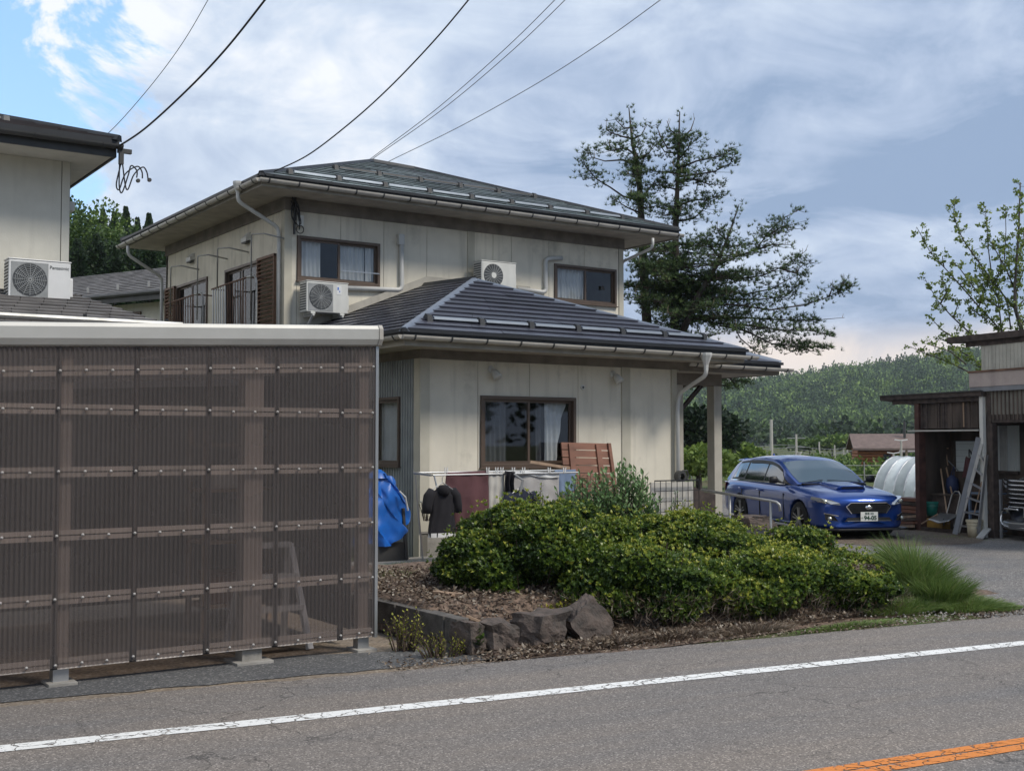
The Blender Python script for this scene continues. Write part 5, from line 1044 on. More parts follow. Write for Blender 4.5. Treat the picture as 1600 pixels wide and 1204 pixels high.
def shrub(lb, c_, r_, nros, sd, L_=.036, W_=.017, mat=None, k=6, base=.5, top=.28, dry=.0, name='azalea_bush', grp=None, cat='bush', yellow=0, nsub=16):
    """mass of overlapping mounds of leaf rosettes; c_ centre, r_ radii"""
    t_ = thing(name, lb, cat, c_, group=grp, local=True); r3 = np.array(r_); rs = np.random.RandomState(int(sd*100))
    C_ = [np.zeros(3)]; Q = [.66]
    while len(C_) < nsub:
        u = rs.normal(size=3); u /= np.linalg.norm(u)
        if u[2] < -.55: continue
        q_ = rs.uniform(.26, .44); C_.append(u*(1-q_)*rs.uniform(.86, 1.06)); Q.append(q_)
    C_ = np.array(C_); Q = np.array(Q); wq = Q**2; which = rs.choice(len(Q), size=nros, p=wq/wq.sum()); U = rand_unit(nros); U[:, 2] += .12; U /= np.linalg.norm(U, axis=1, keepdims=True)
    dep = (1-.25*np.random.rand(nros)**2)*lump(U, sd)**.8; X = C_[which]+U*(Q[which]*dep)[:, None]
    dd_ = np.linalg.norm(X[:, None, :]-C_[None], axis=2)/Q[None]; dd_[np.arange(nros), which] = 9; keep = (dd_.min(1) > .80); X, U = X[keep], U[keep]; n0 = len(X)
    P = X*r3; N = U/r3; N /= np.linalg.norm(N, axis=1, keepdims=True); N = N+np.array([0, 0, .6])+.35*rand_unit(n0); N /= np.linalg.norm(N, axis=1, keepdims=True)
    sh = np.random.rand(n0) < .045; P[sh] += N[sh]*(.03+.09*np.random.rand(sh.sum(), 1))+np.array([0, 0, .02])
    Pp, D, S, Ln, Wd = rosettes(P, N, k, L_, W_); sz = np.repeat(.75+.5*np.random.rand(n0), k); Ln = Ln*sz; Wd = Wd*sz
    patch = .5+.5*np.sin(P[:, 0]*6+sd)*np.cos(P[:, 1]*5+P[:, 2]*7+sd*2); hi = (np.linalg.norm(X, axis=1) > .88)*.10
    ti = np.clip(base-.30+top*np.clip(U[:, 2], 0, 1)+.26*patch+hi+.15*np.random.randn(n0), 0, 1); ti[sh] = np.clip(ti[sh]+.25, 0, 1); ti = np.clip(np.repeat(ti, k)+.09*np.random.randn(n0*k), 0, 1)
    link('foliage', leaf_mesh('foliage', Pp, D, S, Ln, Wd, ti, fold=.15), mat or AZ, t_)
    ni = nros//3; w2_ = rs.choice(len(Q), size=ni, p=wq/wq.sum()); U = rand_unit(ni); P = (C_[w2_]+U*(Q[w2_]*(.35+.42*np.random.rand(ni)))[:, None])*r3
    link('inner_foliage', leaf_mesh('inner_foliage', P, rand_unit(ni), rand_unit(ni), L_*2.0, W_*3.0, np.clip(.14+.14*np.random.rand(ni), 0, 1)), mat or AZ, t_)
    mb = MB(); rn = random.Random(int(sd*10))
    for i in range(60):
        a = rn.uniform(0, 6.28); el = rn.uniform(-.3, 1.4); rr = rn.uniform(.5, .98); e = Vector((math.cos(a)*math.cos(el)*r_[0]*rr, math.sin(a)*math.cos(el)*r_[1]*rr, r_[2]*rr*math.sin(el))); b0 = Vector((e.x*.35, e.y*.35, -r_[2])); mb.tube([b0, b0.lerp(e, .5)+Vector((0, 0, -.05)), e], [.010, .006, .003], 5, cap=False)
    mb.build('stems', TWIG, t_)
    nd = 90; sel = np.random.randint(0, n0, nd); link('dead_leaves', leaf_mesh('dead_leaves', (X*r3)[sel], rand_unit(nd), rand_unit(nd), L_*1.1, W_*1.2, .3+.7*np.random.rand(nd)), DEADL, t_)
    if dry:
        n = int(dry); a = np.random.rand(n)*2*np.pi; P = np.stack([np.cos(a)*r_[0]*1.0, np.sin(a)*r_[1]*1.0, np.random.rand(n)*r_[2]*.9-r_[2]], 1)*np.array([1, 1, 1])*(.8+.25*np.random.rand(n, 1)); D = np.stack([np.cos(a)*.5, np.sin(a)*.5, .9*np.random.rand(n)+.1], 1)+.5*rand_unit(n)
        link('dry_twigs', leaf_mesh('dry_twigs', P, D, rand_unit(n), .10, .005, np.random.rand(n)), DRY, t_)
    if yellow:
        n = yellow; a = -np.pi/2+np.random.randn(n)*.9; P = np.stack([np.cos(a)*r_[0]*.95, np.sin(a)*r_[1]*1.0, -r_[2]*.9+np.random.rand(n)*.14], 1); Pp, D, S, Ln, Wd = rosettes(P, np.array([[0, -.5, .8]])*np.ones((n, 1)), 5, L_, W_); link('yellow_leaves', leaf_mesh('yellow_leaves', Pp, D, S, Ln, Wd, np.random.rand(n*5)), YL, t_)
    return t_
def gp(px, py, y, z=.22): p = ony(px, py, y); return (p.x, p.y, z)
def bush(lb, px0, px1, yt, yb, Yc, ry, n, sd, **k):
    mx = (px0+px1)/2; a, b_ = ony(px0, yt, Yc), ony(px1, yt, Yc); top = ony(mx, yt, Yc).z; bot = max(-.06, ony(mx, yb, Yc-ry*.6).z-.05); rz = (top-bot)/2
    return shrub(lb, ((a.x+b_.x)/2, Yc, (top+bot)/2), ((b_.x-a.x)/2*1.04, ry*1.18, rz*1.10), int(n*2.0), sd, **k)
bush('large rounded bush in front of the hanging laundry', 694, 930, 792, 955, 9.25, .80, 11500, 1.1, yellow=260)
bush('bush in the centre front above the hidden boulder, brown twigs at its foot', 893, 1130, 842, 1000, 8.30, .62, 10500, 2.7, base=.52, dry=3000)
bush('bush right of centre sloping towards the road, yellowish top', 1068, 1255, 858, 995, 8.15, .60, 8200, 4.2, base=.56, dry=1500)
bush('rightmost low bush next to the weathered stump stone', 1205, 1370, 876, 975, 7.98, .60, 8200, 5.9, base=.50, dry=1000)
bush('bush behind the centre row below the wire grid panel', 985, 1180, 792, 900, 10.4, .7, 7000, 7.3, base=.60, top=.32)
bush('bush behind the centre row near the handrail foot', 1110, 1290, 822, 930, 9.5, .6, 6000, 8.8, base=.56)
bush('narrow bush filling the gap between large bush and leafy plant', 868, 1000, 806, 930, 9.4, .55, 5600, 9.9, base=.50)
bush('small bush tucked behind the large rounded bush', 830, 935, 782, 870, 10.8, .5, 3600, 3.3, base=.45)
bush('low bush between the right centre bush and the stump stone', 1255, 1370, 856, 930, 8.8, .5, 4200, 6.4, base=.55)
# loose leafy shrub with pale blossom, made of upright shoots
def leafy(lb, c_, nst, h, sp, leafL, leafW, mat, name, sd, flowers=0, cat='plant', lean=.35, dens=26, tb=.5):
    t_ = thing(name, lb, cat, c_, local=True); rn = random.Random(sd); mb = MB(); P, D, S, T = [], [], [], []; FP = []
    for i in range(nst):
        a = rn.uniform(0, 6.283); r_ = rn.random()**.6; b0 = Vector((math.cos(a)*sp[0]*r_*.5, math.sin(a)*sp[1]*r_*.5, -.03)); hh = h*rn.uniform(.6, 1.05)*(1-.35*r_*r_)
        e = Vector((math.cos(a)*sp[0]*r_, math.sin(a)*sp[1]*r_, hh))+Vector((rn.uniform(-.05, .05), rn.uniform(-.05, .05), 0)); m_ = b0.lerp(e, .5)+Vector((0, 0, hh*lean*.4)); pts = [b0, m_, e]; mb.tube(pts, [.007, .005, .003], 5)
        for k in range(dens):
            u = .12+.9*k/dens; u = min(u, 1); p = b0.lerp(m_, u).lerp(m_.lerp(e, u), u); an = k*2.4+rn.random(); ou = Vector((math.cos(an), math.sin(an), .35+.6*u)); P.append(p); D.append(ou); S.append(ou.cross(Vector((0, 0, 1)))); T.append(min(1, max(0, tb*.5+.35*u+rn.gauss(0, .12))))
        if rn.random() < flowers: FP.append(e)
    mb.build('stems', TWIG, t_); n = len(P); me = leaf_mesh('leaves', np.array(P), np.array(D), np.array(S), leafL*(.6+.6*np.random.rand(n)), leafW*(.7+.5*np.random.rand(n)), T, fold=.12); link('leaves', me, mat, t_)
    if FP:
        for p in FP:
            Pq = np.array([p]*14); Dq = rand_unit(14)+np.array([0, 0, .5]); link('flower', leaf_mesh('flower', Pq, Dq, rand_unit(14), .022, .016, .5), FLW, t_)
    return t_
leafy('tall leafy shrub in front of the slatted board', gp(912, 850, 11.3, .15), 130, 1.10, (.50, .4), .085, .036, BG, 'leafy_shrub', 11, tb=.55)
leafy('taller pale green shrub in front of the wall between board and grid panel', gp(972, 850, 11.2, .15), 150, 1.24, (.52, .4), .095, .038, BG, 'leafy_shrub', 12, .04, tb=.7)
leafy('thin white flowered sprays in front of the wire grid panel', gp(1062, 850, 11.3, .1), 22, .92, (.28, .2), .05, .018, BG, 'flowering_plant', 13, .6)
leafy('small green shoot rising above the large bush before the pale sheet', gp(841, 800, 10.7, .6), 3, .62, (.03, .03), .05, .02, AZ, 'young_shoot', 14, tb=.8)
leafy('pale weed with fine stems in front of the blue car front wheel', gp(1262, 850, 10.4, -.02), 46, .60, (.34, .25), .032, .014, BG, 'weed', 15, .15, dens=18, tb=.9)
leafy('thin weed right of the handrail post', gp(1300, 850, 10.2, -.04), 26, .42, (.30, .2), .03, .012, BG, 'weed', 16, .1, dens=16, tb=.9)
leafy('weeds at the carport right end beside the block wall', (4.62, 8.25, 0), 26, .34, (.18, .16), .032, .018, YL, 'weed', 17, dens=12)
leafy('dry pale weeds at the foot of the block wall corner', (4.72, 7.85, 0), 34, .20, (.30, .12), .03, .014, YL, 'weed', 18, dens=10)
leafy('dark broad leaved weed growing between block wall and mossy boulder', (5.02, 7.83, 0), 16, .24, (.10, .06), .06, .045, AZ, 'weed', 19, dens=9, tb=.2)
leafy('yellow green groundcover by the pointed boulder', gp(905, 940, 8.35, .16), 40, .16, (.22, .16), .03, .02, YL, 'groundcover_plant', 20, dens=9)
leafy('yellow leaved plant above the low boulder', gp(845, 930, 8.9, .26), 40, .14, (.24, .12), .03, .02, YL, 'groundcover_plant', 21, dens=9)
leafy('small white flowered weed hanging over the blue tarp', (7.95, 13.6, .62), 9, .32, (.12, .1), .035, .016, BG, 'weed', 22, .3, dens=10, tb=.9)
# loose blossoms on the bushes
t_ = thing('fading_blossom', 'single faded pink blossom on top of the large rounded bush', 'flower', gp(794, 809, 9.45, 0), local=True); t_.location = ony(794, 809, 9.35)
Pq = np.zeros((60, 3)); link('petals', leaf_mesh('petals', Pq, rand_unit(60)-np.array([0, .6, 0]), rand_unit(60), .035, .028, np.random.rand(60)), M('petal', (.52, .27, .20), .8, var=.1), t_)
for i, (px, py) in enumerate(((1222, 862), (1243, 868), (1108, 905), (1074, 985), (1160, 930), (1096, 948))):
    Pq = np.zeros((16, 3)); o = link('white_flower', leaf_mesh('white_flower', Pq, rand_unit(16)-np.array([0, .8, 0]), rand_unit(16), .026, .022, np.random.rand(16)), FLW); o.location = ony(px, py, 7.72 if py > 880 else 8.3); tag(o, 'single small white flower %s' % ['on the back bush near the handrail', 'on the back bush just right of its neighbour flower', 'on the upper half of the centre front bush', 'low by the verge under the centre front bush', 'in the middle of the right centre bush', 'on the right side of the centre front bush'][i], 'flower', 'white flowers on the bushes')
# tall grass clump
def grass(name, lb, pts, n, h, wd, mat, lean=.4, kind='stuff', tb=.5):
    P, D, H_ = [], [], []
    for i in range(n):
        x0, y0, rx, ry, hh = random.choice(pts); a = random.uniform(0, 6.283); r_ = random.random()**.6; x, y = x0+rx*r_*math.cos(a), y0+ry*r_*math.sin(a); P.append((x, y, gz(x, y)-.01+bedz(x, y)*.9)); D.append((math.cos(a)*lean*r_+random.gauss(0, .16), math.sin(a)*lean*r_+random.gauss(0, .16), 1)); H_.append(hh*h*random.uniform(.5, 1.1))
    P = np.array(P); D = np.array(D); H_ = np.array(H_); n = len(P); S = rand_unit(n); S[:, 2] = 0
    T = np.clip(tb+.2*np.random.randn(n), 0, 1); M1 = P+D/np.linalg.norm(D, axis=1, keepdims=True)*(H_*.55)[:, None]; D2 = D+np.stack([D[:, 0]*1.8, D[:, 1]*1.8, -.25*np.ones(n)], 1)
    # two segment blades
    S = S-D*(S*D).sum(1, keepdims=True)/(D*D).sum(1, keepdims=True); S /= np.linalg.norm(S, axis=1, keepdims=True); w2 = S*wd/2; tip = M1+D2/np.linalg.norm(D2, axis=1, keepdims=True)*(H_*.5)[:, None]
    v = np.stack([P-w2, P+w2, M1+w2*.9, M1-w2*.9, tip], 1).reshape(-1, 3); me = bpy.data.meshes.new(name); me.vertices.add(n*5); me.vertices.foreach_set('co', v.reshape(-1).astype(np.float32))
    li = np.array([0, 1, 2, 3, 3, 2, 4])[None]+np.arange(n)[:, None]*5; me.loops.add(n*7); me.loops.foreach_set('vertex_index', li.reshape(-1).astype(np.int32)); me.polygons.add(n*2)
    me.polygons.foreach_set('loop_start', (np.array([0, 4])[None]+np.arange(n)[:, None]*7).reshape(-1).astype(np.int32)); me.polygons.foreach_set('loop_total', np.tile([4, 3], n).astype(np.int32)); at_ = me.attributes.new('tint', 'FLOAT', 'FACE'); at_.data.foreach_set('value', np.repeat(T, 2).astype(np.float32)); me.update()
    o = link(name, me, mat, kind=kind); tag(o, lb, 'grass', kind=kind); return o
g_ = lambda px, py: (lambda p: (p.x, p.y))(onz(px, py))
c0, c1_, c2_, c3_ = g_(1432, 938), g_(1470, 945), g_(1420, 952), g_(1520, 950)
grass('tall_grass', 'tall upright green grass clump at the right end of the bushes', [(*c0, .22, .24, 1), (*c1_, .26, .22, .7)], 4200, .52, .008, GR, .42)
grass('low_grass', 'low drooping weeds and grass at the road corner of the driveway', [(*c1_, .5, .3, .6), (*c3_, .42, .22, .45), (*c2_, .6, .22, .5), (*g_(1330, 978), .7, .10, .18), (*g_(1560, 952), .3, .12, .25)], 9000, .34, .0055, GR, 1.3, tb=.62)
grass('verge_grass', 'dry grass and weeds along the foot of the boulders', [(*g_(960, 1005), .35, .08, .5), (*g_(1060, 995), .5, .1, .5), (*g_(1180, 985), .5, .1, .45), (*g_(870, 1010), .25, .06, .35)], 3200, .22, .005, DRY, 1.3, tb=.6)
grass('lawn_patch', 'small patch of short green grass behind the block wall', [(*g_(612, 906), .5, .35, 1), (5.6, 10.8, .5, .5, .8)], 5200, .10, .005, GR, .6, tb=.65)
grass('yard_weeds', 'thin grass at the foot of the tool shed', [(*onz(1480, 840, -.17).xy, 1.1, .9, .6), (*onz(1430, 840, -.17).xy, 1.2, .7, .5), (*onz(1350, 845, -.17).xy, .9, .4, .4)], 8000, .09, .006, GR, 1.0, tb=.75)
# leaf litter bits on the bed and verge
n = 30000; xs_ = 4.95+5.6*np.random.rand(n); ys_ = 7.45+3.6*np.random.rand(n)**1.3; P = np.array([(x, y, max(bed(x, y), 0)+.002+.032*random.random()) for x, y in zip(xs_, ys_)]); D = rand_unit(n); D[:, 2] = np.abs(D[:, 2])*.35; S = rand_unit(n); S[:, 2] *= .3
o = link('leaf_litter', leaf_mesh('leaf_litter', P, D, S, .042*(.6+.8*np.random.rand(n)), .022, np.random.rand(n)), DRY, kind='stuff'); tag(o, 'brown dry leaves scattered over the garden bed', 'leaf litter')
n = 2600; sx2 = np.random.rand(n)*7; P = np.array([tuple(RO+RU*(s-.4)+RN*(1.1+.22*abs(random.gauss(0, 1)))+Vector((0, 0, .008))) for s in sx2]); D = rand_unit(n); D[:, 2] = np.abs(D[:, 2])*.3; S = rand_unit(n); S[:, 2] *= .3
o = link('verge_litter', leaf_mesh('verge_litter', P, D, S, .032, .015, np.random.rand(n)), DRY, kind='stuff'); tag(o, 'dry leaves and twigs lying along the asphalt edge', 'leaf litter')
# pebbles along the driveway edge
mb = MB()
for i in range(900):
    s = random.uniform(4.5, 13); p = RO+RU*s+RN*(1.15+abs(random.gauss(0, .35))); r_ = random.uniform(.006, .018); z = r_*.6; c_ = Vector((p.x, p.y, z)); q = [c_+Vector((r_*math.cos(a)*random.uniform(.7, 1.2), r_*math.sin(a)*random.uniform(.7, 1.2), -r_*.4)) for a in (0, 1.3, 2.6, 3.9, 5.1)]; k = len(mb.v); mb.v += q+[c_+Vector((0, 0, r_*.6))]; mb.f += [(k+j, k+(j+1) % 5, k+5) for j in range(5)]
o = mb.build('pebbles', CONC, kind='stuff', fix=False); tag(o, 'small pebbles scattered along the driveway mouth', 'gravel')

# ------------------------------------------------------------------ pine behind the house
PN = leafmat('pine_needle', [(0, (.018, .036, .015)), (.4, (.055, .10, .035)), (.7, (.12, .185, .055)), (1, (.22, .28, .10))], rough=.6, trans=.3)
PT_ = 29.0
def zp(X, Y, t=PT_): return at(880+X/2.456, 150+Y/2.456, t)
pine = thing('pine_tree', 'tall dark pine with two leaders and upswept limbs behind the house', 'tree', at(1055, 720, PT_).xy.to_3d())
rn = random.Random(4)
trunk = [[(430, 1150), (428, 900), (432, 500), (440, 300), (447, 60)], [(330, 1000), (310, 700), (300, 470), (290, 300), (265, 180), (252, 45)], [(440, 950), (520, 760), (590, 650), (640, 520), (675, 415)]]
limbs = [[(290, 400), (230, 385), (180, 350), (130, 320), (85, 270), (78, 245)], [(285, 265), (230, 245), (160, 250), (110, 235), (92, 200)], [(268, 165), (225, 155), (180, 140), (165, 125)], [(262, 120), (235, 125), (200, 90)], [(268, 165), (300, 150), (322, 110)], [(285, 230), (240, 200), (185, 210), (168, 165)], [(300, 400), (340, 340), (385, 320)], [(292, 300), (240, 300)], [(300, 450), (250, 430), (200, 400)], [(300, 430), (345, 425)], [(285, 240), (330, 220), (348, 180)],
 [(447, 200), (400, 200), (370, 150), (358, 110)], [(447, 220), (390, 215), (360, 170)], [(450, 160), (410, 130), (398, 95)], [(450, 170), (490, 130), (505, 85)], [(445, 240), (480, 200), (500, 150)], [(443, 300), (390, 290), (340, 290)], [(443, 280), (510, 250), (560, 240), (620, 225), (640, 200)], [(443, 310), (520, 300), (580, 290), (640, 260), (660, 225)], [(442, 320), (510, 320), (560, 340), (605, 340)], [(440, 420), (500, 400), (560, 395), (605, 385)], [(438, 440), (390, 420), (370, 405)], [(436, 480), (500, 470), (535, 440), (545, 400)], [(436, 450), (380, 460)], [(440, 360), (400, 350), (370, 340)],
 [(600, 620), (560, 570), (540, 535)], [(640, 560), (600, 530), (590, 510)], [(590, 650), (680, 610), (740, 590), (790, 520), (840, 470), (910, 435)], [(740, 590), (800, 570), (880, 570)], [(780, 540), (840, 500), (895, 510)], [(560, 700), (680, 700), (760, 690), (830, 660), (900, 620), (935, 590)], [(830, 660), (890, 680), (925, 640)], [(560, 740), (700, 760), (800, 740), (870, 700), (920, 680)], [(540, 780), (640, 780), (760, 780), (850, 770), (915, 715)], [(500, 800), (650, 800), (800, 820), (930, 800), (1020, 770), (1060, 750), (1115, 720)], [(1020, 770), (1035, 730)], [(1060, 750), (1080, 710)], [(480, 840), (700, 850), (850, 860), (960, 860), (1080, 850)], [(560, 870), (720, 880), (850, 900), (960, 900), (1030, 920)], [(600, 880), (700, 900), (800, 950), (900, 960), (1020, 965)], [(900, 960), (960, 980)], [(560, 850), (640, 850), (680, 930), (740, 980), (800, 990)],
 [(440, 1050), (600, 1060), (650, 1090), (710, 1100)], [(640, 1080), (680, 1130)], [(440, 1040), (560, 1090), (640, 1120)], [(440, 1000), (500, 1090), (480, 1120)]]
wood = MB()
def resample(P, st):
    out = [P[0]]
    for a, b_ in zip(P, P[1:]):
        L_ = (b_-a).length; k = max(1, int(L_/st)); out += [a.lerp(b_, (j+1)/k) for j in range(k)]
    return out
tufts = []  # (pos, dir, size)
candles = MB()
for i, t2 in enumerate(trunk):
    P = [zp(x, y, PT_+(0, .5, -.4)[i]) for x, y in t2]; wood.tube(P, [max(.012, .13*(1-k/(len(P)-1))**.8) for k in range(len(P))] if i != 2 else [.09, .07, .045, .025, .008], 8)
    for p in resample(P, .11)[int(len(resample(P, .11))*(.55 if i < 2 else .35)):]:
        for _k in range(4 if i == 2 else 2): tufts.append((p+Vector((rn.gauss(0, .10), rn.gauss(0, .10), rn.gauss(0, .05))), Vector((rn.gauss(0, .5), rn.gauss(0, .5), .8)), 1))
def limb(P, dens=1.0, w0=.028, spread=.19):
    if P[-1].z > 5.9+1.5: dens *= 1.0; spread *= .9
    wood.tube(P, [max(.006, w0*(1-.8*k/(len(P)-1))) for k in range(len(P))], 6); R_ = resample(P, .055); n = len(R_)
    for k, p in enumerate(R_):
        u = k/n; d = (R_[min(k+1, n-1)]-R_[max(k-1, 0)]).normalized(); bulge = spread*(.45+1.0*math.sin(math.pi*min(1, .12+u*.88)))
        if noise.noise(p*2.3) < -.16: continue
        for j in range(7 if dens >= 1 else 6):
            if rn.random() > dens*.95: continue
            off = Vector((rn.gauss(0, 1), rn.gauss(0, 1), rn.gauss(0, .38)))*bulge; q = p+off
            if rn.random() < .3 and off.length > .08: wood.tube([p, q], [.006, .004], 4, cap=False)
            tufts.append((q, d*.45+Vector((rn.gauss(0, .3), rn.gauss(0, .3), .75)), rn.uniform(.8, 1.15)))
    for _ in range(2):
        k = rn.randint(int(n*.6), n-1); p = R_[k]; e = p+Vector((rn.gauss(0, .03), rn.gauss(0, .03), rn.uniform(.10, .22))); candles.tube([p, e], [.009, .005], 4)
for L_ in limbs:
    dz = rn.uniform(-.7, .7); n = len(L_); limb([zp(x, y, PT_+dz*k/n*1.3) for k, (x, y) in enumerate(L_)])
# limbs that come towards and away from the viewer and fill the body of the tree
for i in range(78):
    Y0 = rn.uniform(560, 930); X0_ = rn.uniform(400, 470); side = rn.choice((-1, 1)); reach = rn.uniform(.25, 1)
    X1_ = X0_+side*reach*(190 if side < 0 else 300); X1_ = max(250, min(X1_, 800)); Y1_ = Y0-rn.uniform(-20, 60); dt = rn.uniform(-1.7, 1.7)
    if Y1_ < 560: Y1_ = 565
    limb([zp(X0_, Y0), zp((X0_+X1_)/2, (Y0+Y1_)/2+14, PT_+dt*.5), zp(X1_, Y1_, PT_+dt)], .8, .022, .17)
for i in range(26):
    Y0 = rn.uniform(150, 470); tr_ = rn.choice((0, 1)); X0_ = (442 if tr_ == 0 else 285); dt = rn.choice((-1, 1))*rn.uniform(.3, .9)*(Y0/470); limb([zp(X0_, Y0), zp(X0_+rn.uniform(-30, 30), Y0-20, PT_+dt)], .6, .015, .10)
wood.build('trunk', BARK, pine, smooth=True); candles.build('candle_shoots', M('pine_candle', (.20, .16, .10), .8), pine, kind='stuff')
n = len(tufts); kk = 20; Pt = np.array([t[0] for t in tufts]); Dt = np.array([t[1].normalized() for t in tufts]); sz = np.array([t[2] for t in tufts])
Pp, D, S, Ln, Wd = rosettes(Pt, Dt, kk, .105, .0125, .8); Ln = Ln*np.repeat(sz, kk); ti = np.clip(np.repeat(.42+.16*np.random.randn(n), kk)+.12*np.random.randn(n*kk), 0, 1)
Pp = Pp-np.array(pine.location); link('crown', leaf_mesh('crown', Pp, D, S, Ln, Wd, ti, tri=True), PN, pine)
print('pine tufts', n)

# ------------------------------------------------------------------ young leafy tree behind the garage
DT = 30.0
dt_ = thing('sparse_tree', 'sparse young tree with thin ascending branches behind the garage roof', 'tree', at(1600, 720, DT).xy.to_3d())
def zq(X, Y, t=DT): return at(1380+X/4.014, 260+Y/4.014, t)
br = [[(900, 1500), (865, 1010), (830, 900), (825, 760), (850, 400), (860, 100)], [(750, 1040), (600, 880), (480, 740), (380, 630), (290, 530), (210, 380)], [(830, 900), (700, 740), (600, 600), (520, 490), (470, 400), (440, 300), (455, 195)], [(745, 1040), (720, 830), (660, 720), (600, 640)], [(560, 1060), (430, 940), (340, 840), (265, 710)], [(470, 1090), (360, 1020), (310, 960)], [(720, 880), (600, 800), (480, 640), (440, 600)], [(690, 760), (660, 520), (640, 250)], [(820, 760), (770, 640), (690, 500), (650, 430)], [(800, 1020), (780, 860), (700, 700)], [(820, 700), (760, 580), (770, 400), (765, 240)], [(850, 870), (900, 820), (1000, 600)], [(860, 1000), (1000, 820), (1100, 500)], [(640, 1260), (520, 1180), (400, 1100), (350, 1080)], [(560, 1300), (420, 1230), (260, 1170), (170, 1130)], [(520, 1240), (420, 1160), (300, 1120), (300, 1100)], [(880, 1200), (1020, 1000), (1150, 800)], [(830, 640), (870, 500), (900, 300)], [(830, 800), (880, 650), (960, 450)], [(600, 880), (640, 760), (620, 640)], [(700, 740), (740, 620), (720, 480)], [(480, 740), (560, 700), (600, 760)], [(650, 960), (560, 900), (500, 830)], [(890, 1400), (700, 1300), (560, 1240)], [(380, 630), (370, 560)], [(440, 950), (470, 860), (380, 800)], [(360, 860), (400, 780), (370, 700)]]
wood = MB(); P, D, T = [], [], []; rn = random.Random(8)
for L_ in br:
    dz = rn.uniform(-.8, .8); n = len(L_); Q = [zq(x, y, DT+dz*k/n) for k, (x, y) in enumerate(L_)]; w0 = .07 if L_[0][1] > 1400 else .022; wood.tube(Q, [max(.007, w0*(1-.75*k/(n-1))) for k in range(n)], 6); R_ = resample(Q, .05)
    for k, p in enumerate(R_):
        if k < len(R_)*.12 and L_[0][1] > 1400: continue
        c_ = p+Vector((rn.gauss(0, .07), rn.gauss(0, .1), rn.gauss(0, .07)))
        if noise.noise(p*2.6+Vector((5, 1, 2))) > -.22 and rn.random() < .9:
            wood.tube([p, c_], [.006, .003], 4, cap=False)
            for j in range(10): P.append(c_+Vector((rn.gauss(0, .03), rn.gauss(0, .03), rn.gauss(0, .03)))); D.append((rn.gauss(0, .6), rn.gauss(0, .6), .6+rn.gauss(0, .4))); T.append(min(1, max(0, rn.gauss(.5, .2))))
wood.build('trunk', BARKG, dt_, smooth=True); n = len(P)
TL = leafmat('leaf_tree', [(0, (.07, .12, .03)), (.5, (.18, .25, .05)), (1, (.32, .38, .10))], trans=.4)
link('crown', leaf_mesh('crown', np.array([tuple(p-dt_.location) for p in P]), np.array(D), rand_unit(n), .085, .055, T, fold=.1), TL, dt_)

# ------------------------------------------------------------------ wood behind the left houses, far trees
LF = leafmat('leaf_wood', [(0, (.008, .02, .008)), (.35, (.022, .05, .014)), (.6, (.05, .095, .02)), (.85, (.10, .17, .03)), (1, (.18, .25, .05))], rough=.6, trans=.2)
rn = random.Random(12)
def bgtree(px, ytop, t, r_, kind, tint, nl, ls, lb, grp, mat=None, z0=-.3):
    top = at(px, ytop, t); h = top.z-z0; b_ = Vector((top.x, top.y, z0)); t_ = thing('conifer_tree' if kind == 'con' else 'broadleaf_tree', lb, 'tree', b_, group=grp)
    mb = MB(); mb.tube([b_, b_+Vector((0, 0, h*.85))], [.035*h*.5+.06, .03], 7); mb.build('trunk', BARK, t_)
    if kind == 'con': A = tree_cloud((0, 0, 0), h*1.04, r_*1.5, 'con', nl, tint, ls)
    else:
        cl = []
        for k in range(9):
            a = k*2.4; c_ = (math.cos(a)*r_*.5, math.sin(a)*r_*.5, h*(.38+.040*k)); q = tree_cloud((0, 0, 0), h*.34, r_*.55, 'dec', nl//9, tint+rn.uniform(-.12, .15), ls); q = (q[0]+np.array(c_), *q[1:]); cl.append(q)
        A = [np.concatenate([p[i] for p in cl]) for i in range(6)]; A[0][:, 2] += h*.0
    link('crown', leaf_mesh('crown', *A), mat or LF, t_); return t_
for i, (px, y_, t, r_, kd, ti) in enumerate([(60, 330, 58, 3.6, 'dec', .6), (112, 326, 56, 3.2, 'dec', .68), (140, 352, 60, 3.4, 'dec', .55), (160, 345, 64, 2.2, 'con', .22), (178, 350, 60, 2.3, 'con', .2), (196, 342, 62, 2.4, 'con', .25), (214, 358, 66, 2.2, 'con', .2), (232, 352, 62, 2.4, 'con', .27), (250, 362, 60, 2.5, 'dec', .35), (205, 372, 54, 2.6, 'dec', .3), (150, 385, 52, 3.0, 'con', .18), (120, 392, 50, 3.0, 'con', .15), (270, 372, 64, 2.6, 'con', .25), (290, 380, 60, 3, 'dec', .4), (20, 330, 60, 3.4, 'con', .3), (-60, 320, 60, 3.6, 'dec', .5), (180, 400, 50, 2.4, 'con', .2), (235, 385, 52, 2.4, 'con', .3)]):
    bgtree(px, y_, t, r_, kd, ti, 16000 if kd == 'dec' else 13000, .155, ('dark conifer in the wood behind the left houses' if kd == 'con' else 'broadleaf tree in the wood behind the left houses'), 'conifers in the left wood' if kd == 'con' else 'broadleaf trees in the left wood')
bgtree(1092, 640, 42, 1.5, 'dec', .12, 3000, .22, 'dark round tree seen through the porch columns', None)
bgtree(1148, 697, 48, 1.25, 'dec', .95, 3600, .18, 'bright yellow green bush beyond the blue car tail', None, z0=-.3)
bgtree(1090, 700, 36, 1.2, 'dec', .85, 2600, .16, 'sunny yellow green shrub low between the porch columns', None, z0=-.3)
bgtree(1300, 685, 150, 4.5, 'dec', .75, 1500, .6, 'light green tree left of the far street lamp', None, z0=-.6)
bgtree(1265, 688, 160, 4.0, 'dec', .6, 1500, .6, 'light green tree beyond the car windscreen', None, z0=-.6)
parts = []
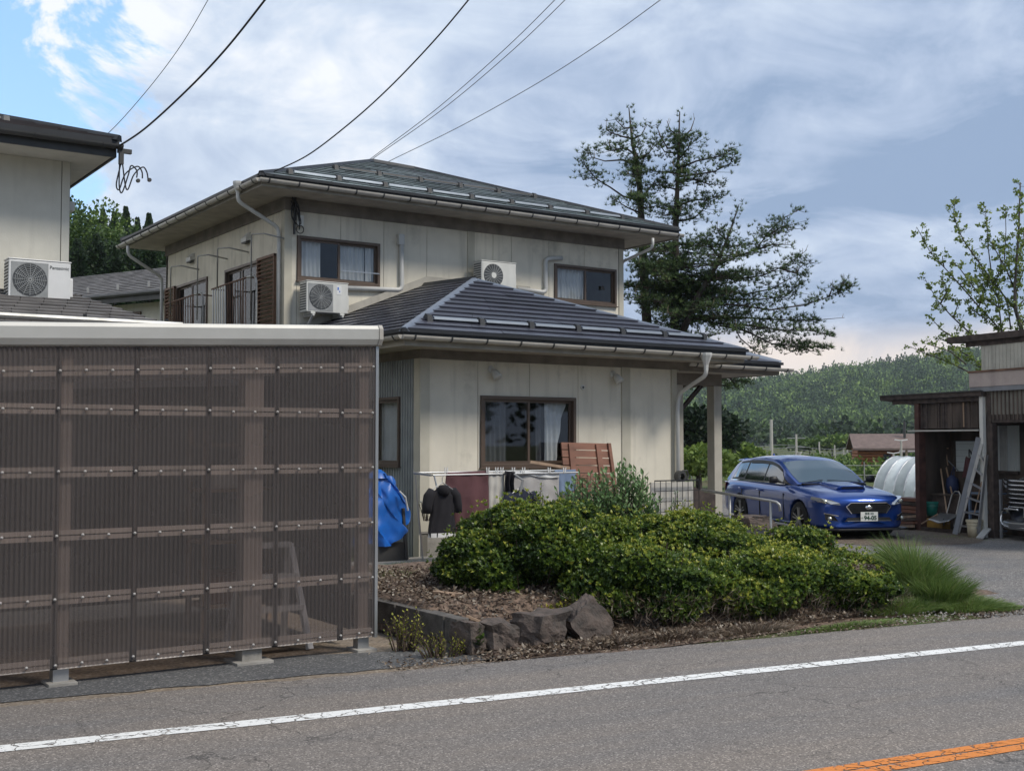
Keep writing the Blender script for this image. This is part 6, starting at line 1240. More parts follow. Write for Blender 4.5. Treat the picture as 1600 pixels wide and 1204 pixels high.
for i in range(70):
    px = rn.uniform(1060, 1560); t = rn.uniform(200, 330); p = at(px, 688, t); p.z = -.6; parts.append(tree_cloud(p, rn.uniform(3, 6.5), rn.uniform(2, 4), rn.choice(('dec', 'dec', 'con')), 90, rn.uniform(.1, .5), 1.1))
for i in range(60):
    px = rn.uniform(1120, 1440); t = rn.uniform(55, 90); p = at(px, 688, t); p.z = -.35; parts.append(tree_cloud(p, rn.uniform(.5, 1.1), rn.uniform(.8, 2), 'dec', 110, rn.uniform(.55, .95), .22))
back = []
for i in range(90):
    a = math.radians(rn.uniform(110, 320)); d_ = rn.uniform(38, 70); back.append(tree_cloud((math.sin(a)*d_, math.cos(a)*d_, -.3), rn.uniform(8, 13), rn.uniform(3, 5), rn.choice(('dec', 'con')), 160, rn.uniform(.15, .6), 1.1))
o = cloud_obj(back, 'unseen_wood', LF, kind='stuff'); tag(o, 'unseen trees added behind the viewer for darker window reflections', 'forest')  # unseen trees, added to darken window reflections and block low sky
o = cloud_obj(parts, 'field_hedge', LF, kind='stuff'); tag(o, 'green crops and hedges over the fields beyond the car', 'vegetation')
# ------------------------------------------------------------------ cars
def carpaint(name, col, metal=.55):
    m = bpy.data.materials.new(name); m.use_nodes = True; b = m.node_tree.nodes['Principled BSDF']; b.inputs['Base Color'].default_value = (*col, 1); b.inputs['Metallic'].default_value = metal
    b.inputs['Roughness'].default_value = .32; b.inputs['Coat Weight'].default_value = 1; b.inputs['Coat Roughness'].default_value = .03
    nt_ = m.node_tree; v = nt_.nodes.new('ShaderNodeTexNoise'); v.inputs['Scale'].default_value = 3; tc_ = nt_.nodes.new('ShaderNodeTexCoord'); nt_.links.new(tc_.outputs['Object'], v.inputs['Vector'])
    r = nt_.nodes.new('ShaderNodeMapRange'); nt_.links.new(v.outputs[0], r.inputs[0]); r.inputs[3].default_value = .26; r.inputs[4].default_value = .40; nt_.links.new(r.outputs[0], b.inputs['Roughness']); return m
PBLUE = carpaint('paint_blue', (.004, .050, .28)); PBLK = carpaint('paint_black', (.006, .006, .008), .3)
CGLASS = M('car_glass', (.012, .016, .018), .04, var=.0, spec=.8, coat=1); WSG = M('windscreen', (.03, .055, .065), .04, var=0, spec=.8, coat=1)
TYRE = M('tyre', (.015, .015, .015), .85); RIM = M('rim_silver', (.40, .41, .42), .3, metal=.85, var=0); RIMD = M('rim_dark', (.03, .03, .032), .5, metal=.4)
CHR = M('chrome', (.75, .76, .78), .12, metal=1, var=0); BPL = M('black_plastic', (.014, .014, .015), .5); LENS = M('lamp_lens', (.42, .45, .48), .08, var=0, coat=1, metal=.4); LAMPY = M('lamp_inner', (.55, .56, .50), .15, metal=.6, var=0); REDL = M('tail_lamp', (.25, .01, .01), .15, coat=1); PLATE = M('plate_white', (.72, .73, .70), .5, var=0); PLG = M('plate_green', (.01, .055, .03), .6, var=0)
ST = [(2.345, .50, .25, .60), (2.325, .66, .21, .68), (2.25, .77, .19, .745), (2.10, .845, .18, .79), (1.80, .88, .18, .84), (1.42, .892, .18, .885), (1.05, .892, .18, .93), (.72, .89, .18, .955), (.2, .888, .18, .955), (-.5, .89, .18, .97), (-1.2, .89, .18, .985), (-1.7, .88, .19, .99), (-2.05, .855, .22, .985), (-2.26, .80, .28, .95), (-2.34, .70, .36, .84)]
def stn(x):
    for a, b_ in zip(ST, ST[1:]):
        if b_[0] <= x <= a[0]: u = (x-b_[0])/(a[0]-b_[0]); return [b_[i]+(a[i]-b_[i])*u for i in range(4)]
    return ST[0] if x > 0 else ST[-1]
def half(s):
    x, w_, zb, zt = s; k = (zt-zb)/.77
    return [(0, zb), (.5*w_, zb), (w_-.12, zb), (w_-.03, zb+.06*k), (w_-.018, zb+.16*k), (w_-.012, zb+.32*k), (w_, zb+.47*k), (w_-.006, zb+.575*k), (w_-.035, zb+.66*k), (w_-.085, zt-.035), (w_-.17, zt), (.55*w_, zt+.022), (.25*w_, zt+.032), (0, zt+.036)]
def gh(x, s, rz):
    """greenhouse surface: s 0 at the belt, 1 at the roof centre"""
    prof = [(1.02, .955), (.85, 1.045), (.5, 1.235), (.15, 1.395), (-.15, 1.462), (-.6, 1.487), (-1.2, 1.475), (-1.65, 1.43), (-1.95, 1.33), (-2.15, 1.13), (-2.24, .99)]
    zr = prof[-1][1]
    for a, b_ in zip(prof, prof[1:]):
        if b_[0] <= x <= a[0]: u = (x-b_[0])/(a[0]-b_[0]); zr = b_[1]+(a[1]-b_[1])*u; break
    if x > 1.02: zr = .955
    hh = (zr-.93)/.56; wb = .80-.10*ss(x, .5, 1.1)-.07*ss(-x, 1.5, 2.25); wt = wb-.20*hh
    if s < .55: u = s/.55; y = wb+(wt-wb)*u**1.1; z = .93+(zr-.06*hh-.93)*u
    else: u = (s-.55)/.45; a = u*math.pi/2; y = wt*(1-u)**.75 if u > .25 else wt*(1-u*.78); z = zr-.06*hh*(1-math.sin(a))
    return y, z*1.0
def car(lb, loc, rot, paint, zs=1.0, suv=False):
    t_ = thing('car', lb, 'car', loc, rot, local=True)
    def sc_(o): 
        for v in o.data.vertices: v.co.z *= zs
        return o
    # lower body
    mb = MB(); secs = []
    for s in ST: h_ = half(s); full = [(y, z) for y, z in h_]+[(-y, z) for y, z in h_[-2:0:-1]]; secs.append([(s[0]-.10*(abs(y)/s[1])**3*(1 if s[0] > 2 else 0), y, z) for y, z in full])
    k = len(secs[0])
    for s in secs: mb.v += [Vector(p) for p in s]
    for i in range(len(secs)-1):
        for j in range(k): a = i*k+j; b_ = i*k+(j+1) % k; mb.f.append((a, b_, b_+k, a+k))
    mb.f.append(tuple(range(k))[::-1]); mb.f.append(tuple((len(secs)-1)*k+j for j in range(k)))
    body = mb.build('body', paint, t_, smooth=True, sub=2)
    cuts = []
    for ax in (1.42, -1.23):
        for sgn in (-1, 1):
            c_ = MB(); c_.lathe([(.372, .58), (.372, 1.1)], (ax, 0, .325), 32, 'y'); c_.f += [tuple(range(32)), tuple(range(32, 64))[::-1]]
            if sgn < 0: c_.v = [Vector((v.x, -v.y, v.z)) for v in c_.v]
            co = c_.build('cut', BPL); cuts.append(co); md = body.modifiers.new('b', 'BOOLEAN'); md.operation = 'DIFFERENCE'; md.object = co; md.solver = 'EXACT'; co.parent = t_
    bpy.context.view_layer.update(); me = bpy.data.meshes.new_from_object(body.evaluated_get(bpy.context.evaluated_depsgraph_get())); body.modifiers.clear(); body.data = me; me.materials.clear(); me.materials.append(paint)
    for c_ in cuts: bpy.data.objects.remove(c_)
    sc_(body)
    # greenhouse shell
    xs_ = np.linspace(1.02, -2.24, 40); ssn = [0, .15, .3, .45, .55, .6, .66, .75, .88, 1]
    def G3(x, s, side, off=0):
        y, z = gh(x, s, 0); y2, z2 = gh(x, min(1, s+.02), 0); y1_, z1_ = gh(x, max(0, s-.02), 0); ty, tz = y2-y1_, z2-z1_; l_ = math.hypot(ty, tz) or 1; zf = gh(x+.03, s, 0)[1]-gh(x-.03, s, 0)[1]; nx = -zf/.06*.8; n_ = Vector((nx if s > .3 else 0, tz/l_, -ty/l_)); n_ = n_.normalized()
        return Vector((x+n_.x*off, side*(y+n_.y*off), (z+n_.z*off)*zs))
    mb = MB()
    for side in (1, -1): mb.grid(lambda u, v: G3(1.02-3.26*u, v, side), 44, 16)
    rf = mb.build('roof', paint, t_, smooth=True)
    def patch(name, mat, x0f, x1f, s0, s1, sides=(1, -1), off=.006, nu=18, nv=8, parent=None):
        o = None
        for side in sides:
            mb = MB(); mb.grid(lambda u, v: G3((lambda s: x0f(s)+(x1f(s)-x0f(s))*u)(s0+(s1-s0)*v), s0+(s1-s0)*v, side, off), nu, nv); o = mb.build(name, mat, parent or t_, smooth=True)
        return o
    mb = MB(); mb.grid(lambda u, v: G3(.96-.80*u-.0*v, .60+.80*v if v <= .5 else .60+.80*(1-v), 1 if v <= .5 else -1, .006), 18, 20); mb.build('windscreen', WSG, t_, smooth=True)
    mb = MB(); mb.grid(lambda u, v: G3(-2.20+.38*u, .60+.80*v if v <= .5 else .60+.80*(1-v), 1 if v <= .5 else -1, .006), 10, 16); mb.build('rear_window', CGLASS, t_, smooth=True)
    lim = lambda s: .88-1.05*s   # front slope of the door glass follows the pillar
    rl = lambda s: -1.93+.62*s
    for side in (1, -1):
        patch('side_window', CGLASS, lambda s: lim(s), lambda s: -.24, .06, .47, (side,), .005); patch('side_window', CGLASS, lambda s: -.30, lambda s: -1.18+.02*s, .06, .47, (side,), .005); patch('side_window', CGLASS, lambda s: -1.25+.04*s, rl, .10, .45, (side,), .005)
        patch('window_trim', CHR, lambda s: .90, lambda s: -1.98, .018, .045, (side,), .007, nv=1); patch('window_surround', BPL, lambda s: lim(s)+.03, lambda s: rl(s)-.03, .03, .50, (side,), .003)
    if not suv:
        for side in (1, -1): patch('rain_visor', BPL, lambda s: lim(s)+.01, lambda s: -1.15, .43, .50, (side,), .02, nv=2)
    # wheels
    for ax in (1.42, -1.23):
        for sgn in (-1, 1):
            o = bpy.data.objects.new('wheel', None); COL.objects.link(o); o.parent = t_; o.location = (ax, sgn*.785, .325); o.rotation_euler = (0, 0, 0 if sgn < 0 else math.pi); o.scale = (1.0,)*3
            LOCAL.add(o); mb = MB(); mb.lathe([(.215, -.09), (.30, -.105), (.322, -.08), (.326, 0), (.322, .08), (.30, .105), (.215, .09)], n=40, axis='y'); mb.build('tyre', TYRE, t_ and o, smooth=True)
            mb = MB(); mb.lathe([(0, -.045), (.10, -.05), (.215, -.03), (.235, -.095), (.222, -.10), (.205, -.05)], n=36, axis='y'); mb.build('rim', RIMD, o, smooth=True)
            mb = MB()
            for k_ in range(5):
                for d in (-.16, .16): a = k_*math.tau/5+.3; mb.bar((.05*math.cos(a+d*2), -.085, .05*math.sin(a+d*2)), (.222*math.cos(a+d), -.095, .222*math.sin(a+d)), .026, .02)
            mb.lathe([(0, -.105), (.05, -.10), (.055, -.07)], n=16, axis='y'); mb.build('spokes', RIM, o)
    for ax in (1.42, -1.23):
        mb = MB(); mb.lathe([(.36, -.60), (.36, .60)], (ax, 0, .325), 24, 'y'); mb.f += [tuple(range(24)), tuple(range(24, 48))[::-1]]; mb.v = [Vector((v.x, v.y, min(v.z, .68))) for v in mb.v]; mb.build('wheel_well', BPL, t_)
    Zs = lambda p: Vector((p[0], p[1], p[2]*zs))
    def fx(y, z=.5): # nose surface x at lateral y
        best = 2.35-.10*(abs(y)/.62)**3 if abs(y) < .62 else 2.25-.55*(abs(y)-.62)/.27
        return best
    # doors lines, handles, mirrors, sills
    for s in (-1, 1):
        for x in (.80, -.27, -1.12): mb = MB(); mb.grid(lambda u, v: Zs((x-.05*math.sin(u*3), s*(.8945-.06*max(0, u-.8)*2), .27+.62*u)), 6, 1) if False else mb.bar(Zs((x, s*.884, .28)), Zs((x, s*.886, .78)), .012, .014); mb.build('door_gap', BPL, t_)
        for x in (-.12, -1.0): mb = MB(); mb.tube([Zs((x-.02, s*.875, .80)), Zs((x-.05, s*.915, .80)), Zs((x-.20, s*.915, .805)), Zs((x-.23, s*.875, .805))], .014, 6); mb.build('door_handle', paint, t_, smooth=True)
        mb = MB(); mb.lathe([(.001, -.10), (.06, -.09), (.075, -.02), (.07, .05), (.001, .09)], (0, 0, 0), 14, 'y'); mi = mb.build('mirror', BPL, t_, smooth=True); mi.location = (.66, s*1.0, 1.03*zs); mi.scale = (.7, 1.0, .95)
        mb = MB(); mb.bar(Zs((.66, s*.80, .96)), Zs((.66, s*.93, 1.0)), .04, .03); mb.build('mirror_arm', BPL, t_)
        mb = MB(); mb.bar(Zs((1.0, s*.86, .185)), Zs((-.82, s*.86, .185)), .07, .05); mb.build('side_sill', RIM if not suv else BPL, t_, bevel=.01)
        mb = MB(); mb.hexa([Zs(p) for p in [(-2.30, s*.62, .72), (-2.12, s*.845, .72), (-2.05, s*.86, .72), (-2.2, s*.7, .72), (-2.30, s*.62, .90), (-2.12, s*.84, .92), (-1.98, s*.865, .90), (-2.2, s*.7, .9)]]); mb.build('tail_lamp', REDL, t_, bevel=.01)
        # headlamp: wedge sweeping back
        a = [(2.285, .50, .625), (2.20, .64, .64), (2.05, .765, .665), (1.86, .862, .72), (1.88, .858, .765), (2.06, .765, .745), (2.19, .63, .715), (2.275, .52, .665)]
        c_ = Vector((1.9, .3, .6)); up_ = [Vector((x+.045, s*(y+.022), z)) for x, y, z in a]; mb = MB(); mb.v = [Zs(v) for v in up_]+[Zs((v.x-.10, v.y-s*.06, v.z)) for v in up_]; k2 = len(a); mb.f = [tuple(range(k2))]+[(i, (i+1) % k2, k2+(i+1) % k2, k2+i) for i in range(k2)]; hl = mb.build('headlight', LENS, t_)
        mb = MB(); mb.lathe([(.001, .03), (.035, .02), (.042, -.02)], (0, 0, 0), 16, 'x'); q = mb.build('projector', LAMPY, hl, smooth=True); q.location = Zs((2.16, s*.735, .685)); q.rotation_euler = (0, 0, s*.5)
        mb = MB(); mb.bar(Zs((2.26, s*.60, .655)), Zs((2.07, s*.835, .685)), .016, .014); mb.build('light_bar', CHR, hl)
        # fog lamp recess
        mb = MB(); mb.prism([Zs((2.30, s*.56, .34)), Zs((2.17, s*.735, .36)), Zs((2.15, s*.74, .47)), Zs((2.28, s*.62, .43))], (.03, s*.012, 0)); mb.build('fog_recess', BPL, t_)
        mb = MB(); mb.bar(Zs((2.345, s*.57, .437)), Zs((2.16, s*.755, .475)), .016, .020); mb.build('chrome_strip', CHR, t_); mb = MB(); mb.lathe([(.001, .02), (.033, .012), (.038, -.01)], (0, 0, 0), 14, 'x'); q = mb.build('fog_lamp', LAMPY, t_, smooth=True); q.location = Zs((2.27, s*.70, .385)); q.rotation_euler = (0, 0, s*.45)
    # grille, emblem, intake, plate, splitter
    if not suv:
        g_p = [(-.34, .665), (.34, .665), (.43, .60), (.33, .475), (-.33, .475), (-.43, .60)]
        mb = MB(); mb.prism([(2.352-.05*abs(y), y, z) for y, z in g_p], (.014, 0, 0)); mb.build('grille', BPL, t_)
        for a, b_ in ((0, 1), (1, 2), (2, 3), (4, 5), (5, 0)): pa, pb = g_p[a], g_p[b_]; mb = MB(); mb.bar((2.373-.05*abs(pa[0]), *pa), (2.373-.05*abs(pb[0]), *pb), .022, .016); mb.build('grille_frame', CHR, t_)
        for k_ in range(4): z = .505+.037*k_; mb = MB(); mb.bar((2.362, -.34, z), (2.362, .34, z), .014, .010); mb.build('grille_bar', RIMD, t_)
        mb = MB(); mb.lathe([(.001, .014), (.05, .012), (.062, .004), (.065, 0)], (0, 0, 0), 24, 'x'); e_ = mb.build('emblem', CHR, t_, smooth=True); e_.location = (2.372, 0, .585); e_.scale = (1, 1.1, .58)
        for (sy, sz, r_) in ((-.03, .012, .014), (.0, .006, .008), (.02, .012, .008), (.038, .0, .008), (.022, -.014, .008), (.0, -.016, .008)):
            mb = MB(); mb.prism([(2.388, sy+r_*(1 if k_ % 2 == 0 else .4)*math.cos(k_*math.pi/4), .585+sz+r_*(1 if k_ % 2 == 0 else .4)*math.sin(k_*math.pi/4)) for k_ in range(8)], (.003, 0, 0)); mb.build('emblem_star', PLATE, t_)
        mb = MB(); mb.prism([(2.352, -.46, .335), (2.352, .46, .335), (2.347, .40, .405), (2.347, -.40, .405)], (.008, 0, 0)); mb.build('lower_intake', BPL, t_); mb = MB(); mb.bar((2.365, -.42, .345), (2.365, .42, .345), .012, .012); mb.build('intake_strip', CHR, t_)
        mb = MB(); mb.prism([(2.37, -.165, .34), (2.37, .165, .34), (2.37, .165, .505), (2.37, -.165, .505)], (.008, 0, 0)); pl_ = mb.build('number_plate', PLATE, t_)
        Mx = Matrix.Translation((2.381, 0, .395)) @ Matrix.Rotation(R(90), 4, 'Z') @ Matrix.Rotation(R(90), 4, 'X'); text('94-05', .105, PLG, pl_, Matrix.Translation((0, .018, 0)) @ Mx, extrude=.0008, bold=.0035)
        text('岐阜 302', .045, PLG, pl_, Matrix.Translation((0, 0, .078)) @ Mx, extrude=.0008, bold=.0006); text('の', .035, PLG, pl_, Matrix.Translation((0, -.138, .0)) @ Mx, extrude=.0008)
        mb = MB(); mb.prism([(2.40, -.60, .175), (2.40, .60, .175), (2.18, .86, .175), (1.95, .90, .175), (1.9, .7, .175), (1.9, -.7, .175), (1.95, -.90, .175), (2.18, -.86, .175)], (0, 0, .03)); mb.build('front_lip', BPL, t_, bevel=.006)
        # bonnet scoop
        mb = MB(); mb.grid(lambda u, v: (1.32+.52*u, -.26+.52*v, 0), 1, 1); mb = MB()
        top = [(1.75, -.30, .872), (1.75, .30, .872), (1.05, .33, .955), (1.05, -.33, .955), (1.79, -.23, .945), (1.79, .23, .945), (1.15, .28, 1.0), (1.15, -.28, 1.0)]
        mb.hexa(top); mb.build('bonnet_scoop', paint, t_, bevel=.03, smooth=False)
        mb = MB(); mb.prism([(1.793, -.225, .892), (1.793, .225, .892), (1.815, .20, .932), (1.815, -.20, .932)], (-.012, 0, 0)); mb.build('scoop_opening', BPL, t_)
        mb = MB(); mb.hexa([(-2.12, -.52, 1.345), (-1.80, -.54, 1.36), (-1.80, .54, 1.36), (-2.12, .52, 1.345), (-2.15, -.50, 1.375), (-1.80, -.52, 1.40), (-1.80, .52, 1.40), (-2.15, .50, 1.375)]); mb.build('roof_spoiler', paint, t_, bevel=.01)
        for s in (-1, 1): mb = MB(); mb.bar((1.02, s*.55, .985), (.93, s*.05-.1, 1.03), .016, .012); mb.build('wiper', BPL, t_)
        mb = MB(); mb.box((1.02, -.62, .945), (1.10, .62, .975)); mb.build('cowl', BPL, t_)
        mb = MB(); mb.lathe([(.001, .05), (.015, .04), (.03, 0)], (-1.5, 0, 1.465), 10); mb.build('antenna', paint, t_)
    else:
        for k_ in range(7): z = .62+.078*k_; mb = MB(); mb.tube([(2.31, -.70, z+.02), (2.385, -.45, z), (2.40, 0, z-.005), (2.385, .45, z), (2.31, .70, z+.02)], .020 if k_ > 3 else .013, 8); mb.build('grille_bar', CHR, t_, smooth=True)
        mb = MB(); mb.prism([(2.34, -.6, .55*zs), (2.34, .6, .55*zs), (2.34, .6, .80*zs), (2.34, -.6, .80*zs)], (.012, 0, 0)); mb.build('grille', BPL, t_)
        for s in (-1, 1): mb = MB(); mb.tube(spline([(2.38, s*.30, .57), (2.36, s*.62, .575), (2.27, s*.80, .54), (2.25, s*.86, .44), (2.30, s*.80, .32), (2.38, s*.55, .25), (2.40, 0, .25)], 5), .018, 8); mb.build('bumper_trim', CHR, t_, smooth=True)
        mb = MB(); mb.prism([(2.38, -.165, .44), (2.38, .165, .44), (2.38, .165, .605), (2.38, -.165, .605)], (.01, 0, 0)); mb.build('number_plate', PLATE, t_)
        mb = MB(); mb.prism([(2.12, -.86, .24), (2.30, -.78, .22), (2.41, -.5, .21), (2.41, .5, .21), (2.30, .78, .22), (2.12, .86, .24)], (0, 0, .13)); mb.build('skid_plate', RIM, t_, bevel=.02)
        for s in (-1, 1):
            for zz in (.98, 1.06): mb = MB(); mb.bar((2.30, s*.66, zz), (2.14, s*.885, zz+.03), .05, .045); mb.build('headlight_unit', LENS, t_, bevel=.01)
    return t_
CAZ = R(202); ch = Vector((math.sin(CAZ), math.cos(CAZ), 0)); cl_ = Vector((-ch.y, ch.x, 0)); frc = onz(1257, 838, -.17)
CP = frc-ch*1.42+cl_*.77; bc = car('glossy blue estate car with bonnet scoop parked on the driveway', (CP.x, CP.y, -.165), math.atan2(ch.y, ch.x), PBLUE); bc.scale = (1.04, 1.04, 1.02)

# ------------------------------------------------------------------ tool shed and garage on the right
GA = R(-103.7); GL = Vector((20.28, 15.07, -.17))
ux, uy = Vector((math.cos(GA), math.sin(GA), 0)), Vector((-math.sin(GA), math.cos(GA), 0))
def gl(px, py, d=0.):
    r_ = ray(px, py); P = EYE+r_*(((GL-EYE).dot(uy)+d)/r_.dot(uy)); q = P-GL; return Vector((q.dot(ux), d, q.z))
SH = thing('tool_shed', 'open fronted dark timber tool shed with lean-to roof beside the garage', 'shed', GL, GA, local=True)
mb = MB(); mb.hexa([(-1.12, -.1, 2.66), (1.82, -.1, 2.66), (1.82, 2.4, 2.40), (-1.12, 2.4, 2.40), (-1.12, -.1, 2.74), (1.82, -.1, 2.74), (1.82, 2.4, 2.48), (-1.12, 2.4, 2.48)]); mb.build('roof', WOODD, SH)
mb = MB(); mb.hexa([(-1.14, -.12, 2.745), (1.82, -.12, 2.745), (1.82, 2.4, 2.485), (-1.14, 2.4, 2.485), (-1.14, -.12, 2.765), (1.82, -.12, 2.765), (1.82, 2.4, 2.51), (-1.14, 2.4, 2.51)]); mb.build('roof_sheet', CLIP, SH)
mb = MB(); mb.bar((-.8, .0, 2.61), (1.72, .0, 2.61), .07, .09); mb.build('eave_beam', WOODD, SH)
for x, w_ in ((-.08, .13),): mb = MB(); mb.box((x-w_/2, -.02, -.1), (x+w_/2, .14, 2.66)); mb.build('post', RUSTCOL, SH)
mb = MB(); mb.box((1.70, -.04, -.02), (1.79, .04, 2.74)); mb.build('white_post', ACW, SH, bevel=.005)
mb = MB(); mb.box((1.82, .02, -.02), (1.93, .16, 2.7)); mb.build('post', WOODD, SH)
x = -.02
while x < 1.66:
    mb = MB(); mb.box((x, .03+(int(x*20) % 2)*.012, 2.06), (x+.065, .05, 2.62)); mb.build('cladding_board', PLYW if int(x*7) % 4 else WOODD, SH); x += .07
mb = MB(); mb.box((-.30, -.07, 2.00), (1.69, -.03, 2.03)); mb.build('shelf_rail', ALU, SH)
for x in (.55, 1.22): mb = MB(); mb.box((x, .0, 2.08), (x+.02, .02, 2.55)); mb.build('batten', WOODP if x > 1 else WOODD, SH)
WX0, WX1, WZ0, WZ1 = *(lambda a, b_: (a.x, b_.x, b_.z, a.z))(gl(1489, 689, .85), gl(1533, 737, .85)),
G0, G1 = gl(1551, 665, .85), gl(1594, 736, .85)
mb = MB()
for r in rects(-1.1, 2.05, -.1, 2.6, [(WX0, WX1, WZ0, WZ1), (G0.x, G1.x, G1.z, G0.z)]): mb.box((r[0], .85, r[2]), (r[1], .92, r[3]))
mb.build('back_wall', PLYW, SH); mb = MB(); mb.box((-.16, .14, -.1), (-.11, .85, 2.5)); mb.build('side_wall', PLYW, SH); mb = MB(); mb.box((1.99, .93, -.1), (2.05, 5.2, 2.6)); mb.build('side_wall', PLYW, SH)
mb = MB(); mb.box((-.2, -.05, -.12), (1.8, .84, -.01)); mb.build('floor', DIRT, SH)
for k in range(6): mb = MB(); x = -1.08+k*.125; mb.box((x, .81, .0), (x+.115, .84, 2.3)); mb.build('wall_board', PLYW if k % 2 else WOODD, SH)
mb = MB(); mb.box((-.02, .0, -.01), (.95, .10, .09)); mb.build('ground_beam', WOODD, SH)
PANEW = leafmat('pale_sheet', [(0, (.74, .76, .74)), (1, (.74, .76, .74))], trans=.6); mb = MB(); mb.box((WX0-.02, .93, WZ0-.02), (WX1+.02, .94, WZ1+.02)); wp_ = mb.build('window_pane', PANEW, SH)
for k in range(5): z = WZ0+(WZ1-WZ0)*(k+.5)/5; mb = MB(); mb.box((WX0, .922, z), (WX1, .927, z+.006)); mb.build('pane_rib', PVC, wp_)
def gthing(name, lb, cat, mat, fn_, d=0, parts=None):
    t_ = thing(name, lb, cat, GL, GA, local=True); fn_(t_); return t_
def P2(px, py, d): return gl(px, py, d)
# ladders leaning in the opening
def f(t_):
    for (a, b_, m_) in ((P2(1494, 832, -.35), P2(1531, 700, .0), CABLEG), (P2(1519, 760, -.1), P2(1536, 700, .0), ALU)):
        pass
    a, b_ = P2(1497, 832, -.30), P2(1534, 693, -.06); a2, b2 = P2(1530, 838, -.4), P2(1537, 720, .0)
    for p, q in ((a, b_), (a+Vector((.42, .1, 0)), b_+Vector((.12, .0, -.2)))): mb = MB(); mb.bar(p, q, .03, .06); mb.build('stile', ALU, t_)
    for k in range(6): u = .08+k*.16; p, q = a.lerp(b_, u), (a+Vector((.42, .1, 0))).lerp(b_+Vector((.12, 0, -.2)), u); mb = MB(); mb.bar(p, q, .045, .03); mb.build('rung', ALU, t_)
gthing('ladder', 'aluminium ladder leaning against the right post of the tool shed', 'ladder', ALU, f)
def f(t_): 
    a, b_ = P2(1492, 834, -.36), P2(1529, 683, -.05); mb = MB(); mb.bar(a, b_, .05, .09); mb.build('pole', CABLEG, t_)
gthing('dark_pole', 'dark grey beam leaning parallel to the ladder on its left', 'pole', None, f)
def tool(nm, lb, a, b_, d0, d1, r_=.016, mat=WOODP, head=None):
    t_ = thing(nm, lb, 'garden tool', GL, GA, local=True); p, q = P2(*a, d0), P2(*b_, d1); mb = MB(); mb.tube([p, q], r_, 8); mb.build('handle', mat, t_)
    if head: head(t_, p)
def scoop(t_, p):
    mb = MB(); mb.grid(lambda u, v: (p.x-.28+.56*u, p.y-.25+.30*v, max(p.z, .02)+.02+.06*abs(u-.5)*2*(1-v)+.18*v), 10, 6); o = mb.build('scoop_blade', RIM, t_, smooth=True); s = o.modifiers.new('s', 'SOLIDIFY'); s.thickness = .01
    mb = MB(); mb.tube([(p.x-.14, p.y, .15), (p.x-.12, p.y+.2, .75), (p.x-.05, p.y+.22, .82), (p.x+.05, p.y+.22, .82), (p.x+.12, p.y+.2, .75), (p.x+.14, p.y, .15)], .014, 6); mb.build('frame', PIPE, t_)
tool('snow_shovel', 'wide metal snow pusher standing in the middle of the tool shed', (1482, 818), (1470, 732), .1, .6, head=scoop)
tool('rake', 'long wooden handled tool leaning behind the snow pusher', (1490, 782), (1478, 728), .5, .75)
tool('rake', 'thin stick leaning crossways near the shed floor', (1440, 818), (1465, 803), .0, .0)
tool('broom', 'pale stick standing in the bucket', (1522, 803), (1534, 752), -.12, -.05, .012)
tool('hoe', 'thin tool hanging on the dark boards of the left shed wall', (1462, 745), (1448, 700), .78, .78, .012)
tool('hoe', 'second thin tool hanging on the dark back boards', (1480, 740), (1466, 700), .78, .78, .012)
tool('hoe', 'third thin tool hanging nearest the shed window', (1497, 735), (1474, 712), .78, .78, .012, CABLEG)
VWS = M('grey_sheet', (.35, .36, .35), .5)
GREENP = M('plastic_green', (.01, .17, .13), .4, var=.1); YEL = M('plastic_yellow', (.42, .25, .06), .5, var=.15); BUCK = M('plastic_cream', (.52, .46, .33), .45, var=.1, streak=.2); DBLUE = M('dark_blue_bag', (.02, .035, .10), .7)
def pot(name, lb, px, py, d, r0, r1, h, mat, rim=True, cat='bucket', handle=False):
    p = P2(px, py, d); t_ = thing(name, lb, cat, GL+ux*p.x+uy*p.y, GA, local=True); z0 = 0 if d > .1 else .0
    mb = MB(); mb.lathe([(.001, .01), (r0, .01), (r0+(r1-r0)*.5, h*.5), (r1, h), (r1-.012, h), (r0-.01, .03), (.001, .03)], n=24); mb.build('body', mat, t_, smooth=True)
    if rim: 
        mb = MB(); mb.lathe([(r1, h-.05), (r1+.012, h-.045), (r1+.012, h-.0), (r1, h+.003)], n=24); mb.build('rim', mat, t_)
        mb = MB(); mb.lathe([(r1-.004, h-.10), (r1+.008, h-.098), (r1+.008, h-.085), (r1-.004, h-.083)], n=24); mb.build('band', mat, t_)
    if handle: mb = MB(); mb.tube([((r1+.01)*math.cos(a), -.02-(r1)*math.sin(a)*.35, h-.04-.10*math.sin(a)) for a in [i*math.pi/12 for i in range(13)]], .005, 6); mb.build('handle', PIPE, t_)
    return t_
pot('bucket', 'cream plastic bucket standing by the white post of the tool shed', 1523, 838, -.15, .12, .145, .34, BUCK, handle=True)
pot('plastic_pot', 'green plastic pot resting on the yellow crate in the tool shed', 1457, 800, .35, .13, .17, .30, GREENP).location.z = .12
pot('plastic_tub', 'teal plastic tub beyond the snow pusher', 1496, 812, .6, .16, .2, .25, GREENP).location.z = .12
t_ = thing('crate', 'yellow plastic crate at the left front of the tool shed', 'crate', GL+ux*.18+uy*.30, GA, local=True); mb = MB(); mb.box((-.24, -.15, .0), (.24, -.13, .26)); mb.box((-.24, .13, .0), (.24, .15, .26)); mb.box((-.24, -.13, 0), (-.22, .13, .26)); mb.box((.22, -.13, 0), (.24, .13, .26)); mb.box((-.22, -.13, 0), (.22, .13, .02)); mb.build('body', YEL, t_)
